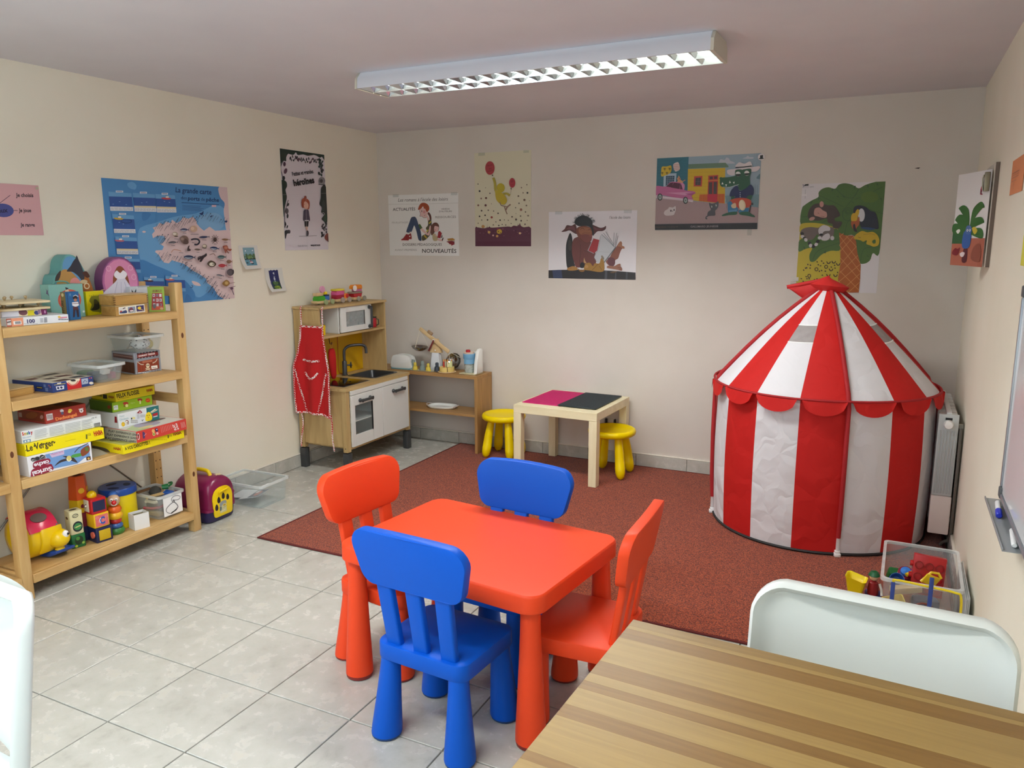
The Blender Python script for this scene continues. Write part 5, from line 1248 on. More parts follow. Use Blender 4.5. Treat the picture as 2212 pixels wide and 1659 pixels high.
A = front(t, w, d, h, [(870, 150), (1175, 140), (1205, 548), (905, 560)])
A.text('ANIMAUX', (965, 235), (1140, 228), 40, '#7a2a14', bold=.02).poly([(960, 250), (1140, 245), (1170, 520), (945, 530)], '#a01f20')
for j in range(3):
    for i in range(3): A.rect(970+i*60+j*3, 262+j*78, 1012+i*60+j*3, 310+j*78, ['#c8c0c4', '#8e6a70', '#e0d8d8'][(i+j) % 3]); A.ell(990+i*60, 286+j*78, 12, 14, ['#8a3038', '#d0c8d0', '#6a6a72'][(i*2+j) % 3])
A.poly([(955, 470), (1165, 462), (1172, 520), (948, 530)], '#c04a22').ell(1000, 465, 30, 38, '#6a6468').ell(1130, 500, 32, 20, '#c8a070'); done(A)
L, R, z0, z1, d = (.130, -2.205), (.130, -2.095), S1, 1.237, .03; w, h = dims(L, R, z0, z1)
t = gamebox('white card game box standing behind the green box and the wooden boxes', L, R, z0, z1, d, '#dfe3e8')
A = front(t, w, d, h, U); A.rect(2, 2, 34, 98, '#cfd8e0').text('MIX', (30, 96), (30, 10), 22, '#24303c', bold=.03).rect(40, 0, 96, 5, '#b8c0c8'); done(A)

# ---- second shelf ------------------------------------------------------------------
L, R, z0, z1, d = (.290, -2.735), (.276, -2.540), S2, .870, .245; w, h = dims(L, R, z0, z1)
t = gamebox('flat dark blue game box with a red dial on its edge, second shelf', L, R, z0, z1, d, '#26407e')
A = front(t, w, d, h, [(665, 285), (1190, 185), (1195, 305), (670, 410)])
A.poly([(845, 250), (1028, 215), (1035, 338), (855, 372)], '#c4252a').blob([(848, 250), (1008, 218), (1000, 260), (960, 300), (910, 312), (868, 288)], '#e6dcc4').line([(865, 270), (905, 303), (955, 295), (995, 250)], 9, '#c4252a', curve=True).ell(930, 245, 34, 14, '#2a2a2a').poly([(705, 325), (810, 310), (808, 358), (715, 372)], '#dfe2ea').ell(735, 345, 16, 15, '#1c2a5a').ell(775, 338, 16, 15, '#1c2a5a').poly([(1035, 225), (1120, 212), (1120, 285), (1038, 300)], '#a9b6cc').line([(1055, 275), (1080, 240), (1105, 265)], 8, '#26407e').ell(1160, 280, 28, 18, '#e4dccc').line([(685, 305), (830, 283)], 6, '#c8b84a').poly([(725, 280), (775, 272), (776, 284), (726, 292)], '#e4e4e4').ell(1140, 215, 10, 10, '#b03a4a').ell(1165, 212, 8, 8, '#c86a5a'); done(A)
A = left(t, w, d, h, [(135, 225), (665, 285), (670, 410), (140, 330)]); A.poly([(430, 310), (520, 320), (520, 352), (432, 340)], '#1a1f3a').line([(440, 325), (512, 335)], 8, '#b8a84a').poly([(535, 290), (565, 294), (568, 330), (538, 326)], '#5a74a4').poly([(555, 335), (595, 340), (597, 385), (557, 378)], '#5a74a4').ell(615, 310, 9, 9, '#a04a56').ell(635, 330, 9, 9, '#a04a56'); done(A)
A = topf(t, w, d, h, U)
A.rect(1, 1, 99, 99, '#cfcab8').poly([(20, 96), (55, 96), (50, 78), (16, 80)], '#47302e').poly([(58, 55), (95, 60), (90, 42), (60, 40)], '#56302c').poly([(30, 60), (52, 62), (50, 45), (28, 44)], '#46362e').poly([(8, 40), (30, 36), (34, 20), (10, 18)], '#6a4a44').poly([(60, 20), (95, 24), (96, 8), (62, 6)], '#39302c').poly([(38, 30), (55, 28), (54, 12), (36, 14)], '#8a8478').poly([(64, 90), (92, 92), (94, 74), (66, 72)], '#2d3040'); done(A)
t, w, h = woodbox('small flat wooden box at the left end of the second shelf', (.232, -2.884), (.218, -2.768), S2, .863, .13)
A = topf(t, w, .13, h, U); A.rect(6, 6, 94, 94, '#cbb98e').scribble(12, 15, 88, 85, 6, '#a8946a', 2); done(A)
# pirate chest box
L, R, z0, z1, d = (.212, -2.280), (.220, -2.140), S2, .932, .168; w, h = dims(L, R, z0, z1)
t = gamebox('treasure chest box in brown and grey with a skull on the second shelf', L, R, z0, z1, d, '#8f939c', lid=.68, name='treasure_chest_box', cat='box')
A = front(t, w, d, h, [(655, 1215), (1120, 1175), (1130, 1510), (705, 1580)])
A.poly([(720, 1225), (1085, 1195), (1092, 1265), (730, 1310)], '#7a2424').text('DIAMANT TRESOR', (752, 1285), (1042, 1248), 30, '#e8d8d4', bold=.04)
for i in range(7): A.ell(735+i*55, 1228-i*4.5, 22, 14, '#2e2024').ell(735+i*55, 1310-i*6.5, 16, 10, '#2e2024')
A.poly([(722, 1370), (1090, 1310), (1095, 1480), (742, 1545)], '#8e3a22')
for x in (770, 820, 870, 970, 1020, 1060): A.line([(x, 1362), (x+10, 1530)], 4, '#5a2014')
A.poly([(815, 1360), (985, 1338), (985, 1370), (820, 1392)], '#b06a50').line([(730, 1370), (790, 1410), (840, 1415)], 14, '#c8bca8', curve=True).line([(1070, 1325), (1040, 1370), (990, 1395)], 14, '#c8bca8', curve=True)
A.ell(910, 1430, 32, 34, '#e2d4b4').rect(890, 1450, 930, 1475, '#e2d4b4').ell(897, 1430, 9, 10, '#2a1410').ell(924, 1428, 9, 10, '#2a1410').line([(870, 1478), (950, 1505)], 11, '#e2d4b4').line([(950, 1475), (870, 1508)], 11, '#e2d4b4').poly([(965, 1440), (1065, 1428), (1068, 1475), (970, 1490)], '#efe9e2').scribble(985, 1455, 1050, 1468, 1, '#7a6a5a', 8)
A.line([(715, 1345), (715, 1570)], 18, '#a4a8b0').line([(1108, 1300), (1118, 1510)], 18, '#a4a8b0').scribble(745, 1540, 1090, 1552, 1, '#e0e0e4', 10); done(A)
A = left(t, w, d, h, [(280, 1180), (655, 1215), (705, 1580), (300, 1480)]); A.poly([(300, 1205), (640, 1250), (645, 1320), (305, 1262)], '#5a3a38').line([(310, 1230), (640, 1280)], 22, '#8a6a62').poly([(330, 1310), (680, 1370), (690, 1560), (340, 1460)], '#55301f').line([(480, 1340), (500, 1500)], 10, '#3a2016').line([(580, 1360), (600, 1530)], 10, '#3a2016'); done(A)
bin_m = clear_plastic('clear_box_plastic')
t = clear_box('clear_bin', 'clear plastic bin with a spotted bag inside on the treasure chest box', (.140, -2.205, .933), 0, .205, .155, .075, .84, group=GR, rim=.006)
def on_shelf(name, label, cat, b, loc, rot=(0, 0, 0)): o = b.obj(name); o.location = loc; o.rotation_euler = rot; return tag(o, label, cat, GR)
bagm = bpy.data.materials.new('spotted_cloth'); bagm.use_nodes = True; nt = bagm.node_tree; p_ = nt.nodes['Principled BSDF']; tc = nt.nodes.new('ShaderNodeTexCoord'); vo = nt.nodes.new('ShaderNodeTexVoronoi'); vo.inputs['Scale'].default_value = 75; nt.links.new(tc.outputs['Object'], vo.inputs['Vector']); r_ = ramp(nt, vo.outputs['Distance'], [(.30, '#3f454c'), (.36, '#dfe1e2')]); nt.links.new(r_.outputs[0], p_.inputs['Base Color']); p_.inputs['Roughness'].default_value = .8
q = MB(bagm); q.ball((0, 0, 0), .04, 18, sz=(1.1, 1.25, .72)); q.loft([[(x, y, z) for x, y in rrect(w_, d_, .004, 3)] for w_, d_, z in ((.03, .02, .02), (.018, .012, .034), (.04, .03, .042))])
on_shelf('cloth_bag', 'white cloth bag with small dark spots in the upper clear bin', 'bag', q, (.165, -2.205, .969), (0, .1, .2))
on_shelf('toy_block', 'yellow toy piece beside the spotted bag in the upper clear bin', 'toy', MB(M('#d8c23a', .5)).ball((0, 0, 0), .014, 14, sz=(1, 1, 1.4)), (.165, -2.147, .958))
t = clear_box('clear_bin', 'low clear plastic bin with grey toys in the middle of the second shelf', (.175, -2.448, S2+.0003), radians(4), .20, .135, .078, .86, group=GR, rim=.007)
on_shelf('toy_car', 'dark grey toy car with a white box lying in the low clear bin', 'toy', MB(M('#3f474e', .5)).box(-.03, .03, -.045, .04, 0, .022, bevel=.006).box(-.02, .02, -.03, .02, .0225, .04, bevel=.006), (.20, -2.475, S2+.006))
on_shelf('small_box', 'small white box on the grey toy in the low clear bin', 'box', MB(M('#dcdcda', .5)).box(-.012, .012, -.018, .018, 0, .02, bevel=.001), (.232, -2.452, S2+.035), (0, .2, .2))
on_shelf('toy_block', 'dark pink toy block at the right in the low clear bin', 'toy', MB(M('#9a4a62', .5)).box(-.03, .03, -.012, .012, 0, .03, bevel=.004), (.205, -2.412, S2+.006), (0, 0, .1))
on_shelf('toy_block', 'green toy block at the back of the low clear bin', 'toy', MB(M('#5a7a4a', .5)).box(-.025, .025, -.03, .03, 0, .035, bevel=.006), (.11, -2.46, S2+.006), (0, 0, .4))

# ---- third shelf, left pile ----------------------------------------------------------
L, R, z0, z1, d = (.307, -2.884), (.314, -2.609), S3, .593, .15; w, h = dims(L, R, z0, z1)
t = gamebox('white game box with upside-down title and bat picture, lowest of the left pile', L, R, z0, z1, d, '#e6e6ea')
A = front(t, w, d, h, [(355, 1220), (1185, 1040), (1195, 1275), (380, 1490)])
A.poly([(600, 1190), (1160, 1070), (1165, 1215), (1100, 1240), (1010, 1310), (700, 1375), (640, 1290)], '#6f9ad0').poly([(660, 1185), (850, 1140), (850, 1190), (690, 1230)], '#c9b4d4').text('Mission cache', (690, 1200), (840, 1162), 24, '#b04a7a')
A.blob([(720, 1340), (790, 1270), (870, 1240), (830, 1215), (900, 1215), (960, 1230), (1010, 1300), (920, 1270), (850, 1280), (790, 1300)], '#3a3436').ell(905, 1245, 30, 38, '#d8c878', 20).line([(880, 1250), (905, 1280), (940, 1250)], 9, '#f0f0e8', curve=True)
A.blob([(950, 1200), (1060, 1180), (1060, 1215), (950, 1235)], '#4f9a4a').blob([(1060, 1140), (1150, 1085), (1165, 1150), (1110, 1205), (1065, 1215)], '#8a4a2e').line([(980, 1170), (1040, 1110), (1150, 1060)], 9, '#3a2030', curve=True).ell(1130, 1130, 22, 26, '#5a7a3a')
A.poly([(410, 1235), (600, 1195), (610, 1235), (560, 1262), (420, 1280)], '#77797d').ell(435, 1252, 30, 25, '#26262a').ell(495, 1238, 30, 25, '#26262a').ell(560, 1215, 30, 25, '#26262a').line([(545, 1225), (580, 1212)], 7, '#e8e8e8').text('Ol', (450, 1242), (418, 1250), 24, '#e8e8e8')
for dx, col in ((0, '#8e1f3a'),):
    A.blob([(400, 1455), (430, 1380), (640, 1315), (690, 1330), (680, 1400), (420, 1475)], '#8e1f3a').blob([(430, 1340), (460, 1280), (640, 1240), (650, 1300), (470, 1365)], '#8e1f3a')
A.text('Surical', (675, 1345), (415, 1418), -0+58, '#e8e6ee', bold=.035).text('cache', (645, 1260), (440, 1312), 52, '#e8e6ee', bold=.035)
A.poly([(1118, 1228), (1168, 1218), (1170, 1262), (1120, 1272)], '#4a2a1a').ell(1145, 1248, 14, 14, '#d8b05a'); done(A)
L, R, z0, z1, d = (.303, -2.886), (.318, -2.545), .5935, .6435, .24; w, h = dims(L, R, z0, z1)
t = gamebox('long flat yellow orchard game box on the white box with the bat picture', L, R, z0, z1, d, '#f0dd0c')
A = front(t, w, d, h, [(230, 1075), (1345, 845), (1355, 985), (255, 1230)])
A.text('Le Verger', (268, 1160), (662, 1075), 88, '#2f2620', bold=.02).line([(245, 1148), (275, 1130)], 9, '#2f2620').ell(375, 1085, 10, 15, '#2f2620', 20).ell(475, 1060, 10, 14, '#2f2620', 30).ell(660, 1040, 9, 16, '#2f2620', 40).text('HABA', (1212, 950), (1335, 925), 52, '#b5301c', bold=.05).line([(1215, 958), (1335, 934)], 5, '#b5301c').rect(1098, 935, 1120, 995, '#6a6a20').text('CE', (1130, 955), (1170, 947), 28, '#4a4a18').line([(810, 1025), (960, 995)], 4, '#b8a80e'); done(A)
L, R, z0, z1, d = (.284, -2.882), (.290, -2.533), .644, .697, .22; w, h = dims(L, R, z0, z1)
t = gamebox('long white game box with fine print on its edge, left pile', L, R, z0, z1, d, '#dfe3e4')
A = front(t, w, d, h, [(275, 890), (1300, 700), (1310, 830), (285, 1065)])
x = 292
for ch, c, ww in (('S', '#c8281e', 30), ('m', '#d8a01c', 40), ('o', '#2f8a3a', 28), ('b', '#2a50a8', 30), ('y', '#b5202c', 34)): A.text(ch, (x, 945-(x-292)*.18), (x+ww-3, 945-(x+ww-295)*.18), 42, c, bold=.05); x += ww
A.text('Petit cuisinier', (298, 990), (430, 962), 22, '#7aa0c8').poly([(300, 1012), (412, 992), (414, 1030), (302, 1048)], '#5a8ab8').poly([(318, 1018), (345, 1013), (346, 1035), (320, 1040)], '#dfe3e4').poly([(360, 1010), (398, 1004), (398, 1026), (362, 1032)], '#dfe3e4')
for x0, x1 in ((475, 665), (685, 880), (890, 1075), (1090, 1210)):
    for k in range(7): y0 = 885-(x0-475)*.186+k*17; A.line([(x0, y0), (x1-random.uniform(0, 30), y0-(x1-x0)*.186)], 5, '#a2a8aa')
A.poly([(1225, 800), (1290, 790), (1292, 832), (1228, 842)], '#4a4e50').scribble(1228, 800, 1290, 838, 5, '#b8bcbc', 4).text('CE W', (1200, 748), (1255, 738), 20, '#50585a'); done(A)
L, R, z0, z1, d = (.258, -2.761), (.254, -2.574), .6975, .752, .18; w, h = dims(L, R, z0, z1)
t = gamebox('brick-red game box with two small figures on its front, topmost of the left pile', L, R, z0, z1, d, '#a2352a')
A = front(t, w, d, h, [(580, 650), (1095, 545), (1110, 700), (590, 815)])
A.poly([(598, 685), (678, 670), (684, 750), (606, 768)], '#e4dedc').scribble(608, 690, 676, 750, 4, '#8a6a66', 9).ell(795, 640, 24, 20, '#d8d8e0').ell(800, 670, 18, 20, '#5a5a78').ell(900, 635, 26, 20, '#e2b83a').ell(890, 655, 20, 14, '#e8cc60').text('Dschungel', (715, 768), (985, 705), 40, '#e88a4a', bold=.05).ell(1040, 640, 26, 26, '#eee6e2').line([(1005, 622), (1065, 608)], 10, '#e0d0cc').ell(1040, 640, 12, 12, '#8a7a78'); done(A)
A = left(t, w, d, h, [(300, 580), (580, 650), (590, 815), (310, 720)]); A.poly([(320, 600), (570, 662), (575, 790), (330, 700)], '#7a3218').poly([(312, 630), (342, 636), (345, 690), (316, 682)], '#a88a80').ell(545, 715, 18, 26, '#b08078').ell(440, 680, 60, 40, '#8e4a1e'); done(A)
A = topf(t, w, d, h, U); A.rect(4, 4, 96, 96, '#7d3a20').ell(40, 45, 28, 22, '#8f5a24').ell(70, 60, 18, 20, '#4a3020').ell(25, 75, 16, 12, '#6a2a1a'); done(A)
# ---- third shelf, right pile -----------------------------------------------------------
L, R, z0, z1, d = (.352, -2.486), (.352, -2.150), S3, .5485, .21; w, h = dims(L, R, z0, z1)
t = gamebox('yellow carrot game box, lowest in the right pile of the third shelf', L, R, z0, z1, d, '#ecd80e')
A = front(t, w, d, h, [(705, 1310), (1945, 1010), (1950, 1160), (730, 1500)])
A.text('A VOS CAROTTES !', (765, 1408), (1315, 1268), 68, '#3a3418', bold=.03).text('HABA', (1765, 1115), (1905, 1082), 50, '#8a3a14', bold=.05).rect(1655, 1105, 1680, 1160, '#6a6220').scribble(1340, 1180, 1640, 1200, 1, '#a89a10', 6).text('CE', (1690, 1138), (1735, 1128), 34, '#5a5618'); done(A)
A = left(t, w, d, h, [(110, 1230), (705, 1310), (730, 1500), (140, 1420)]); A.text('HABA', (535, 1395), (675, 1412), 55, '#a8321a', bold=.05).blob([(130, 1340), (300, 1360), (420, 1400), (460, 1480), (150, 1430)], '#6a5f48'); done(A)
A = topf(t, w, d, h, U); A.rect(3, 3, 97, 97, '#c8c86a').ell(20, 40, 10, 14, '#8a8a3a').ell(60, 70, 16, 10, '#d88a3a'); done(A)
L, R, z0, z1, d = (.372, -2.428), (.362, -2.140), .549, .6015, .20; w, h = dims(L, R, z0, z1)
t = gamebox('flat red learning game box with lettered sides, second in the right pile', L, R, z0, z1, d, '#cf4238')
A = front(t, w, d, h, [(1000, 1040), (1965, 790), (1975, 990), (1010, 1275)])
A.ell(1045, 1135, 28, 70, '#e8e0dc').ell(1045, 1135, 17, 55, '#b03a34').blob([(1135, 1040), (1180, 1060), (1175, 1160), (1140, 1170)], '#4a3a6a').line([(1160, 1120), (1210, 1070)], 8, '#d8a0a8').ell(1348, 1020, 30, 38, '#e8b06a').ell(1415, 1000, 28, 38, '#2a2450').ell(1358, 1085, 30, 36, '#c8c070').ell(1358, 1085, 14, 18, '#6a7a2a').ell(1425, 1070, 22, 28, '#e8b0b0').ell(1418, 990, 12, 12, '#e0d8ee')
for k in range(8): A.line([(1495+k*30, 935-k*7), (1515+k*30, 1060-k*12)], 8, '#e09088')
A.text('PLAY', (1790, 1000), (1745, 885), 40, '#f0e8e4', bold=.05).text('& FUN', (1830, 990), (1795, 870), 30, '#f0e8e4', bold=.05)
for k in range(4): A.line([(1865+k*20, 860-k*5), (1885+k*20, 970-k*8)], 8, '#e8a8a0')
done(A)
A = left(t, w, d, h, [(370, 970), (1000, 1040), (1010, 1275), (370, 1180)]); A.rect(300, 900, 1020, 1300, '#b8b6a8')
for k, (s_, x0) in enumerate((('PLAY EXPERIENCE LEARN', 430), ('PLAY EXPERIENCE LEARN', 390), ('PLAY EXPERIENCE LEARN', 350))): A.text(s_, (x0, 1045+k*68), (x0+640, 1128+k*68), 44, '#3c3a40', bold=.03)
done(A)
A = topf(t, w, d, h, U); A.rect(2, 2, 98, 98, '#d8d6cc').poly([(4, 98), (30, 98), (30, 40), (4, 60)], '#b8c890').ell(45, 60, 22, 24, '#a8a0b4').ell(55, 40, 14, 18, '#8a7a86').ell(30, 80, 14, 8, '#d8c890').ell(75, 45, 16, 10, '#6a5a58'); done(A)
L, R, z0, z1, d = (.250, -2.421), (.253, -2.202), .602, .6705, .19; w, h = dims(L, R, z0, z1)
t = gamebox('white game box with chicks and a teal end, third in the right pile', L, R, z0, z1, d, '#dfe2e4')
A = front(t, w, d, h, [(600, 680), (1430, 520), (1435, 790), (620, 985)])
A.poly([(1195, 560), (1440, 510), (1440, 795), (1205, 845)], '#256e70').blob([(1165, 800), (1180, 700), (1225, 650), (1270, 665), (1298, 740), (1280, 810), (1190, 832)], '#efd31c').ell(1203, 720, 9, 10, '#20201c').ell(1243, 712, 9, 10, '#20201c').ell(1222, 755, 14, 18, '#d8a018').poly([(1268, 650), (1365, 580), (1380, 596), (1278, 662)], '#e2dcc0').poly([(1285, 662), (1400, 598), (1408, 612), (1292, 672)], '#d8d2b0').poly([(1305, 690), (1405, 660), (1405, 712), (1310, 735)], '#b0202c').line([(1318, 748), (1400, 728)], 14, '#efe8e6')
A.text('Happy', (640, 745), (745, 722), 38, '#9ab8bc').text('Chickens', (638, 820), (828, 780), 44, '#86aab4').ell(710, 892, 38, 48, '#e2bc2c').ring(710, 892, 24, 30, 6, '#c89018').ell(790, 855, 40, 50, '#7a2c20').ell(785, 860, 32, 40, '#eee8dc').ell(795, 865, 12, 13, '#20201c').poly([(998, 665), (1065, 600), (1112, 650), (1080, 675)], '#8a1c22').ell(1065, 650, 20, 18, '#d8b0b0').poly([(1000, 690), (1050, 680), (1052, 770), (1006, 785)], '#c2c6ca').ell(890, 775, 12, 20, '#2a2a2c').ell(935, 765, 32, 24, '#e2d890').scribble(870, 800, 1010, 870, 4, '#8a8070', 7).scribble(1060, 690, 1160, 750, 4, '#9a9ca0', 6).line([(1085, 800), (1100, 825), (1118, 790)], 8, '#303030', curve=True); done(A)
A = left(t, w, d, h, [(0, 640), (600, 680), (620, 985), (0, 870)]); A.poly([(515, 725), (570, 730), (580, 858), (505, 850)], '#941c2a'); done(A)
L, R, z0, z1, d = (.205, -2.411), (.214, -2.203), .671, .7185, .17; w, h = dims(L, R, z0, z1)
t = gamebox('bright green mushroom game box, fourth in the right pile', L, R, z0, z1, d, '#93b81c')
A = front(t, w, d, h, [(480, 450), (1280, 310), (1290, 500), (490, 665)])
A.poly([(505, 515), (600, 500), (605, 595), (512, 610)], '#dfe4e0').line([(525, 560), (560, 530), (580, 555)], 12, '#90a098').ell(765, 470, 55, 34, '#b5382c').ell(785, 515, 28, 34, '#e6e090').ell(735, 525, 18, 20, '#8a6a2a').ell(1050, 400, 48, 30, '#a83a2a').poly([(1038, 415), (1065, 410), (1068, 480), (1040, 488)], '#e2e0a0').ell(1203, 415, 46, 42, '#c84a1c', -15).line([(1175, 425), (1230, 405)], 8, '#e08a4a').text('Djeco', (870, 480), (950, 462), 24, '#c8d88a'); done(A)
A = left(t, w, d, h, [(0, 410), (480, 450), (490, 665), (0, 610)]); A.rect(-50, 380, 480, 700, '#4d6a18').ell(415, 545, 40, 40, '#8a3a20'); done(A)
L, R, z0, z1, d = (.212, -2.395), (.216, -2.187), .719, .763, .175; w, h = dims(L, R, z0, z1)
t = gamebox('yellow game box with a black hand-drawn title, topmost of the right pile', L, R, z0, z1, d, '#ddc818')
A = front(t, w, d, h, [(480, 260), (1310, 110), (1325, 290), (495, 440)])
A.text('FELIX FLOSSE', (515, 365), (985, 278), 82, '#23200f', bold=.03).line([(525, 388), (770, 345)], 5, '#23200f').text('HABA', (1145, 238), (1280, 212), 46, '#9a2c18', bold=.05).line([(1150, 246), (1280, 222)], 5, '#9a2c18'); done(A)
A = left(t, w, d, h, [(0, 250), (480, 260), (495, 440), (0, 400)]); A.text('HABA', (330, 365), (455, 372), 45, '#8a2c18', bold=.05).rect(215, 310, 300, 385, '#33302a').text('FLOSSE', (30, 340), (200, 350), 50, '#3a3518', bold=.03); done(A)
q = MB(M('#aaa394', .6)); q.grid(lambda u, v: (.10+.17*u, -2.585+.085*v, S3+.0006+.012*sin(pi*u)*v), 8, 4); q.grid(lambda u, v: (.10+.17*u, -2.5-.085*v, S3+.0001+.012*sin(pi*u)*(1-v)), 8, 4)
tag(q.obj('paper_sheet', angle=80, weld=False), 'loose greyish sheet lying between the two piles on the third shelf', 'sheet', GR)

# ---- bottom shelf ----------------------------------------------------------------------
B = S4+.0004; yel = M('#e9c20a', .28)
# roller toy with a bird
t = thing('roller_toy', 'big yellow roller toy with a pink lid and a small bird on blue rocker', 'toy', (.155, -2.790, B), 0, GR)
q = MB(yel); mx = Matrix.Translation((0, -.025, .108)) @ Matrix.Rotation(pi/2, 4, 'X')
prof = [(0, -.070), (.05, -.070), (.084, -.062), (.096, -.045), (.098, 0), (.096, .045), (.084, .062), (.05, .070), (0, .070)]
rings = []
for r, z in prof: rings.append([(max(r, 1e-4)*cos(2*pi*k/30), max(r, 1e-4)*sin(2*pi*k/30), z) for k in range(30)])
q.loft(rings, cap=False, mx=mx); q.obj('drum', t, angle=60)
q = MB(M('#d2284e', .25)); a_ = [radians(k) for k in range(20, 136, 10)]
q.loft([[(r*cos(a), y, .108+r*sin(a)) for r, y in ((.0995, -.088), (.104, -.084), (.104, .034), (.0995, .038))] for a in a_]); q.obj('lid', t, 'pink curved lid', angle=60)
MB(M('#6a5a56', .15)).lathe([(0, 0), (.024, 0), (.024, .004), (0, .005)], 20, mx=Matrix.Translation((.062, -.025, .191)) @ Matrix.Rotation(radians(36), 4, 'Y') @ Matrix.Diagonal((1, 1.4, 1, 1)), cap=False).obj('window', t, 'dark oval opening')
q = MB(yel); q.loft([[(r*cos(a), y, .108+r*sin(a)) for r, y in ((.099, -.045), (.107, -.04), (.107, .045), (.099, .05))] for a in [radians(k) for k in range(-42, 23, 8)]]); q.obj('side_guard', t, angle=60)
q = MB(M('#1d4fb0', .3)); P = [(x, z) for x, z in ((-.06, 0.0), (.02, .0), (.07, .006), (.118, .030), (.12, .042), (.06, .03), (-.06, .026))]
q.prism(P, .0, .085, bevel=.004, mx=Matrix(((1, 0, 0, 0), (0, 0, 1, 0), (0, 1, 0, 0), (0, 0, 0, 1)))); q.obj('rocker', t, 'blue rocker base', angle=50)
q = MB(yel); q.ball((.098, .030, .088), .044, 22, sz=(1, 1, .93)); q.lathe([(.020, .040), (.016, .05), (.022, .06)], 16, c=(.098, .030, 0)); hd = q.obj('bird_head', t, angle=60)
MB(M('#eeeeee', .3)).ball((.132, .040, .108), .0145, 14, sz=(.7, 1, 1.25)).obj('eye', hd, 'white eye'); MB(M('#151515', .3)).ball((.1415, .045, .110), .0055, 10).obj('pupil', hd)
MB(M('#1d8a86', .4)).loft([[(.094+dx*k, .030+dy*k, .126+z) for dx, dy in ((.008, 0), (0, .006), (-.008, 0), (0, -.006))] for k, z in ((.6, 0), (1, .012), (.3, .028))]).obj('crest', hd, 'teal crest')
# stacking blocks
def stack_cube(t, x, y, z, s, h, m, label=None, r=.006, rz=0, name='block'):
    return MB(m).prism(rrect(s, s, r, 3), 0, h, bevel=.003, mx=Matrix.Translation((x, y, z)) @ Matrix.Rotation(rz, 4, 'Z')).obj(name, t, label)
t = thing('stacking_tower', 'tower of a cream block on a green block right of the yellow roller toy', 'toy', (.195, -2.647, B), radians(-12), GR)
stack_cube(t, 0, 0, 0, .060, .062, M('#1c6a38', .35), 'green lower block'); stack_cube(t, 0, 0, .0625, .055, .108, M('#d8d2a8', .4), 'cream upper block')
A = Art(U, .055, .108); A.ring(55, 68, 34, 18, 9, '#1d2730').ell(55, 68, 28, 15, '#3a8a4a').line([(36, 70), (78, 66)], 4, '#d8d28a').ring(45, 20, 22, 7, 3, '#4a4a40').line([(25, 22), (65, 18)], 2, '#4a4a40'); A.put(t, frame_mx((.0275, -.0275, .0625), (0, 1, 0), (0, 0, 1)), 'print')
A = Art(U, .055, .108); A.ell(50, 30, 20, 6, '#5a3a24').ell(55, 90, 18, 6, '#8a2a2a'); A.put(t, frame_mx((-.0275, -.0275, .0625), (1, 0, 0), (0, 0, 1)), 'print')
A = Art(U, .06, .062); A.ell(52, 45, 30, 34, '#14301c').ell(45, 30, 14, 14, '#4a8a3a').ell(30, 85, 10, 9, '#a8b83a').ell(80, 70, 10, 9, '#8ab04a'); A.put(t, frame_mx((.03, -.03, 0), (0, 1, 0), (0, 0, 1)), 'print')
MB(M('#3a3428', .6)).lathe([(0, 0), (.012, 0), (0, .0005)], 14, mx=Matrix.Translation((0, 0, .1706)) @ Matrix.Diagonal((.8, 1.4, 1, 1)), cap=False).obj('slot', t)
# tower of tapered hexagonal cups
t = thing('stacking_tower', 'tall tapering tower of stacking cups, orange on top, behind the alphabet cubes', 'toy', (.135, -2.572, B), radians(15), GR)
z = 0
for h_, r0, r1, c in ((.066, .050, .048, '#20284e'), (.066, .048, .046, '#7c1a2e'), (.06, .046, .044, '#d8b01c'), (.108, .044, .036, '#d0521c')):
    MB(M(c, .35)).loft([[(r*cos(2*pi*k/6), r*sin(2*pi*k/6), zz) for k in range(6)] for r, zz in ((r0, z), (r0-.0005, z+.01), (r1, z+h_-.003), (r1-.003, z+h_))]).obj('cup', t); z += h_+.0004
for a, zz, c in ((0, .235, '#e2b02a'), (-60, .235, '#e2b02a'), (0, .16, '#8a1c2c'), (-60, .16, '#7a2030'), (-60, .03, '#c8ccd8'), (0, .095, '#3a3a8a')):
    a = radians(a+30); rr = .0405 if zz > .2 else .0412 if zz > .12 else .043
    MB(M(c, .4)).lathe([(0, 0), (.013, 0), (.013, .0025), (.008, .003), (0, .003)], 16, mx=Matrix.Translation(((rr-.004)*cos(a)*.97, (rr-.004)*sin(a)*.97, zz)) @ Matrix.Rotation(a, 4, 'Z') @ Matrix.Rotation(pi/2, 4, 'Y'), cap=False).obj('disc', t)
MB(M('#5a1c10', .6)).lathe([(0, 0), (.018, 0), (0, .0006)], 14, c=(0, 0, z+.0002), cap=False).obj('opening', t)
# alphabet cubes
t = thing('stacking_tower', 'three stacked activity cubes, navy, yellow with a letter C and red, on the bottom shelf', 'toy', (.225, -2.548, B), radians(-8), GR)
stack_cube(t, 0, 0, 0, .076, .068, M('#18224e', .35), 'navy cube'); stack_cube(t, -.004, -.003, .0685, .070, .066, M('#eab91a', .35), 'yellow cube'); stack_cube(t, -.007, -.008, .135, .070, .070, M('#bf1822', .3), 'red cube')
MB(M('#c8a818', .5, bump=.8, bscale=150)).box(.0385, .041, -.026, .026, .010, .058, bevel=.001).obj('tile_panel', t, 'rough yellow panel')
A = Art(U, .058, .052); A.rect(0, 0, 100, 100, '#d86a6a'); 
for k in range(6): A.ring(15+14*k, 20+(k*37) % 60, 9, 9, 3, '#e8a09a')
A.text('C', (30, 82), (74, 82), 62, '#3454a8', bold=.05).line([(36, 70), (32, 45), (42, 28)], 6, '#dfe3ee', curve=True); A.put(t, frame_mx((.0312, -.032, .075), (0, 1, 0), (0, 0, 1)), 'print')
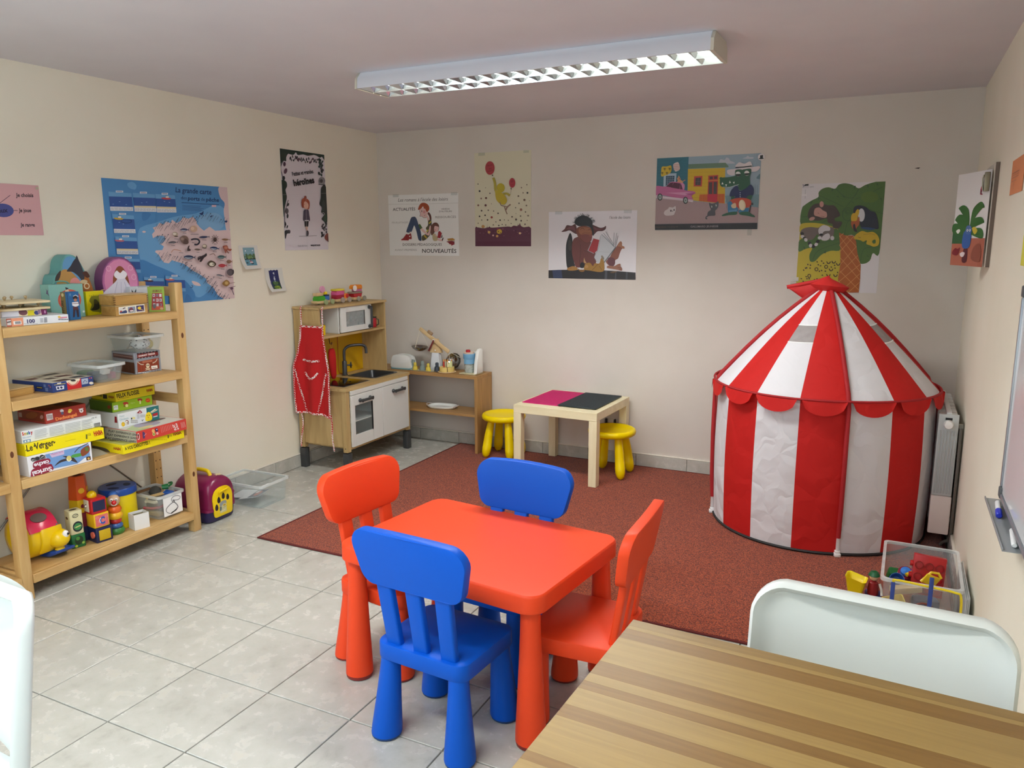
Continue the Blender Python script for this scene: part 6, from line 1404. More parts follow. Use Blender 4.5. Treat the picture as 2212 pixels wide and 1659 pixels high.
MB(M('#1a2448', .4)).box(.0285, .0305, -.036, .019, .147, .195, bevel=.001).obj('screen_panel', t, 'dark blue panel')
MB(M('#e9c20a', .25)).ball((-.02, -.012, .2115), .021, 20).obj('button', t, 'yellow dome button')
MB(M('#d8d0b8', .35)).box(-.03, .01, -.0465, -.0432, .145, .20, bevel=.001).obj('side_panel', t); MB(M('#c8c0b8', .15, metal=.7)).ball((-.008, -.0475, .172), .009, 14).obj('mirror_knob', t)
MB(M('#1f7a3a', .35)).lathe([(0, 0), (.016, 0), (.016, .006), (0, .008)], 18, mx=Matrix.Translation((0, .0322, .10)) @ Matrix.Rotation(-pi/2, 4, 'X'), cap=False).obj('gear', t, 'green round knob'); MB(M('#e2705a', .4)).lathe([(0, 0), (.015, 0), (.015, .006), (0, .007)], 18, mx=Matrix.Translation((.012, -.0382, .036)) @ Matrix.Rotation(pi/2, 4, 'X'), cap=False).obj('disc', t)
# ring stacker with a clown head
t = thing('ring_stacker', 'ring stacker of coloured rings with a clown head and a red nose', 'toy', (.217, -2.461, B), radians(-35), GR)
z = 0
for r, h_, c in ((.036, .028, '#3c7a34'), (.030, .022, '#3a5f9e'), (.026, .022, '#b52a26'), (.033, .030, '#e8b01e'), (.030, .028, '#e0641c')):
    MB(M(c, .35)).lathe([(0, z), (r*.8, z), (r, z+h_*.35), (r, z+h_*.65), (r*.8, z+h_), (0, z+h_)], 20, cap=False).obj('ring', t); z += h_+.0004
hd = MB(M('#c8a888', .45)).ball((0, 0, z+.028), .027, 20, sz=(1, 1, 1.06)).obj('head', t, 'clown head')
MB(M('#2f62b0', .4)).ball((-.012, 0, z+.048), .02, 16).obj('hair', hd, 'blue hair'); MB(M('#c01c24', .25)).ball((.034, 0, z+.026), .011, 16).obj('nose', hd, 'red nose')
for y in (-.010, .010): MB(M('#efe8e2', .35)).ball((.023, y, z+.037), .0075, 12).obj('eye', hd); MB(M('#1c1c1c', .3)).ball((.0295, y, z+.037), .0028, 8).obj('pupil', hd)
MB(M('#efe8e2', .4)).ball((.021, 0, z+.014), .010, 12, sz=(.8, 1.3, .8)).obj('muzzle', hd)
# big drum with holes in the lid
t = thing('shape_drum', 'tall yellow drum with a blue lid with oval holes on the bottom shelf', 'toy', (.128, -2.372, B), 0, GR)
MB(M('#e6cf0a', .32)).lathe([(0, 0), (.078, 0), (.079, .003), (.079, .160), (0, .160)], 32, cap=False).obj('body', t, angle=50)
MB(M('#1b4a9c', .32)).lathe([(0, .1605), (.0835, .1605), (.084, .164), (.084, .188), (.081, .192), (0, .192)], 32, cap=False).obj('lid', t, 'blue lid', angle=50)
for k in range(3):
    a = radians(60+k*120); MB(M('#0c1f44', .6)).lathe([(0, 0), (.022, 0), (0, .0005)], 18, mx=Matrix.Translation((.042*cos(a), .042*sin(a), .1922)) @ Matrix.Rotation(a, 4, 'Z') @ Matrix.Diagonal((.75, 1.25, 1, 1)), cap=False).obj('hole', t, 'dark oval hole')
# white card box
L, R = (.240, -2.400), (.256, -2.331); w = .071; d = .060; h = .075
t = thing('card_box', 'small open white box with cards inside in front of the yellow drum', 'box', (.252, -2.3655, B), radians(-13), GR)
q = MB(M('#e2e2e0', .45)); q.box(d/2-.002, d/2, -w/2, w/2, 0, h).box(-d/2, -d/2+.002, -w/2, w/2, 0, h).box(-d/2+.0021, d/2-.0021, -w/2, -w/2+.002, 0, h).box(-d/2+.0021, d/2-.0021, w/2-.002, w/2, 0, h).box(-d/2+.0021, d/2-.0021, -w/2+.0021, w/2-.0021, 0, .002); q.obj('body', t, smooth=False)
for k in range(5): MB(M(['#8a8468', '#c8c2a8', '#6a6450', '#d0ccb8', '#7a745c'][k], .6)).box(-.02+k*.009, -.0155+k*.009, -.030, .030, .0025, .066-.003*(k % 2), bevel=.0005, seg=1).obj('card', t)
# clear box with a sign
t = clear_box('clear_bin', 'clear plastic box with a pendant drawing on its front on the bottom shelf', (.170, -2.190, B), 0, .205, .148, .118, .90, group=GR, rim=.007)
s_ = MB(M('#ececec', .6)).box(.1045, .1055, -.052, .058, .012, .106).obj('sign', t, 'white paper with a drawing', smooth=False); s_.rotation_euler = (0, radians(-0), 0)
A = Art([(1430, 925), (1835, 815), (1845, 1150), (1415, 1265)], .11, .094)
ln = '#77787c'
A.line([(1620, 980), (1605, 930), (1650, 885), (1740, 865), (1800, 885), (1770, 930), (1700, 945), (1630, 940)], 11, ln, curve=True).line([(1650, 975), (1560, 1030), (1480, 1100), (1475, 1160), (1530, 1190), (1590, 1195)], 13, ln, curve=True).line([(1660, 980), (1710, 1020), (1735, 1070), (1700, 1110)], 20, ln, curve=True).blob([(1570, 1180), (1640, 1140), (1715, 1095), (1700, 1130), (1640, 1165), (1585, 1192)], '#2a2a2c').ell(1652, 968, 26, 24, '#55565a').ell(1652, 968, 9, 9, '#d8d8d8'); A.put(t, frame_mx((.1058, -.052, .012), (0, 1, 0), (0, 0, 1)), 'print')
BXX, BYY = .170, -2.190
on_shelf('wooden_strip', 'brown wooden strip sticking out of the clear box with the drawing', 'wooden strip', MB(M('#6a4a2c', .6)).box(-.045, .045, -.008, .008, -.004, .004, bevel=.001), (BXX-.035, BYY-.045, B+.128), (.1, .06, radians(100)))
on_shelf('wooden_strip', 'pale flat wooden strip along the rim of the clear box with the drawing', 'wooden strip', MB(M('#b79a68', .6)).box(-.06, .06, -.010, .010, -.003, .003, bevel=.001), (BXX+.03, BYY-.02, B+.108), (.25, .0, radians(80)))
on_shelf('toy_spanner', 'green toy tool lying on top in the clear box with the drawing', 'toy', MB(M('#146a34', .4)).tube([(-.015, 0, 0), (.015, 0, .004)], [.012, .015], 8).tube(smooth_pts([(.015, 0, .004), (.03, .010, .012), (.03, .026, .012), (.016, .03, .006)], 4, False), .005, 8), (BXX+.02, BYY+.035, B+.13), (.2, .1, .9))
on_shelf('toy_piece', 'blue toy piece under the green tool in the clear box', 'toy', MB(M('#1f4f9c', .4)).box(-.022, .022, -.02, .02, 0, .022, bevel=.006), (BXX+.045, BYY+.03, B+.092), (.1, .2, .4))
on_shelf('toy_pan', 'dark grey round toy in the clear box with the drawing', 'toy', MB(M('#3b3c3a', .5)).lathe([(0, 0), (.026, 0), (.03, .01), (.022, .024), (0, .028)], 18, cap=False), (BXX-.015, BYY+.005, B+.106), (.5, .3, 0))
on_shelf('toy_brush', 'red toy brush low in the clear box with the drawing', 'toy', MB(M('#a8323a', .5)).tube(smooth_pts([(-.05, -.01, 0), (-.01, 0, -.01), (.03, .01, -.006), (.05, .0, .012)], 4, False), .007, 8), (BXX+.02, BYY-.035, B+.05), (0, 0, .6))
on_shelf('wooden_block', 'pale wooden blocks at the bottom of the clear box with the drawing', 'block', MB(M('#b8a070', .6)).box(-.06, .06, -.05, -.02, 0, .018, bevel=.001), (BXX, BYY, B+.006)); on_shelf('toy_gear', 'cream toy bone near the left side of the clear box with the drawing', 'toy', MB(M('#d8ccb0', .5)).tube([(-.02, 0, 0), (.02, 0, 0)], [.008, .008], 8).ball((-.022, .005, 0), .009, 10).ball((.022, .005, 0), .009, 10).ball((-.022, -.006, 0), .008, 10), (BXX+.01, BYY-.045, B+.075), (.2, .3, .7))
on_shelf('toy_block', 'grey toy lump filling the clear box with the drawing', 'toy', MB(M('#6d6a64', .6)).box(-.055, .04, -.03, .05, 0, .06, bevel=.012), (BXX-.005, BYY+.005, B+.026))
# left bay: what shows left of the front post
L, R, z0, z1, d = (.26, -3.235), (.26, -2.99), S3, .60, .2; w, h = dims(L, R, z0, z1); gamebox('brown box at the left edge of the picture in the left bay', L, R, z0, z1, d, '#8a7470')
L, R, z0, z1, d = (.27, -3.255), (.27, -2.997), .6005, .65, .2; gamebox('yellow box at the left edge of the picture on the brown box', L, R, z0, z1, d, '#d8c81c')

# ================================================================ ON THE FLOOR BESIDE THE SHELVING
# toy pet carrier
pc = thing('pet_carrier', 'dark pink toy pet carrier with yellow paw door on the floor beside the shelving', 'toy', (.185, -1.915, .0004), radians(2))
pw, pd = .195, .25; mag = M('#7d1a48', .3); navy = M('#2a1f52', .35)
def hoop(k, hh): # cross-section in y,z: arch
    w2 = pw/2*k; return [(-w2, .078)]+[(-w2*(1.0-.05*t), .078+t*(hh*.55)) for t in (.5, 1)]+[(w2*.95*cos(a), .078+hh*.55+hh*.45*sin(a)) for a in [radians(x) for x in range(165, 0, -15)]]+[(w2*(1.0-.05*t), .078+t*(hh*.55)) for t in (1, .5)]+[(w2, .078)]
q = MB(mag); secs = []
for x, k, hh in ((-pd/2+.0, .86, .130), (-pd/2+.012, .95, .15), (-pd/2+.03, 1, .163), (pd/2-.035, 1, .163), (pd/2-.012, .97, .155), (pd/2, .90, .138)): secs.append([(x, y, z) for y, z in hoop(k, hh)])
q.loft(secs); q.obj('upper_shell', pc, angle=50)
q = MB(mag); q.loft([[(x, y, z) for x, y in rrect(pd+.010, pw+.010, .03, 5)] for z in (.064, .0775)]); q.obj('seam_rim', pc, angle=50)
q = MB(navy); q.loft([[(x, y, z) for x, y in rrect(w_, d_, .03, 5)] for w_, d_, z in ((pd-.03, pw-.03, 0), (pd-.008, pw-.008, .012), (pd, pw, .0635))]); q.obj('lower_tray', pc, 'dark violet lower tray', angle=50)
P = smooth_outline([(-.062, .028), (.062, .028), (.072, .185), (-.072, .185)], (.012, .012, .055, .055), n=6)
q = MB(M('#ecca10', .3)); q.prism([(y, z) for y, z in P], 0, .006, bevel=.002, mx=frame_mx((pd/2+.0008, 0, 0), (0, 1, 0), (0, 0, 1))); dr = q.obj('door', pc, 'yellow door with paw-shaped holes')
bl = M('#1a0d16', .6)
for y, z, r in ((-.028, .118, .014), (.004, .132, .014), (.034, .118, .013), (-.046, .082, .014)):
    MB(bl).prism([(y+r*.75*cos(a)*(1-.25*sin(a)), z+r*1.25*sin(a)) for a in [2*pi*k/14 for k in range(14)]], 0, .0006, mx=frame_mx((pd/2+.0070, 0, 0), (0, 1, 0), (0, 0, 1))).obj('hole', dr)
A = Art(U, .052, .062); A.rect(5, 8, 95, 100, '#c8c290').blob([(5, 20), (40, 0), (90, 5), (95, 30), (60, 25), (20, 45)], '#8f9494').ell(68, 40, 18, 9, '#b8982a').blob([(5, 45), (30, 50), (25, 75), (5, 80)], '#5a6a6a').line([(50, 60), (95, 55)], 4, '#8a8a6a').line([(20, 88), (80, 80)], 4, '#e8e4d0'); A.put(dr, frame_mx((pd/2+.0069, -.028, .044), (0, 1, 0), (0, 0, 1)), 'print')
MB(M('#ecca10', .3)).tube([(pd/2+.014, -.03, .160), (pd/2+.016, 0, .166), (pd/2+.014, .03, .168)], .006, 10).obj('latch', dr)
q = MB(M('#ecca10', .3)); q.tube(smooth_pts([(-.055, -.01, .238), (-.045, -.01, .257), (-.02, -.01, .264), (.03, -.01, .264), (.055, -.01, .257), (.065, -.01, .236)], 4, False), .010, 10); q.obj('handle', pc, 'yellow carry handle', angle=60)
MB(mag).lathe([(0, 0), (.013, 0), (.015, .006), (.012, .016), (0, .018)], 16, mx=Matrix.Translation((.09, pw/2+.0006, .12)) @ Matrix.Rotation(-pi/2, 4, 'X'), cap=False).obj('side_knob', pc)
def paw(mx, s):
    q = MB(M('#d8c89a', .4)); ell = lambda cx, cy, rx, ry: q.prism([(s*(cx+rx*cos(2*pi*k/12)), s*(cy+ry*sin(2*pi*k/12))) for k in range(12)], 0, .0006, mx=mx)
    ell(0, 0, .012, .018); ell(.018, .008, .006, .005); ell(.019, -.003, .006, .004); ell(.014, -.014, .005, .005); q.obj('paw_print', pc)
paw(frame_mx((.085, .02, .2395), (1, -.2, 0), (.2, 1, 0)), 1); paw(frame_mx((.02, -pw/2-.0012, .115), (1, 0, 0), (0, 0, 1)), 1); paw(frame_mx((-.07, .0, .2418), (1, 0, 0), (0, 1, 0)), 1)
# clear box with papers on the floor
fb = clear_box('clear_bin', 'large clear plastic box with papers on the floor right of the pet carrier', (.215, -1.60, .0004), radians(2), .33, .225, .128, .93, group=None)
FX, FY = .215, -1.60
for k, (x, y, z, w_, d_, rx, ry, rz, lab) in enumerate(((.045, -.035, .05, .14, .11, .12, .22, .1, 'white sheet of paper with a printed picture in the large clear box'), (-.06, .02, .02, .15, .13, .03, .06, .2, 'white sheet of paper at the back of the large clear box'), (.075, .055, .085, .11, .07, .1, .3, -.1, 'white folded paper under the yellow label in the large clear box'))):
    t = thing('paper_sheet', lab, 'paper', (FX+x, FY+y, z), 0, None, rot=(rx, -ry, rz)); MB(M('#d9dce0', .6)).box(-w_/2, w_/2, -d_/2, d_/2, 0, .0012).obj('sheet', t, smooth=False)
    if k == 0:
        A = Art(U, .1, .08); A.rect(0, 0, 100, 100, '#4a5260').ell(50, 50, 34, 24, '#b06a62').rect(60, 10, 90, 40, '#d8d8d8').scribble(10, 80, 90, 95, 2, '#a0a8b0', 4); A.put(t, frame_mx((.07, -.05, .0014), (0, 1, 0), (-1, 0, 0)), 'print')
    if k == 2:
        MB(M('#e2c21c', .5)).box(.045, .064, -.034, .034, .0013, .0018).obj('label', t, 'yellow label', smooth=False); MB(M('#55585c', .5)).box(.01, .02, -.012, .022, .0013, .0017).obj('mark', t, smooth=False)
# ================================================================ PICTURES ON THE WALLS
def poster(name, label, wall, a0, a1, z0, z1, col, cat='poster', tapes=()):
    """flat sheet on the left wall (a = y) or the back wall (a = x)"""
    w, h = a1-a0, z1-z0
    if wall == 'left': loc, mx = (.001, a0, z0), frame_mx((0, 0, 0), (0, 1, 0), (0, 0, 1))
    else: loc, mx = (a0, -.001, z0), frame_mx((0, 0, 0), (1, 0, 0), (0, 0, 1))
    t = thing(name, label, cat, loc)
    q = MB(M(col, .5)); n = 8
    def f(u, v): return (u*w, v*h, .0006+.0009*abs(2*u-1)**6*abs(2*v-1)**2)
    q.box(0, w, 0, h, 0, .0008); bmesh.ops.transform(q.bm, matrix=mx, verts=q.bm.verts[:]); q.obj('sheet', t, smooth=False)
    for (u, v, tw, th_) in tapes: MB(clear_plastic('sticky_tape', '#f0ede2', .04, .3)).box(u*w-tw/2, u*w+tw/2, v*h-th_/2, v*h+th_/2, .0062, .0066, mx=mx).obj('tape', t, smooth=False)
    return t, w, h, mx
def art(w, h, quad): return Art(quad, w, h, lift=.0009)

# pink rules sign
t, w, h, mx = poster('sign', 'pink paper sign reading Je choisis, Je joue, Je range left of the map', 'left', -2.86, -2.512, 1.478, 1.692, '#d9a9ac', 'sign')
A = art(w, h, [(-300, 728), (205, 735), (232, 1000), (-300, 1008)])
A.ell(-20, 870, 66, 36, '#4a5292').text('jeux', (-62, 885), (10, 878), 24, '#26244a', bold=.03)
for s, x0, x1, y in (('Je choisis', 65, 172, 797), ('Je joue', 77, 155, 876), ('Je range', 83, 175, 954)): A.text(s, (x0, y), (x1, y-2), 20, '#2e2830', bold=.03)
A.line([(-40, 835), (30, 790)], 3, '#5a4a56').line([(46, 868), (70, 868)], 3, '#5a4a56'); A.put(t, mx)
MB(M('#b8b49a', .5)).lathe([(0, .0045), (.006, .0045), (.006, .0055), (0, .006)], 12, mx=mx @ Matrix.Translation((w-.010, h-.012, 0)), cap=False).obj('tack', t)

# fishing ports map ------------------------------------------------------------
t, w, h, mx = poster('map_poster', 'large blue map poster of fishing ports on the left wall above the shelving', 'left', -2.204, -1.428, 1.127, 1.746, '#4d8cc4', 'map')
A = art(w, h, [(42, 65), (1585, 158), (1695, 1535), (165, 1680)])
A.blob([(490, 700), (560, 640), (700, 600), (950, 520), (1200, 480), (1500, 380), (1700, 700), (1650, 1100), (1300, 1500), (1150, 1480), (1000, 1350), (800, 1250), (560, 1180), (480, 900)], '#6ba6d6').blob([(1250, 520), (1420, 470), (1520, 520), (1540, 640), (1400, 700), (1250, 640)], '#7fb0d8').blob([(360, 130), (420, 110), (470, 150), (450, 200), (380, 180)], '#6ba6d6').blob([(540, 480), (640, 490), (600, 560), (540, 570)], '#3f7db8').blob([(480, 1080), (700, 1130), (1050, 1300), (1180, 1560), (700, 1680), (470, 1500)], '#4183bf').blob([(1080, 1490), (1140, 1530), (1140, 1600), (1060, 1620)], '#3a76b2')
land = '#dcc4c4'
A.blob([(1480, 160), (1595, 158), (1605, 420), (1625, 660), (1580, 680), (1560, 560), (1545, 440), (1555, 350), (1500, 280)], land, 4)
A.poly([(665, 790), (655, 740), (690, 700), (665, 660), (720, 640), (745, 600), (800, 620), (830, 585), (880, 600), (905, 560), (960, 600), (1010, 575), (1040, 530), (1110, 545), (1160, 520), (1200, 560), (1215, 610), (1250, 650), (1300, 690), (1370, 640), (1440, 690), (1560, 680), (1640, 680), (1700, 1535), (1560, 1550), (1480, 1500), (1420, 1400), (1340, 1340), (1330, 1290), (1240, 1230), (1160, 1190), (1100, 1140), (1040, 1100), (960, 1080), (900, 1060), (860, 1100), (800, 1090), (760, 1040), (740, 1000), (690, 960), (700, 940), (780, 935), (800, 890), (740, 850), (740, 800), (780, 780), (720, 760)], land)
A.blob([(730, 770), (790, 760), (820, 800), (780, 850), (735, 850)], '#7fb0d8').ell(555, 712, 22, 12, land).blob([(1150, 1320), (1230, 1340), (1260, 1380), (1180, 1370)], land)
navy_t = '#20386a'
A.text('La grande carte', (948, 225), (1390, 248), 62, navy_t, bold=.015).text('des', (1015, 310), (1085, 313), 42, navy_t).text('ports', (1100, 318), (1245, 326), 48, navy_t, bold=.02).text('de', (1262, 325), (1310, 327), 42, navy_t).text('pêche', (1325, 330), (1485, 336), 48, navy_t, bold=.02).line([(1022, 350), (1485, 372)], 7, '#284a80')
for k in range(5): A.line([(1030, 383+k*14), (1300-random.uniform(0, 60), 392+k*14)], 4, '#3a6296')
A.rect(1395, 375, 1450, 398, '#d8b8c4')
def panel(x, y, wd, ht, tx, boat=None, sea=True, sand=False):
    A.poly([(x, y), (x+wd, y+wd*.06), (x+wd+ht*.09, y+ht+wd*.02), (x+ht*.09, y+ht)], '#69a3d2')
    if sea: A.poly([(x+ht*.02, y+ht*.25), (x+wd+ht*.02, y+ht*.27), (x+wd+ht*.07, y+ht*.8), (x+ht*.07, y+ht*.8)], '#2f579c')
    if sand: A.poly([(x+ht*.07, y+ht*.70), (x+wd+ht*.065, y+ht*.71), (x+wd+ht*.075, y+ht*.84), (x+ht*.075, y+ht*.84)], '#d8cda8')
    if tx: A.poly([(x+ht*.075, y+ht*.80), (x+wd+ht*.075, y+ht*.81), (x+wd+ht*.09, y+ht*1.02), (x+ht*.09, y+ht*1.02)], '#e4e6ea').scribble(x+ht*.11, y+ht*.84, x+wd+ht*.05, y+ht*.99, 3, '#8a90a0', 4)
    A.rect(x+wd*.32, y-14, x+wd*.64, y+8, '#dfe6f0').line([(x+wd*.35, y-3), (x+wd*.6, y-2)], 7, '#5a6a90')
    if boat: bx, c = boat; A.blob([(x+bx-55, y+ht*.20), (x+bx+55, y+ht*.22), (x+bx+40, y+ht*.30), (x+bx-30, y+ht*.29)], c).line([(x+bx, y+ht*.08), (x+bx, y+ht*.22)], 8, '#3a3a44').rect(x+bx-4, y+ht*.12, x+bx+34, y+ht*.21, '#e8e4dc')
panel(125, 230, 280, 225, 1); panel(420, 240, 270, 222, 1, sand=True); panel(695, 250, 240, 218, 1, (130, '#b8404a'), sand=True)
panel(160, 500, 265, 225, 1, (75, '#c8a83a')); panel(190, 772, 265, 215, 1, (50, '#c06a78'), sand=True); panel(215, 1035, 270, 180, 0); panel(535, 1275, 250, 190, 0, (60, '#4a2a2a')); panel(805, 1258, 240, 190, 0, (55, '#c8605a'))
for x, y in ((170, 380), (250, 350), (330, 385), (520, 360), (580, 350), (800, 340), (860, 350), (290, 620), (240, 600)): A.ell(x, y, 10, 4, '#7aa0d0')
A.ring(330, 585, 65, 22, 5, '#203a6a').rect(858, 1475, 915, 1620, '#3a74b4').scribble(862, 1485, 912, 1610, 8, '#6f9ccc', 4)
rnd = random.Random(3)
for seg in (((670, 660), (1210, 545), 34), ((1240, 520), (1560, 600), 9), ((680, 790), (830, 800), 10), ((690, 1010), (980, 1060), 16), ((980, 1090), (1420, 1390), 48), ((1300, 1420), (1560, 1560), 24)):
    (x0, y0), (x1, y1), n = seg
    for k in range(n):
        x = x0+(x1-x0)*(k+rnd.random()*.6)/n; y = y0+(y1-y0)*k/n+rnd.uniform(-40, 40); L = rnd.uniform(22, 85); A.line([(x, y+L*.5), (x+L*.62, y-L*.5)], 3.5, '#48505e')
        if rnd.random() < .4: A.ell(x+L*.62, y-L*.5, 6, 6, '#2c3444')
def fish(x, y, L, Hh, c, rot=0, c2=None):
    a = radians(rot); R_ = lambda u, v: (x+u*cos(a)-v*sin(a), y+u*sin(a)+v*cos(a))
    A.blob([R_(*p) for p in ((-L/2, 0), (-L*.2, -Hh/2), (L*.2, -Hh*.4), (L*.36, -Hh*.08), (L*.5, -Hh*.5), (L*.46, 0), (L*.5, Hh*.5), (L*.36, Hh*.08), (L*.1, Hh*.5), (-L*.2, Hh/2))], c, 3)
    if c2: A.blob([R_(*p) for p in ((-L*.42, Hh*.06), (-L*.1, Hh*.1), (L*.25, Hh*.06), (0, Hh*.4), (-L*.2, Hh*.42))], c2, 3)
    A.line([(x-L*.2, y+Hh/2+22), (x+L*.2, y+Hh/2+24)], 7, '#8a7c80')
fish(1030, 683, 110, 36, '#27345c', 0, '#c8ccd4'); A.ell(1145, 670, 45, 40, '#c8a890').ell(1130, 665, 22, 20, '#dcc0a8').line([(1105, 735), (1205, 735)], 9, '#8a7c80').ell(912, 738, 36, 28, '#b8a894').ell(905, 735, 22, 14, '#ece2d4').ell(925, 765, 26, 8, '#5a4a40').line([(900, 795), (950, 797)], 7, '#8a7c80')
A.blob([(970, 790), (1010, 755), (1060, 765), (1080, 810), (1050, 850), (1000, 845)], '#7a6258').ell(1000, 795, 20, 18, '#a08a80').blob([(1040, 790), (1080, 830), (1060, 860), (1010, 850)], '#5a4640').line([(1110, 805), (1150, 795), (1195, 800), (1215, 830), (1190, 862), (1150, 862)], 20, '#1e2232', curve=True).line([(1120, 840), (1150, 842)], 8, '#8a7c80')
fish(1275, 770, 135, 26, '#2a3254', -3); fish(885, 840, 120, 26, '#2a2f3c', -4, '#b0aeb0')
A.ell(1410, 800, 22, 26, '#3a2420')
for a_ in (-70, -40, -10, 20, 50, 130, 160, 190, 220, 250): A.line([(1410, 800), (1410+48*cos(radians(a_)), 800+62*sin(radians(a_)))], 6, '#4a3834')
A.line([(1395, 855), (1430, 856)], 7, '#8a7c80'); fish(1545, 798, 110, 24, '#8a6a4e', 2); A.ell(1278, 885, 32, 28, '#8a7e70').ell(1275, 880, 22, 16, '#d8ccb8').line([(1250, 905), (1300, 908)], 8, '#4a3c34').blob([(1060, 940), (1070, 890), (1090, 875), (1085, 910), (1105, 930), (1090, 945)], '#352a2c'); fish(1195, 925, 95, 22, '#6e5e54', 3); fish(1405, 908, 120, 40, '#24365e', 5, '#b8c0cc')
A.blob([(1505, 880), (1560, 870), (1580, 910), (1620, 915), (1600, 940), (1560, 930), (1545, 970), (1520, 920)], '#9a5240').ell(1545, 900, 22, 18, '#c08068').line([(1555, 930), (1580, 970)], 10, '#7a3a2c')
A.line([(860, 965), (890, 930), (950, 935), (985, 950)], 9, '#c09078', curve=True).line([(955, 965), (1010, 968)], 7, '#8a7c80'); fish(1090, 1022, 150, 48, '#1f3354', 2, '#a8b4c0')
A.blob([(1195, 1040), (1230, 1010), (1270, 990), (1300, 970), (1305, 1000), (1270, 1030), (1240, 1075), (1215, 1075), (1225, 1040), (1200, 1060)], '#2c1f28').line([(1230, 1010), (1200, 1020), (1195, 1045)], 10, '#2c1f28', curve=True).line([(1340, 990), (1390, 975), (1410, 1000)], 8, '#8a6a60', curve=True)
fish(1495, 1016, 115, 44, '#3c5a5c', 0, '#7a9090'); A.blob([(1310, 1100), (1350, 1060), (1400, 1075), (1425, 1105), (1400, 1135), (1350, 1140)], '#4a3c2c').ell(1368, 1108, 32, 24, '#ddd6c4').ell(1385, 1105, 8, 8, '#2a2420'); fish(1590, 1072, 80, 44, '#8a6450'); fish(1505, 1122, 115, 42, '#b03a44'); A.ell(1605, 1205, 45, 44, '#4a4248').ell(1600, 1210, 34, 32, '#5a5258').blob([(1640, 1170), (1650, 1210), (1625, 1235)], '#3a3238').line([(1575, 1272), (1635, 1274)], 7, '#8a7c80'); fish(1475, 1247, 100, 24, '#4e4e58', 8, '#c4c0c0')
A.blob([(1500, 1350), (1555, 1300), (1600, 1345), (1555, 1385)], '#9a7440').ell(1555, 1342, 22, 20, '#c8a868').line([(1590, 1345), (1660, 1335)], 5, '#7a5a3a').ell(1622, 1410, 20, 18, '#5a3a50').line([(1580, 1405), (1670, 1380)], 6, '#6a4a58').line([(1625, 1425), (1650, 1490)], 9, '#5a4a5a').line([(1110, 1375), (1125, 1380), (1120, 1400), (1095, 1402)], 7, '#24365e', curve=True)
A.blob([(1210, 480), (1240, 470), (1260, 450), (1255, 490), (1235, 500)], '#20386a').blob([(1340, 525), (1360, 500), (1365, 520)], '#20386a').blob([(1520, 570), (1560, 565), (1545, 590)], '#20386a')
A.put(t, mx)

# heroines poster ----------------------------------------------------------------
t, w, h, mx = poster('poster', 'tall white poster of a red-haired girl framed by dark leaves, left wall', 'left', -.990, -.580, 1.392, 2.000, '#d9d2d8')
A = art(w, h, [(88, 70), (752, 115), (872, 1568), (228, 1625)])
dk, gr = '#26282c', '#23352c'
A.blob([(88, 70), (320, 82), (560, 100), (752, 112), (760, 200), (720, 150), (690, 165), (640, 140), (600, 130), (560, 140), (500, 150), (440, 135), (360, 150), (330, 110), (300, 150), (250, 150), (215, 145), (190, 200), (190, 260), (150, 255), (120, 300), (110, 340), (95, 200)], gr, 3)
rnd = random.Random(5)
for k in range(30):
    x = 235+k*16; y = 185+rnd.uniform(-30, 40)+.06*x; A.ell(x, y, rnd.uniform(7, 14), rnd.uniform(14, 30), rnd.choice([dk, dk, '#4a3040', '#3a4038', '#5a5458', '#d9d2d8']), rnd.uniform(-30, 30))
A.blob([(130, 560), (200, 570), (215, 640), (195, 700), (218, 800), (205, 900), (190, 1000), (185, 1120), (170, 1000), (155, 800)], gr, 4).ell(165, 305, 20, 36, '#4a3444').ell(185, 410, 24, 44, '#5c3a4c', 15).line([(150, 250), (112, 360), (150, 520)], 9, dk, curve=True).ell(160, 520, 22, 34, dk).line([(240, 850), (215, 960), (195, 1040), (200, 1200), (205, 1280)], 9, dk, curve=True).ell(240, 920, 14, 28, dk, 20).ell(225, 1020, 26, 44, '#5a5458').ell(238, 1095, 14, 36, dk).ell(210, 1215, 12, 34, dk, -15).ell(240, 1260, 10, 26, dk, 15).ell(205, 1260, 8, 22, dk).blob([(205, 1330), (240, 1310), (285, 1330), (280, 1360), (240, 1370), (222, 1450), (205, 1400)], dk).ell(265, 1325, 24, 20, '#3a343a')
for k in range(24):
    y = 190+k*16; A.ell(690+rnd.uniform(-30, 55)+k*1.2, y, rnd.uniform(9, 18), rnd.uniform(14, 26), rnd.choice([dk, dk, '#32403a', '#4a4448', gr]), rnd.uniform(-40, 40)) if k < 16 else None
A.ring(728, 520, 44, 60, 6, dk).poly([(685, 575), (690, 490), (728, 450), (765, 490), (775, 580)], '#8a8488').ell(720, 520, 22, 30, '#4a4448').line([(728, 440), (722, 370)], 6, dk).rect(680, 572, 780, 582, dk)
A.blob([(722, 625), (795, 612), (832, 1140), (770, 1130), (745, 1100), (775, 1040), (735, 1000), (745, 930), (705, 880), (720, 780)], '#2c3430', 4).ell(765, 900, 26, 90, '#3a4440').ell(800, 1080, 25, 60, '#2f4a38').ring(765, 1025, 20, 20, 6, '#c8c2c6')
for k in range(16): A.ell(790+rnd.uniform(-42, 38), 1160+k*14, rnd.uniform(9, 17), rnd.uniform(12, 22), rnd.choice([dk, '#4a4448', '#32302e', '#d9d2d8']), rnd.uniform(-40, 40))
A.blob([(815, 1340), (850, 1320), (862, 1440), (800, 1400)], '#8a4a3e').blob([(835, 1310), (865, 1440), (845, 1430)], '#5a2a2c')
A.text('Petites et grandes', (285, 478), (598, 408), 62, '#262226', bold=.03).text('héroïnes', (315, 628), (620, 555), 96, '#1c181c', bold=.05)
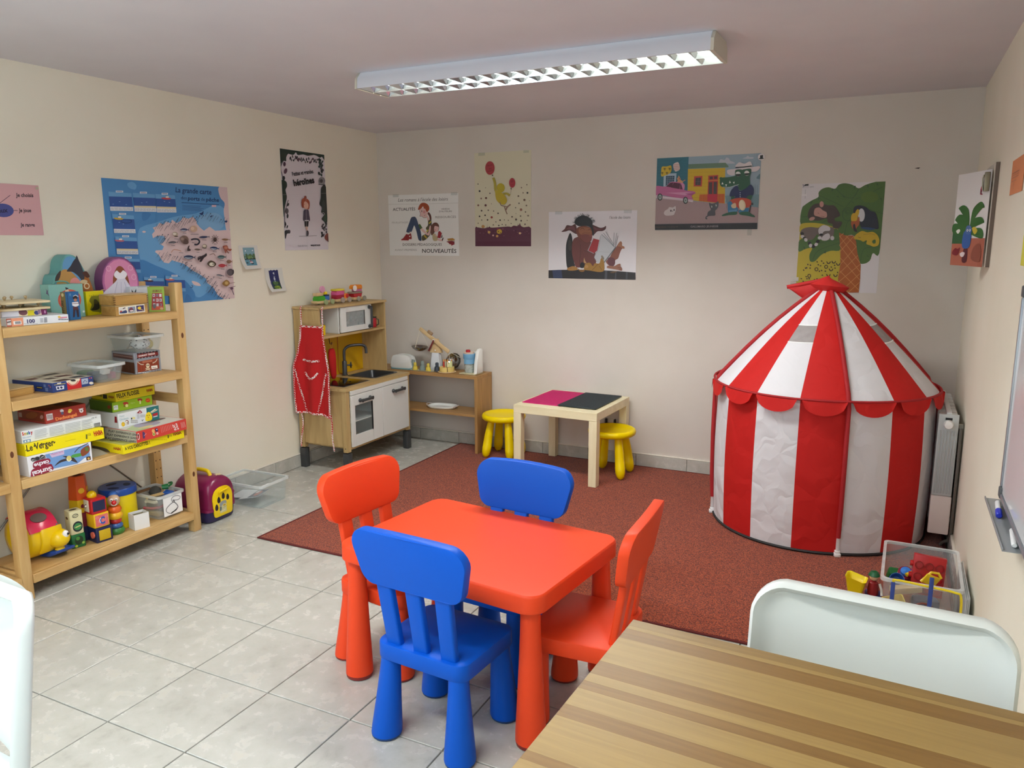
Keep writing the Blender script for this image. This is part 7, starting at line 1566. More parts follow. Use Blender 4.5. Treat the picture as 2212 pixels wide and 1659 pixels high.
A.ell(490, 790, 20, 24, '#8a3a26').blob([(432, 860), (450, 810), (495, 800), (545, 835), (558, 890), (552, 960), (530, 970), (460, 950), (440, 930)], '#a04a30').blob([(470, 880), (490, 850), (535, 885), (538, 940), (510, 972), (475, 945)], '#e0b09a').ell(475, 900, 10, 8, '#d08878').line([(455, 880), (455, 955)], 10, '#8a3a26')
A.blob([(480, 985), (505, 975), (540, 980), (555, 1040), (570, 1140), (530, 1155), (470, 1145), (475, 1050)], '#4d4254').line([(478, 1000), (475, 1140)], 16, '#433a4a').poly([(490, 1140), (555, 1135), (556, 1150), (492, 1158)], '#e0dade').poly([(490, 1155), (552, 1150), (548, 1235), (495, 1238)], '#211c20').line([(512, 1238), (535, 1310)], 15, '#d2a890').line([(535, 1238), (528, 1310)], 14, '#d2a890').blob([(522, 1305), (550, 1300), (560, 1345), (548, 1380), (525, 1382)], '#3f3a42').line([(415, 1395), (680, 1365)], 5, '#6a6468')
A.text("l'école des loisirs", (405, 1555), (550, 1542), 28, '#8a848a').text('MAJUSCULES', (598, 1532), (738, 1520), 22, '#201c20', bold=.05).line([(470, 320), (545, 1610)], 2.5, '#c4bcc2').line([(100, 780), (820, 700)], 2, '#cdc6cb'); A.put(t, mx)

# two small curled prints ---------------------------------------------------------
def curled_print(label, y0, z0, w, h, dy, kind):
    t = thing('picture_card', label, 'picture', (.0012, y0, z0), 0)
    def f(u, v):                       # v from the top; the lower part curls away from the wall, left corner most
        k = max(0, v-.35)/.65; return (.0008+(.034*(1-u)+.012*u)*k*k, u*w+dy*v, h*(1-v)+.006*k*k)
    q = MB(M('#dcdad2', .6)); q.grid(f, 10, 16); q.grid(lambda u, v: tuple(c-(.0006 if i == 0 else 0) for i, c in enumerate(f(1-u, v))), 10, 16); q.obj('sheet', t, angle=80, weld=False)
    pr = MB()
    def patch(u0, u1, v0, v1, col, lift=.0006, jag=0, n=8):
        pr.use(M(col, .6)); pr.grid(lambda a, b_: (f(u0+(u1-u0)*a, v0+(v1-v0)*b_)[0]+lift,)+f(u0+(u1-u0)*a, v0+(v1-v0)*b_+jag*sin(a*19)*(1-b_))[1:], n, 6)
    def dot(u, v, r, col, lift=.0012, e=1.0):
        pr.use(M(col, .6)); P = [f(u+r*cos(2*pi*k/12), v+r*e*sin(2*pi*k/12)) for k in range(12)]; tb = bmesh.new(); tb.faces.new([tb.verts.new((x+lift, y, z)) for x, y, z in P][::-1]); pr.merge(tb)
    if kind == 0:
        patch(.2, .80, .09, .84, '#7fa4b2'); patch(.2, .8, .36, .58, '#4c6a46', .0009, .04); patch(.36, .62, .44, .58, '#7d9a5e', .0011, .05); patch(.2, .8, .54, .585, '#232c28', .0012, .01); patch(.2, .8, .585, .84, '#5f93a8', .0012, .012)
        for u, v in ((.32, .22), (.70, .21)): dot(u, v, .035, '#dfeaf0', .0012, .8)
        for u, v, c, r in ((.28, .72, '#2f4a52', .06), (.52, .70, '#d8c0c4', .09), (.55, .75, '#27404c', .08), (.50, .645, '#8a2430', .05), (.45, .62, '#c8b0a0', .03), (.62, .64, '#1f4a52', .03)): dot(u, v, r, c, .0016, .5)
    else:
        patch(.22, .74, .09, .88, '#252b62', .0006, .02); patch(.2, .72, .58, .88, '#23402e', .0009, .03)
        for u, v, c, r, e in ((.47, .62, '#4a6a3a', .15, .6), (.48, .80, '#6f8a34', .18, .4), (.52, .80, '#a9b848', .10, .5), (.60, .84, '#b9c45a', .05, 1), (.42, .82, '#8a9a3c', .05, 1), (.47, .44, '#c2cad8', .045, 1.6), (.47, .55, '#8a9aa8', .03, 2), (.48, .35, '#7f84a0', .05, .6), (.48, .33, '#1a2048', .025, 1), (.47, .21, '#e4e8f0', .04, .9), (.48, .26, '#9aa2bc', .02, 1.5)): dot(u, v, r, c, .0014, e)
    pr.obj('print', t, smooth=False, weld=False)
curled_print('small curled white print of a boat on a lake beside the map', -1.374, 1.283, .148, .142, .014, 0)
curled_print('small curled white print with a dark blue night picture below the boat print', -1.182, 1.140, .152, .148, .022, 1)

# novels poster ---------------------------------------------------------------------
t, w, h, mx = poster('poster', 'white poster of a girl reading against her knees, leftmost on the back wall', 'back', .088, .669, 1.343, 1.768, '#e3e2e0', tapes=[(.12, .99, .05, .02), (.95, .99, .05, .02)])
A = art(w, h, [(100, 130), (1775, 85), (1795, 1590), (130, 1575)])
tx = '#4a4442'; sk = '#d9b4b0'
A.text("Les romans à l'école des loisirs", (340, 282), (1530, 262), 84, tx, shear=.25).line([(100, 345), (830, 338)], 5, '#aaa6a4').line([(1075, 335), (1775, 322)], 5, '#aaa6a4')
A.text('ACTUALITÉS', (210, 500), (750, 492), 70, tx, bold=.015).text('VIDÉOS', (1370, 482), (1570, 478), 38, '#7a7674', bold=.01).text("D'AUTEURS", (1318, 540), (1625, 535), 38, '#7a7674', bold=.01).text('RESSOURCES', (1230, 682), (1722, 675), 52, '#8a8684', bold=.01).text('FEUILLETAGES', (190, 802), (578, 798), 42, '#a09c9a').text('DOSSIERS PÉDAGOGIQUES', (440, 1342), (1380, 1342), 62, '#5a5452', bold=.01).text('AVANT-PREMIÈRES', (250, 1466), (780, 1464), 48, '#98948f').text('NOUVEAUTÉS', (908, 1510), (1728, 1518), 94, '#38322f', bold=.015)
A.blob([(1040, 560), (1075, 540), (1120, 600), (1135, 680), (1125, 770), (1095, 720), (1080, 640)], '#5a302a').blob([(1000, 600), (1060, 640), (1085, 730), (1050, 760), (1030, 690)], sk)
A.blob([(845, 480), (900, 440), (1010, 430), (1050, 520), (1030, 640), (990, 675), (940, 665), (905, 630), (855, 635), (870, 580), (858, 520)], sk, 4).blob([(815, 470), (850, 370), (910, 315), (1000, 320), (1070, 380), (1085, 470), (1040, 530), (1010, 510), (990, 460), (960, 450), (935, 400), (900, 440), (850, 475)], '#a04828', 4).line([(870, 400), (930, 340)], 5, '#6a2c1c').line([(960, 340), (1040, 430)], 5, '#6a2c1c').ell(965, 530, 32, 34, '#cf8f90').ell(905, 512, 8, 22, '#2a2224').line([(958, 625), (978, 615), (985, 595)], 6, '#2a2224', curve=True).line([(850, 500), (870, 580), (856, 632), (905, 634), (945, 668), (990, 672), (1020, 655)], 6, '#3a2a2a', curve=True)
A.blob([(1060, 740), (1125, 720), (1142, 830), (1130, 960), (1110, 1060), (1080, 1110), (1000, 1190), (915, 1220), (905, 1110), (990, 1060), (1040, 1000), (1000, 920), (1050, 850)], '#54503a', 4).line([(1075, 810), (1130, 760)], 24, '#c8b83a').line([(1010, 1010), (1060, 960)], 26, '#c8b83a').line([(960, 1090), (1020, 1160)], 34, '#b89a34').line([(1065, 880), (1130, 850)], 16, '#6a4a44')
A.blob([(1090, 880), (1120, 870), (1110, 1000), (1085, 1085), (1040, 1090), (960, 1040), (880, 960), (870, 925), (910, 915), (990, 1000), (1050, 1040)], sk, 4).poly([(808, 840), (860, 815), (920, 910), (850, 960), (830, 930)], '#4f6a3c').poly([(820, 930), (870, 1000), (850, 970)], '#3a4a3a')
A.blob([(530, 1000), (600, 800), (650, 670), (700, 645), (750, 650), (790, 720), (830, 850), (880, 1010), (895, 1200), (870, 1225), (820, 1190), (780, 1020), (730, 860), (700, 900), (650, 1010), (560, 1025)], '#3b4a68', 4).line([(720, 660), (690, 820), (660, 960)], 5, '#26304a', curve=True).line([(535, 1010), (575, 1060)], 14, '#e4dcd8').line([(620, 1000), (640, 1040)], 14, '#e4dcd8')
A.blob([(530, 1060), (590, 1070), (640, 1040), (660, 1180), (600, 1195), (570, 1215), (400, 1225), (380, 1195), (440, 1170), (500, 1100)], '#8e2028', 4).line([(375, 1215), (580, 1222)], 16, '#e2d8d4').line([(590, 1190), (655, 1185)], 12, '#e2d8d4').ell(388, 1200, 22, 18, '#ece4e0').ell(615, 1115, 16, 16, '#e2d8d4').line([(540, 1080), (545, 1200)], 5, '#5a1018')
A.blob([(1130, 1080), (1120, 960), (1140, 850), (1200, 790), (1270, 795), (1315, 860), (1310, 960), (1280, 1000), (1210, 1020), (1180, 1080)], '#6a4238', 4).blob([(1215, 870), (1280, 880), (1310, 900), (1290, 990), (1220, 1010), (1200, 950)], sk).ell(1225, 965, 16, 16, '#cf8f90').blob([(1165, 1070), (1215, 1050), (1275, 1120), (1290, 1170), (1270, 1220), (1190, 1225), (1160, 1160)], '#b8a882').poly([(1300, 1005), (1340, 985), (1385, 1040), (1350, 1165), (1275, 1150)], '#98202e').line([(1345, 985), (1380, 1030)], 12, '#e0dcd8').blob([(1280, 1180), (1380, 1190), (1410, 1150), (1425, 1160), (1395, 1230), (1290, 1215)], sk).blob([(1385, 1195), (1415, 1150), (1425, 1160), (1395, 1232)], '#241c20').blob([(1370, 1150), (1385, 1095), (1398, 1100), (1390, 1150)], '#3a2428').line([(1210, 1070), (1260, 1110), (1290, 1100)], 14, sk, curve=True)
A.poly([(1515, 1175), (1640, 1160), (1690, 1190), (1690, 1220), (1530, 1222)], '#b0843e').poly([(1495, 1240), (1620, 1225), (1690, 1245), (1680, 1290), (1560, 1300), (1495, 1265)], '#7a1c2a').poly([(1495, 1262), (1550, 1298), (1555, 1285), (1500, 1245)], '#e8e0d8').poly([(1555, 1300), (1680, 1270), (1690, 1310), (1610, 1345), (1555, 1320)], '#8a2030').poly([(1555, 1300), (1610, 1318), (1610, 1345), (1560, 1325)], '#e4dcd4'); A.put(t, mx)

# balloon poster: a plain yellow bird shape with two balloons ----------------------------
t, w, h, mx = poster('poster', 'tall cream poster with two red balloons and a yellow figure above a dark town', 'back', .798, 1.219, 1.409, 2.024, '#d2ccb2', tapes=[(.14, .985, .05, .02), (.92, .985, .04, .015)])
A = art(w, h, [(108, 135), (1022, 75), (1012, 1600), (118, 1605)])
A.blob([(118, 1315), (165, 1312), (175, 1295), (185, 1312), (300, 1312), (307, 1232), (313, 1310), (350, 1290), (385, 1310), (640, 1290), (690, 1298), (735, 1275), (795, 1280), (803, 1235), (812, 1272), (835, 1235), (850, 1275), (900, 1300), (1012, 1312), (1014, 1605), (118, 1608)], '#5a2a40', 3)
A.poly([(118, 1600), (118, 1530), (1013, 1525), (1013, 1600)], '#521f38').poly([(118, 1320), (118, 1350), (1013, 1345), (1013, 1315)], '#5e2f46')
rnd = random.Random(9)
for k in range(26): x, y = rnd.uniform(150, 990), rnd.uniform(1340, 1440); A.ell(x, y, rnd.uniform(4, 13), rnd.uniform(4, 11), rnd.choice(['#7a4a5a', '#6a3048', '#8a5a6a', '#48203a']))
for x, y, r, c in ((340, 1382, 22, '#c8a060'), (505, 1370, 42, '#c9a83a'), (835, 1395, 18, '#d8b890'), (405, 1432, 14, '#d8b0a8'), (470, 1442, 20, '#c8985a'), (245, 1292, 26, '#b88a50'), (480, 1330, 16, '#8a3a48'), (562, 1330, 12, '#8a4a58')): A.ell(x, y, r, r*.95, c)
A.ell(490, 1370, 9, 12, '#6a4a20').ell(525, 1392, 8, 10, '#6a4a20').ell(500, 1408, 7, 6, '#6a4a20')
for x, y, r, c in ((168, 622, 9, '#4a3a3a'), (192, 733, 15, '#1c1620'), (288, 680, 6, '#6a5a58'), (357, 767, 10, '#5a4a48'), (217, 850, 14, '#8a6a60'), (295, 842, 17, '#6a4840'), (170, 958, 15, '#7a4a44'), (287, 957, 18, '#5c2a30'), (380, 932, 7, '#8a8078'), (223, 1042, 13, '#4a3a3a'), (330, 1035, 11, '#5a5048'), (415, 1047, 9, '#5a5048'), (487, 1082, 12, '#4a4440'), (190, 1132, 13, '#3a3034'), (279, 1114, 12, '#1c1620'), (384, 1146, 18, '#a04a44'), (225, 1190, 9, '#5a5048'), (318, 1187, 13, '#4a4038'), (519, 1190, 12, '#2a2428'), (588, 1185, 8, '#6a6258'), (652, 1192, 8, '#6a6258'), (452, 1218, 8, '#3a3034'), (168, 1240, 8, '#5a5048'), (498, 1275, 12, '#4a4440'), (410, 1266, 12, '#8a8068'), (610, 1266, 10, '#6a6258'), (553, 1258, 8, '#3a3034'), (697, 1242, 9, '#7a7264'), (712, 1136, 13, '#6a5a50'), (776, 1178, 16, '#3a2c30'), (858, 1198, 13, '#3a2c30'), (848, 1124, 12, '#5a5048'), (970, 1117, 14, '#7a6a5c'), (928, 1058, 11, '#5a5048'), (857, 1022, 20, '#8a5a48'), (770, 992, 9, '#4a4440'), (825, 922, 12, '#6a5a50'), (944, 956, 13, '#7a6a5c'), (912, 868, 18, '#6a5040'), (816, 808, 14, '#6a5a50'), (962, 756, 15, '#1c1620'), (892, 756, 10, '#6a5a50'), (866, 674, 11, '#7a6a5c'), (953, 627, 10, '#6a5a50'), (920, 1253, 12, '#4a3c3c'), (955, 1192, 8, '#7a7264'), (992, 880, 6, '#8a8078'), (776, 1084, 6, '#8a8078')): A.ell(x, y, r, r, c)
A.ell(362, 368, 76, 108, '#a63a40').text("l'école", (318, 345), (405, 325), 30, '#7a2430', bold=.02).text('des', (345, 392), (390, 380), 26, '#7a2430', bold=.02).text('loisirs', (330, 435), (415, 405), 28, '#7a2430', bold=.02).poly([(395, 470), (412, 475), (408, 495), (392, 490)], '#2c1a1c').ell(718, 600, 50, 78, '#a5303a').text('50', (698, 595), (740, 590), 34, '#7a2030', bold=.03).text('ans', (698, 640), (738, 636), 22, '#7a2030').poly([(692, 680), (708, 682), (706, 705), (696, 702)], '#2c1a1c').line([(700, 705), (685, 790)], 3, '#8a8478')
A.line([(415, 520), (440, 600), (448, 700), (470, 760)], 40, '#a89a38', curve=True).blob([(445, 740), (460, 720), (520, 740), (590, 790), (632, 860), (620, 915), (580, 945), (520, 930), (470, 880), (450, 820)], '#b8a428').ell(533, 680, 65, 74, '#b8a72a').line([(575, 775), (630, 770), (680, 800)], 36, '#a89a38', curve=True)
A.line([(520, 905), (535, 950), (580, 970), (640, 980)], 14, '#8a705e', curve=True).line([(590, 965), (605, 1020), (635, 1095)], 16, '#8a705e', curve=True).line([(615, 1030), (640, 980), (690, 940)], 22, '#8a6a5c', curve=True); A.put(t, mx)

# reading creature poster ---------------------------------------------------------------
t, w, h, mx = poster('poster', 'wide white poster of a big brown long-eared creature reading a red book', 'back', 1.346, 1.941, 1.202, 1.628, '#e2dfe4', tapes=[(.12, .985, .05, .02), (.9, .985, .05, .02)])
A = art(w, h, [(115, 140), (2040, 88), (1990, 1600), (80, 1565)])
A.text("l'école des loisirs", (1428, 278), (1888, 270), 66, '#4a464c', shear=.3)
A.poly([(80, 1395), (300, 1385), (700, 1378), (1200, 1390), (1600, 1410), (1990, 1440), (1992, 1602), (78, 1570)], '#2a292d').poly([(165, 1395), (365, 1385), (385, 1570), (185, 1565)], '#36405e').poly([(1320, 1395), (1370, 1398), (1360, 1585), (1305, 1582)], '#4a4d56').poly([(1545, 1410), (1570, 1412), (1560, 1588), (1530, 1585)], '#474a52').poly([(1780, 1425), (1815, 1428), (1810, 1592), (1770, 1590)], '#44474e')
A.blob([(490, 1330), (470, 1120), (475, 850), (520, 680), (570, 585), (610, 680), (620, 900), (640, 1200), (660, 1310), (560, 1330)], '#27262a', 4).ell(560, 850, 40, 120, '#3c3836')
b1, b2, b3, b4 = '#6d3e3c', '#5a3030', '#9c6448', '#a87c44'
A.blob([(690, 400), (600, 430), (500, 420), (450, 500), (380, 560), (470, 555), (560, 530), (640, 580), (720, 600)], '#542e30', 4).blob([(650, 440), (560, 455), (490, 500), (600, 510), (680, 540)], '#704248', 4).blob([(1040, 420), (1120, 430), (1220, 470), (1300, 460), (1350, 430), (1340, 500), (1270, 540), (1160, 550), (1060, 630)], '#542e30', 4).blob([(1080, 450), (1180, 490), (1290, 480), (1240, 515), (1120, 520)], '#704248', 4)
A.blob([(620, 760), (700, 680), (850, 660), (1000, 760), (1080, 900), (1120, 1100), (1100, 1290), (900, 1310), (700, 1330), (640, 1200), (600, 1000)], b1, 4).blob([(1340, 1200), (1420, 1120), (1480, 1010), (1560, 900), (1640, 780), (1690, 770), (1690, 840), (1750, 900), (1690, 930), (1640, 1040), (1610, 1130), (1540, 1180), (1500, 1300), (1400, 1280)], '#8a5648', 4).blob([(1380, 1150), (1440, 1110), (1530, 1140), (1540, 1240), (1500, 1300), (1400, 1280)], '#6a4048', 4)
for p in ([(1600, 860), (1660, 760), (1700, 800), (1680, 870)], [(1660, 870), (1740, 870), (1750, 920), (1700, 910)]): A.blob(p, '#a8755a')
A.blob([(700, 560), (720, 480), (800, 440), (900, 430), (1010, 470), (1060, 560), (1050, 650), (1030, 740), (960, 800), (860, 780), (760, 700)], '#7a4638', 4).blob([(760, 500), (850, 460), (1000, 480), (1040, 570), (1000, 640), (860, 640), (770, 590)], b3, 4).blob([(790, 640), (900, 610), (1030, 640), (1030, 740), (950, 800), (840, 760)], '#7c4540', 4).line([(790, 510), (840, 480), (880, 510)], 9, '#4a2620', curve=True).line([(960, 520), (1000, 505), (1030, 530)], 9, '#4a2620', curve=True).line([(830, 600), (900, 580), (960, 590), (1010, 580)], 6, '#5a3020', curve=True).ell(1010, 640, 30, 28, '#8a5048').line([(780, 700), (860, 770), (940, 800), (1030, 750)], 7, '#4a2420', curve=True).line([(785, 830), (790, 1000), (770, 1180), (770, 1300)], 8, '#4a2828', curve=True).line([(860, 960), (970, 1000), (1080, 1020)], 7, '#4a2828', curve=True)
A.blob([(670, 370), (700, 280), (800, 220), (900, 215), (1000, 260), (1060, 340), (1060, 440), (1090, 600), (1060, 640), (1040, 530), (1000, 460), (900, 430), (780, 440), (720, 420)], '#1f2026', 4)
rnd = random.Random(4)
for k in range(70): a = rnd.uniform(pi*1.02, pi*1.98); x, y = 870+200*cos(a), 390+175*sin(a); A.line([(x, y), (x+rnd.uniform(20, 60)*cos(a)+rnd.uniform(-20, 20), y+rnd.uniform(20, 60)*sin(a))], 5, '#2a2a30')
A.poly([(1075, 700), (1235, 740), (1200, 860), (1160, 960), (1080, 1025), (955, 970)], '#a03038').line([(1075, 700), (955, 965), (1080, 1025)], 16, '#a8a4a8').poly([(1225, 650), (1260, 610), (1400, 720), (1560, 880), (1540, 920), (1290, 1240), (1160, 1230), (1090, 1110), (1160, 950)], '#c4c8ce')
for a_, c in (((1260, 612), (1540, 890)), '#4a5058'), (((1300, 585), (1520, 860)), '#6a7078'), (((1345, 550), (1520, 830)), '#6a7078'), (((1530, 575), (1520, 840)), '#6a7078'), (((1590, 580), (1540, 860)), '#6a7078'), (((1615, 640), (1555, 890)), '#4a5058'): A.line(list(a_), 8, c)
A.line([(1560, 890), (1290, 1240)], 16, '#5a646c').line([(1230, 660), (1180, 930), (1090, 1100), (1150, 1220)], 6, '#7a8088', curve=True).line([(1190, 985), (1430, 1000)], 4, '#a4a8b0')
A.blob([(490, 1360), (560, 1320), (640, 1305), (720, 1340), (700, 1390), (540, 1400)], b4, 4).line([(510, 1350), (600, 1345)], 5, '#6a4826').blob([(860, 1300), (920, 1240), (1000, 1230), (1060, 1300), (1100, 1240), (1200, 1240), (1240, 1130), (1290, 1150), (1310, 1280), (1300, 1400), (1200, 1430), (1000, 1400), (880, 1380)], '#a07838', 4).blob([(720, 1350), (800, 1390), (880, 1370), (860, 1420), (780, 1420)], '#8a6434', 4).blob([(780, 1330), (790, 1240), (840, 1220), (880, 1270), (850, 1340)], '#1f2026', 4).blob([(860, 1220), (870, 1120), (890, 1180), (920, 1240)], '#b8906a', 3).ell(920, 1310, 40, 34, '#b48a54').line([(1040, 1390), (1120, 1310), (1180, 1250)], 9, '#6a4a20').line([(1200, 1300), (1250, 1380)], 8, '#6a4a20').blob([(1240, 1080), (1275, 1075), (1310, 1140), (1270, 1160)], '#8a8074', 3)
A.blob([(1390, 1290), (1520, 1300), (1600, 1260), (1660, 1250), (1670, 1310), (1700, 1350), (1690, 1400), (1600, 1380), (1480, 1360), (1370, 1340)], '#9a6a58', 4).line([(1600, 1330), (1690, 1340)], 7, '#5a3a34').line([(1640, 1370), (1700, 1385)], 6, '#5a3a34').blob([(1430, 1440), (1520, 1410), (1590, 1420), (1500, 1450)], '#6a5038', 3); A.put(t, mx)

# crocodile poster ------------------------------------------------------------------------
t, w, h, mx = poster('poster', 'wide colourful poster of a crocodile in a white hat beside a pink car', 'back', 2.056, 2.662, 1.507, 1.931, '#8fa3b0')
A = art(w, h, [(120, 195), (2050, 80), (1950, 1485), (90, 1520)])
A.poly([(120, 195), (705, 160), (680, 800), (100, 730)], '#2b6878')
for k in range(9): A.line([(118, 250+k*56), (700, 222+k*62)], 3, '#245a6a')
A.blob([(1270, 240), (1300, 200), (1370, 215), (1400, 170), (1450, 185), (1470, 225), (1550, 260), (1530, 282), (1280, 275)], '#b8bcc4').blob([(1700, 185), (1760, 160), (1800, 130), (1830, 155), (1900, 160), (1880, 185)], '#b8bcc4')
A.poly([(690, 390), (1380, 360), (1365, 1030), (900, 985), (680, 960)], '#c7a51c')
for k in range(8): A.line([(695, 460+k*66), (1375, 432+k*66)], 3, '#a88a18')
A.poly([(700, 300), (1385, 265), (1445, 335), (1430, 352), (700, 385)], '#5f7a64').poly([(905, 860), (1362, 845), (1355, 1020), (890, 980)], '#bf5f22')
for k in range(8): A.line([(930+k*56, 862), (925+k*56, 1000)], 3, '#9a4a1c')
A.poly([(805, 525), (958, 515), (945, 712), (795, 712)], '#b23a30').poly([(832, 552), (932, 545), (922, 690), (825, 690)], '#3a3236').line([(880, 550), (875, 690)], 5, '#6a5a5c').line([(830, 620), (928, 616)], 5, '#6a5a5c')
A.poly([(1065, 510), (1250, 495), (1245, 585), (1065, 597)], '#b23a30').poly([(1092, 530), (1150, 526), (1150, 575), (1092, 578)], '#4a3038').poly([(1172, 524), (1228, 520), (1226, 570), (1172, 573)], '#4a3038').poly([(1065, 598), (1246, 588), (1225, 1010), (1045, 985)], '#b5243a').poly([(1062, 620), (1240, 610), (1230, 855), (1058, 860)], '#a8362c').poly([(1078, 635), (1140, 630), (1135, 850), (1072, 852)], '#46383a').poly([(1165, 628), (1225, 624), (1218, 848), (1158, 850)], '#46383a').line([(1062, 608), (1246, 597)], 10, '#c8863a')
A.poly([(95, 940), (700, 980), (1400, 1025), (1985, 1090), (1955, 1380), (90, 1415)], '#a1898a').poly([(1370, 880), (1995, 850), (1985, 1090), (1400, 1028)], '#6b8890').line([(1925, 660), (1925, 850)], 5, '#5a7880').line([(1960, 680), (1960, 850)], 5, '#5a7880').blob([(1950, 550), (2020, 470), (2035, 560)], '#5a7880').line([(1380, 1000), (1415, 930)], 5, '#4f7078').line([(1395, 1110), (1405, 1030)], 5, '#4f7078')
A.poly([(245, 480), (480, 470), (470, 640), (290, 720), (240, 720)], '#9fb4c4').poly([(285, 525), (445, 518), (435, 650), (280, 705)], '#1d3a52')
for k in range(4): A.line([(285+k*40, 525), (280+k*38, 700)], 4, '#9fb4c4').line([(284, 560+k*38), (440, 550+k*38)], 4, '#9fb4c4')
A.blob([(200, 530), (200, 420), (215, 350), (300, 345), (370, 325), (390, 360), (385, 430), (350, 480), (270, 515)], '#c7aa28', 3)
for x, y in ((262, 388), (355, 385), (218, 465), (305, 465)):
    for a_ in range(0, 360, 60): A.line([(x, y), (x+32*cos(radians(a_)), y+24*sin(radians(a_)))], 6, '#3a3c1c')
    A.line([(x, y), (x+4, y+45)], 6, '#3a3c1c')
A.blob([(420, 310), (500, 262), (530, 300), (545, 390), (500, 430), (450, 430)], '#cdbdb8', 3)
for k in range(4): A.line([(425, 320+k*30), (540, 305+k*32)], 8, '#b0706a')
A.line([(525, 260), (590, 205)], 4, '#1d4a58')
A.ell(525, 575, 32, 28, '#c8906a').blob([(500, 640), (520, 590), (570, 600), (600, 650)], '#c8906a').poly([(510, 550), (522, 510), (545, 545)], '#c8906a').ell(535, 570, 8, 8, '#4a2a22').line([(590, 625), (645, 595)], 14, '#c08a64')
A.blob([(100, 715), (280, 720), (360, 645), (450, 630), (560, 650), (600, 700), (625, 780), (800, 805), (830, 840), (760, 885), (780, 960), (640, 960), (230, 880), (98, 870)], '#b5628e', 4).poly([(290, 720), (370, 650), (430, 640), (385, 735)], '#521f38').poly([(380, 738), (435, 645), (550, 660), (540, 765)], '#521f38').poly([(550, 665), (575, 690), (595, 770), (548, 768)], '#521f38').blob([(570, 650), (630, 680), (625, 770), (600, 760)], '#c884a8').poly([(290, 835), (640, 820), (810, 830), (640, 880)], '#c98bb0').poly([(640, 850), (830, 825), (760, 885)], '#a04a7a').poly([(95, 880), (790, 960), (785, 1000), (95, 930)], '#c7b3be').line([(230, 915), (600, 950)], 8, '#dfd4da').line([(690, 980), (780, 1000)], 8, '#dfd4da')
for x, y in ((180, 915), (648, 972)): A.ell(x, y, 46, 66, '#221a20').ell(x+2, y, 31, 48, '#93a09e').ell(x, y, 9, 11, '#221a20')
A.blob([(255, 1220), (270, 1170), (330, 1130), (350, 1100), (420, 1105), (465, 1080), (470, 1150), (450, 1210), (420, 1245), (300, 1255)], '#c9bfc0', 4).ell(382, 1165, 12, 20, '#3a2e34').ell(440, 1150, 11, 18, '#3a2e34').ell(412, 1172, 8, 8, '#3a2e34')
A.blob([(1050, 1250), (1060, 1180), (1110, 1140), (1090, 1080), (1080, 1015), (1130, 1030), (1200, 1010), (1250, 985), (1250, 1070), (1225, 1120), (1190, 1160), (1190, 1240), (1120, 1250)], '#4a4a50', 4).line([(1060, 1250), (1030, 1270), (1020, 1300), (1045, 1305)], 22, '#4a4a50', curve=True).ell(1125, 1085, 12, 18, '#d8dcd8').ell(1205, 1062, 12, 18, '#d8dcd8').ell(1120, 1088, 6, 11, '#1c1c1c').ell(1200, 1065, 6, 11, '#1c1c1c')
g1 = '#28553c'
A.blob([(1415, 450), (1430, 400), (1560, 380), (1900, 340), (2010, 325), (2015, 370), (1930, 430), (1700, 420), (1540, 500), (1450, 490)], '#cfc4c6', 4).blob([(1570, 340), (1620, 270), (1660, 255), (1740, 280), (1830, 240), (1865, 270), (1870, 340), (1720, 380)], '#d5cccd', 4).line([(1570, 355), (1720, 345), (1870, 325)], 22, '#1c1c20', curve=True)
A.blob([(1560, 480), (1575, 400), (1680, 390), (1690, 405), (1710, 390), (1850, 375), (1855, 450), (1830, 540), (1830, 680), (1760, 740), (1650, 780), (1615, 730), (1610, 690), (1500, 710), (1380, 735), (1290, 690), (1285, 570), (1320, 545), (1440, 535), (1560, 510)], g1, 4).ell(1302, 560, 28, 24, g1)
A.ell(1617, 475, 46, 46, '#d8d8d4').poly([(1572, 478), (1663, 472), (1660, 505), (1620, 520), (1580, 510)], '#1c221c').ell(1778, 458, 46, 46, '#d8d8d4').poly([(1732, 462), (1824, 455), (1820, 485), (1782, 500), (1742, 492)], '#1c221c').line([(1330, 720), (1450, 722), (1560, 690), (1630, 668)], 10, '#b8beb8', curve=True)
for p in ([(1310, 672), (1325, 625), (1348, 668)], [(1378, 672), (1412, 668), (1398, 714)], [(1450, 650), (1462, 600), (1484, 642)], [(1520, 628), (1552, 618), (1542, 662)]): A.poly(p, '#e0e2dc')
A.blob([(1460, 890), (1480, 790), (1550, 710), (1610, 700), (1640, 785), (1760, 740), (1840, 670), (1895, 740), (1895, 830), (1870, 880), (1800, 880), (1750, 930), (1560, 930), (1555, 885)], '#1c2450', 4)
for y in (822, 860, 898): A.ell(1650, y, 9, 10, '#b8bcd0')
A.poly([(1485, 890), (1550, 885), (1545, 1030), (1480, 1040)], g1).blob([(1790, 880), (1870, 870), (1850, 940), (1790, 1020), (1735, 1010), (1740, 960)], g1)
A.blob([(1440, 990), (1550, 930), (1730, 920), (1840, 960), (1840, 1060), (1740, 1100), (1600, 1100), (1480, 1080)], '#b5452e', 4).blob([(1420, 1060), (1430, 1000), (1480, 980), (1520, 1040), (1600, 1100), (1590, 1170), (1440, 1200)], '#2f6f98', 4).blob([(1620, 1150), (1700, 1120), (1800, 1100), (1780, 1180), (1640, 1200)], '#2f6f98', 3).poly([(1440, 1150), (1590, 1130), (1580, 1170), (1440, 1190)], '#5a8ab0').ell(1685, 1050, 62, 100, '#d8c4a0', -5).ell(1675, 1050, 46, 84, '#e2d2b4', -5).blob([(1485, 1050), (1560, 1010), (1575, 1090), (1540, 1110), (1500, 1100)], '#d0b896', 3)
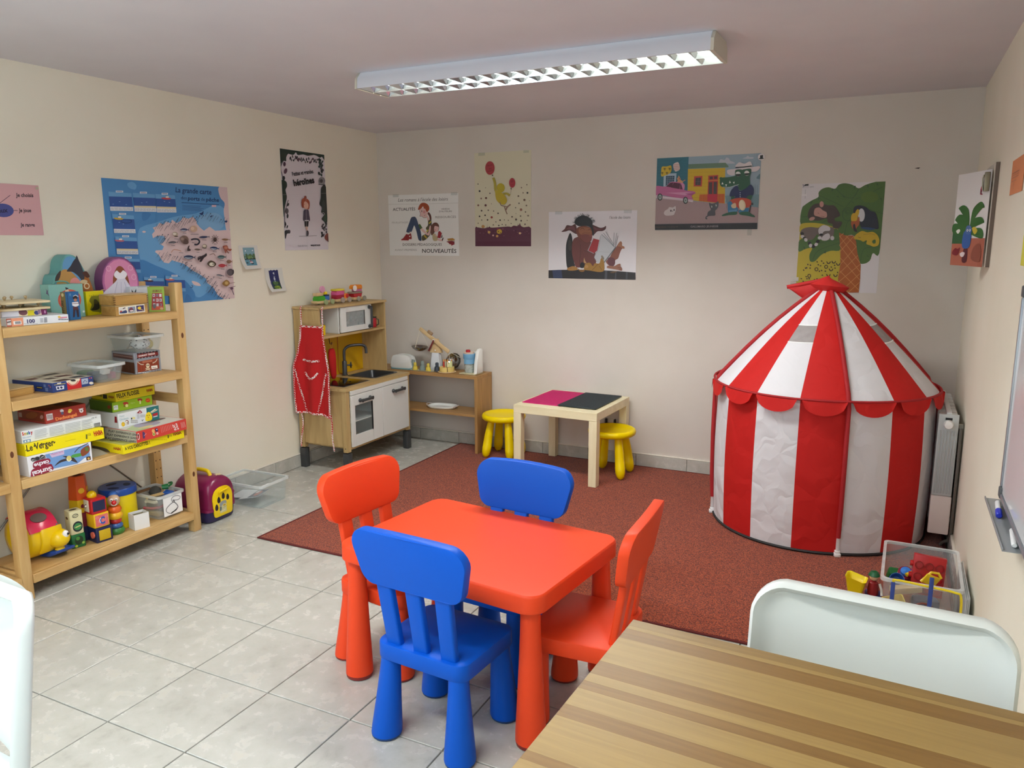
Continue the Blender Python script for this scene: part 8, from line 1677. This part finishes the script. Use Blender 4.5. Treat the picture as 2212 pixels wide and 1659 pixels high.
A.poly([(1850, 1005), (1888, 1005), (1885, 1045), (1845, 1045)], '#2a2428').line([(1840, 1050), (1815, 1180)], 22, '#2a2428').blob([(1320, 1255), (1330, 1225), (1440, 1185), (1580, 1170), (1575, 1225), (1450, 1235)], g1, 3).blob([(1645, 1180), (1790, 1170), (1850, 1210), (1905, 1240), (1905, 1270), (1780, 1245), (1645, 1225)], g1, 3)
A.poly([(90, 1415), (1955, 1372), (1950, 1488), (95, 1520)], '#1d1a1e').text('GALLIMARD JEUNESSE', (740, 1468), (1245, 1456), 36, '#9a8f92', bold=.01).text('PREMIÈRE MUSIQUE', (105, 1478), (515, 1466), 22, '#6a4e42'); A.put(t, mx)
st = MB(M('#d8d2d2', .5)).lathe([(0, .0068), (.019, .0068), (.019, .0074), (0, .0074)], 20, mx=mx @ Matrix.Translation((w+.002, h-.022, 0)), cap=False).obj('sticker', t, 'round white sticker with a black hat')
A = Art(U, .04, .04); A.clip = False; A.ell(50, 70, 36, 8, '#151515').poly([(34, 68), (32, 28), (72, 22), (72, 66)], '#151515'); A.put(st, mx @ Matrix.Translation((w-.018, h-.042, .0072)), 'print')
MB(clear_plastic('sticky_tape', '#f0ede2', .04, .3)).box(w-.055, w-.03, -.035, .03, .0066, .0070, mx=mx).obj('tape', t, smooth=False)

# jungle poster ----------------------------------------------------------------------------
t, w, h, mx = poster('poster', 'tall poster of sleeping jungle animals in a palm tree above the play tent', 'back', 2.893, 3.314, 1.155, 1.752, '#d6d1d4')
A = art(w, h, [(170, 85), (1295, 52), (1180, 1605), (95, 1560)])
gj, gd = '#47662c', '#35522a'
A.poly([(150, 620), (700, 600), (700, 1400), (690, 1600), (90, 1570)], '#b8a62c')
A.blob([(165, 430), (210, 370), (300, 310), (385, 265), (390, 200), (440, 150), (520, 130), (610, 150), (660, 95), (740, 75), (840, 95), (930, 145), (1020, 100), (1150, 60), (1300, 50), (1260, 520), (1215, 1055), (1130, 1050), (1090, 1150), (1010, 1195), (940, 1160), (900, 900), (860, 800), (760, 800), (670, 760), (640, 700), (500, 660), (350, 630), (155, 640)], gj, 4)
A.blob([(140, 860), (300, 800), (560, 720), (660, 730), (690, 990), (560, 1010), (440, 1060), (350, 1150), (285, 1150), (275, 1060), (310, 970), (220, 980), (130, 1015)], gj, 4).blob([(155, 640), (300, 620), (460, 640), (600, 680), (440, 650), (300, 720), (150, 760)], '#b8a62c', 4)
for p in ([(620, 150), (740, 260), (860, 270), (930, 150)], [(390, 240), (560, 320), (720, 400)], [(930, 160), (850, 290), (780, 380), (700, 480)], [(170, 540), (330, 520)], [(1250, 130), (1050, 230), (880, 300)], [(1260, 500), (1060, 440)], [(400, 900), (560, 870), (680, 850)], [(320, 1130), (400, 1000), (680, 900)], [(960, 1160), (1000, 1000), (1120, 960)], [(740, 800), (780, 620), (840, 560)], [(440, 620), (560, 560), (660, 480)]): A.line(p, 6, gd, curve=True)
for x, y, dx, dy in ((580, 150, -16, 45), (720, 250, 26, 34), (1050, 100, 10, 46), (1180, 75, 10, 40), (880, 110, -10, 50), (1230, 280, 16, 50), (1060, 350, 40, -8), (1200, 260, 50, 4), (400, 270, -20, 46), (300, 320, -20, 50), (640, 250, 30, 30), (840, 330, 26, 26), (920, 970, 50, 6), (1050, 1080, 40, 30), (480, 1040, 10, -40), (200, 950, 16, 44)): A.poly([(x-14, y), (x+14, y+4), (x+dx, y+dy)], gd)
A.ring(790, 460, 44, 44, 7, gd).ring(785, 465, 24, 22, 6, gd).line([(740, 430), (715, 500), (740, 580), (830, 600)], 7, gd, curve=True).ell(1080, 270, 120, 80, '#4f6a24')
A.poly([(670, 760), (760, 800), (860, 800), (900, 880), (920, 1050), (965, 1210), (960, 1400), (940, 1590), (690, 1590), (660, 1400), (690, 1200), (690, 1000)], '#a2561e')
A.clip = True
for p in ([(672, 800), (955, 1180)], [(675, 930), (960, 1310)], [(690, 1110), (955, 1420)], [(685, 1290), (945, 1560)], [(670, 1430), (800, 1585)], [(760, 800), (905, 960)], [(730, 770), (675, 820)], [(870, 810), (680, 1030)], [(900, 960), (690, 1200)], [(925, 1080), (680, 1320)], [(960, 1200), (670, 1440)], [(955, 1330), (680, 1590)], [(950, 1450), (800, 1590)], [(800, 800), (680, 930)]): A.line(p, 7, '#c98a4e')
for x, y, k in ((440, 1150, 0), (530, 1170, 1), (600, 1165, 1), (500, 1230, 2), (660, 1195, 1), (565, 1270, 1), (370, 1262, 2), (275, 1352, 2), (465, 1180, 0), (620, 1250, 0), (440, 1280, 0), (490, 1290, 0), (240, 1240, 0), (255, 1195, 0), (290, 1205, 0), (225, 1245, 0), (285, 1245, 0), (200, 1272, 0), (395, 1200, 0), (425, 1215, 0), (235, 1362, 0), (245, 1390, 0), (275, 1390, 0), (170, 1388, 0), (450, 1345, 0), (625, 1350, 1), (530, 1345, 1), (655, 1310, 0), (410, 1290, 0), (380, 1160, 0), (195, 1425, 0), (345, 1405, 0), (380, 1395, 0), (570, 1235, 0), (615, 1212, 0)):
    if k == 0: A.ell(x, y, 11, 8, '#33221c', (x*7) % 90)
    elif k == 1: A.line([(x-24, y-14), (x-8, y+14), (x+16, y+10), (x+26, y-12)], 12, '#33221c', curve=True)
    else: A.ring(x, y, 20, 22, 10, '#33221c')
A.blob([(250, 545), (265, 440), (330, 365), (420, 355), (520, 380), (600, 385), (650, 450), (680, 525), (610, 560), (620, 600), (700, 610), (705, 640), (660, 700), (590, 690), (580, 640), (520, 620), (500, 560), (400, 590), (300, 580)], '#40312c', 4).blob([(330, 480), (345, 425), (400, 410), (450, 450), (500, 480), (500, 545), (440, 550), (390, 535), (340, 520)], '#b88a80', 4).ell(432, 365, 28, 42, '#b88a80').ell(305, 565, 40, 24, '#b88a80', -20).line([(380, 480), (400, 500)], 5, '#6a4a44').line([(420, 530), (470, 535)], 5, '#6a4a44')
A.blob([(150, 760), (190, 700), (290, 680), (390, 690), (440, 660), (540, 680), (600, 700), (595, 800), (560, 850), (470, 860), (420, 840), (380, 780), (330, 840), (280, 860), (200, 840)], '#6a5e58', 4).blob([(395, 760), (400, 700), (460, 655), (540, 680), (545, 730), (470, 740), (430, 790)], '#c5c0c2', 4).blob([(430, 850), (470, 790), (530, 770), (550, 820), (520, 860), (470, 870)], '#c5c0c2', 4).ell(580, 835, 26, 30, '#c5c0c2').ell(430, 785, 24, 16, '#201a1c')
for k, (x, y) in enumerate(((175, 770), (180, 810), (210, 835), (225, 855), (275, 905), (290, 935), (330, 945), (365, 920), (385, 880), (410, 830))): A.ell(x, y, 26, 22, ['#1d1a1c', '#c8c4c4'][k % 2], k*20)
A.blob([(860, 450), (880, 400), (950, 385), (1030, 410), (1090, 460), (1150, 480), (1180, 540), (1205, 700), (1150, 715), (1050, 700), (970, 690), (950, 620), (990, 560), (950, 470), (870, 490)], '#1c2030', 4).ell(970, 520, 46, 92, '#c8c8cc').blob([(885, 490), (910, 440), (940, 450), (930, 520), (890, 520)], '#c7a420', 3).blob([(835, 600), (835, 520), (870, 490), (920, 520), (900, 610)], '#c7a01e', 3).blob([(830, 610), (900, 600), (940, 540), (945, 640), (910, 690), (890, 720), (850, 700)], '#a5562c', 3).blob([(858, 660), (880, 640), (895, 700), (915, 750), (880, 745), (862, 710)], '#241a1c', 3).blob([(960, 690), (1050, 690), (1160, 710), (1100, 730), (1000, 715)], '#27406a', 3)
A.blob([(870, 830), (910, 780), (980, 740), (1050, 760), (1130, 755), (1190, 800), (1215, 870), (1200, 940), (1140, 960), (1090, 940), (1040, 920), (1045, 870), (1000, 890), (960, 870), (880, 850)], '#c0a01a', 4).blob([(1120, 880), (1160, 860), (1165, 910), (1130, 915)], gj, 3).line([(930, 820), (950, 835), (965, 825)], 6, '#6a5a10', curve=True).line([(1000, 790), (1100, 780), (1160, 800)], 5, '#8a7a14', curve=True)
A.rect(165, 62, 262, 140, '#c9c4c8').line([(175, 95), (220, 110)], 8, '#1a1a1a').line([(180, 128), (215, 92)], 6, '#1a1a1a').poly([(205, 88), (255, 82), (252, 108), (210, 108)], '#1a1a1a').line([(270, 120), (325, 116)], 4, '#8a868a').line([(270, 132), (325, 129)], 4, '#8a868a').line([(213, 160), (210, 285)], 4, '#8a868a').rect(165, 225, 230, 248, '#e0dcdc'); A.put(t, mx)
for u, v in ((.03, .115), (.02, .06)): MB(clear_plastic('white_tape', '#e8e4dc', .6, .3)).box(-.03, .012, v*h-.012, v*h+.012, .0066, .0070, mx=mx).obj('tape', t, smooth=False)

# print on the curled picture in the right corner (see the curled_picture above)
pr = MB()
def cpatch(u0, u1, v0, v1, col, lift, n=8): pr.use(M(col, .6)); pr.grid(lambda a, b_: curl(LT*(u1+(u0-u1)*a), .385*(v0+(v1-v0)*b_), lift), n, 3)
def cblob(pts, col, lift): # u from the left edge of the picture 0..1, v up 0..1
    P = smooth_pts(pts, 4); pr.use(M(col, .6)); tb = bmesh.new(); f = tb.faces.new([tb.verts.new(curl(LT*(1-u), .385*v, lift)) for u, v in P]); bmesh.ops.triangulate(tb, faces=[f], ngon_method='EAR_CLIP'); pr.merge(tb)
def crow(u0, u1, v0, v1, c, lift):
    n = 8
    for i in range(n):
        a, b_ = u0+(u1-u0)*i/n, u0+(u1-u0)*(i+1)/n
        tb = bmesh.new(); tb.faces.new([tb.verts.new(curl(LT*(1-x), .385*y, lift)) for x, y in ((a, v0), (b_, v0), (b_, v1), (a, v1))]); pr.use(M(c, .6)); pr.merge(tb)
crow(.0, 1, 0, .30, '#a8604c', .0010); crow(0, .45, .24, .44, '#2c5a34', .0014)
for p in ([(.38, .30), (.5, .30), (.52, .5), (.58, .62), (.8, .68), (.92, .62), (.84, .61), (.66, .58), (.55, .46)], [(.40, .3), (.48, .45), (.42, .6), (.25, .66), (.10, .63), (.22, .60), (.36, .54)], [(.42, .32), (.40, .46), (.2, .52), (.03, .50), (.14, .56), (.36, .54), (.46, .5)], [(.5, .4), (.6, .5), (.85, .52), (.95, .46), (.8, .47), (.62, .42)], [(.42, .36), (.3, .44), (.0, .46), (.0, .36), (.3, .34)], [(.5, .36), (.62, .40), (.9, .40), (.95, .3), (.7, .32)]): cblob(p, '#35652f', .0018)
cblob([(.36, .05), (.52, .05), (.5, .2), (.4, .2)], '#521c26', .0022); cblob([(.34, .2), (.32, .32), (.38, .38), (.55, .38), (.6, .3), (.55, .2)], '#2f5a9c', .0026); cblob([(.4, .36), (.42, .43), (.55, .43), (.6, .37), (.5, .34)], '#4a6aa0', .003)
for u in (.46, .54): cblob([(u-.03, .385), (u, .40), (u+.03, .385), (u, .37)], '#e0e4e8', .0034); cblob([(u-.012, .385), (u, .392), (u+.012, .385), (u, .378)], '#1c1c22', .0037)
cblob([(.04, .15), (.12, .19), (.2, .18), (.26, .2), (.24, .14), (.18, .11), (.06, .12)], '#7a1c28', .0026); cblob([(.28, .13), (.36, .15), (.44, .14), (.4, .10), (.32, .10)], '#dcd0d0', .0026); cblob([(.1, .38), (.18, .40), (.22, .38), (.16, .35)], '#dcdcd4', .0026); cblob([(.6, .4), (.68, .42), (.78, .38), (.7, .34)], '#c8b43a', .0026); cblob([(.66, .08), (.7, .2), (.9, .24), (.94, .06)], '#8a4a3a', .0022)
cblob([(.74, .81), (.78, .85), (.8, .80), (.75, .77), (.82, .76), (.81, .75), (.74, .76), (.78, .8), (.77, .83), (.755, .81)], '#a04a5a', .0022)
pr.obj('print', cu, smooth=False, weld=False)
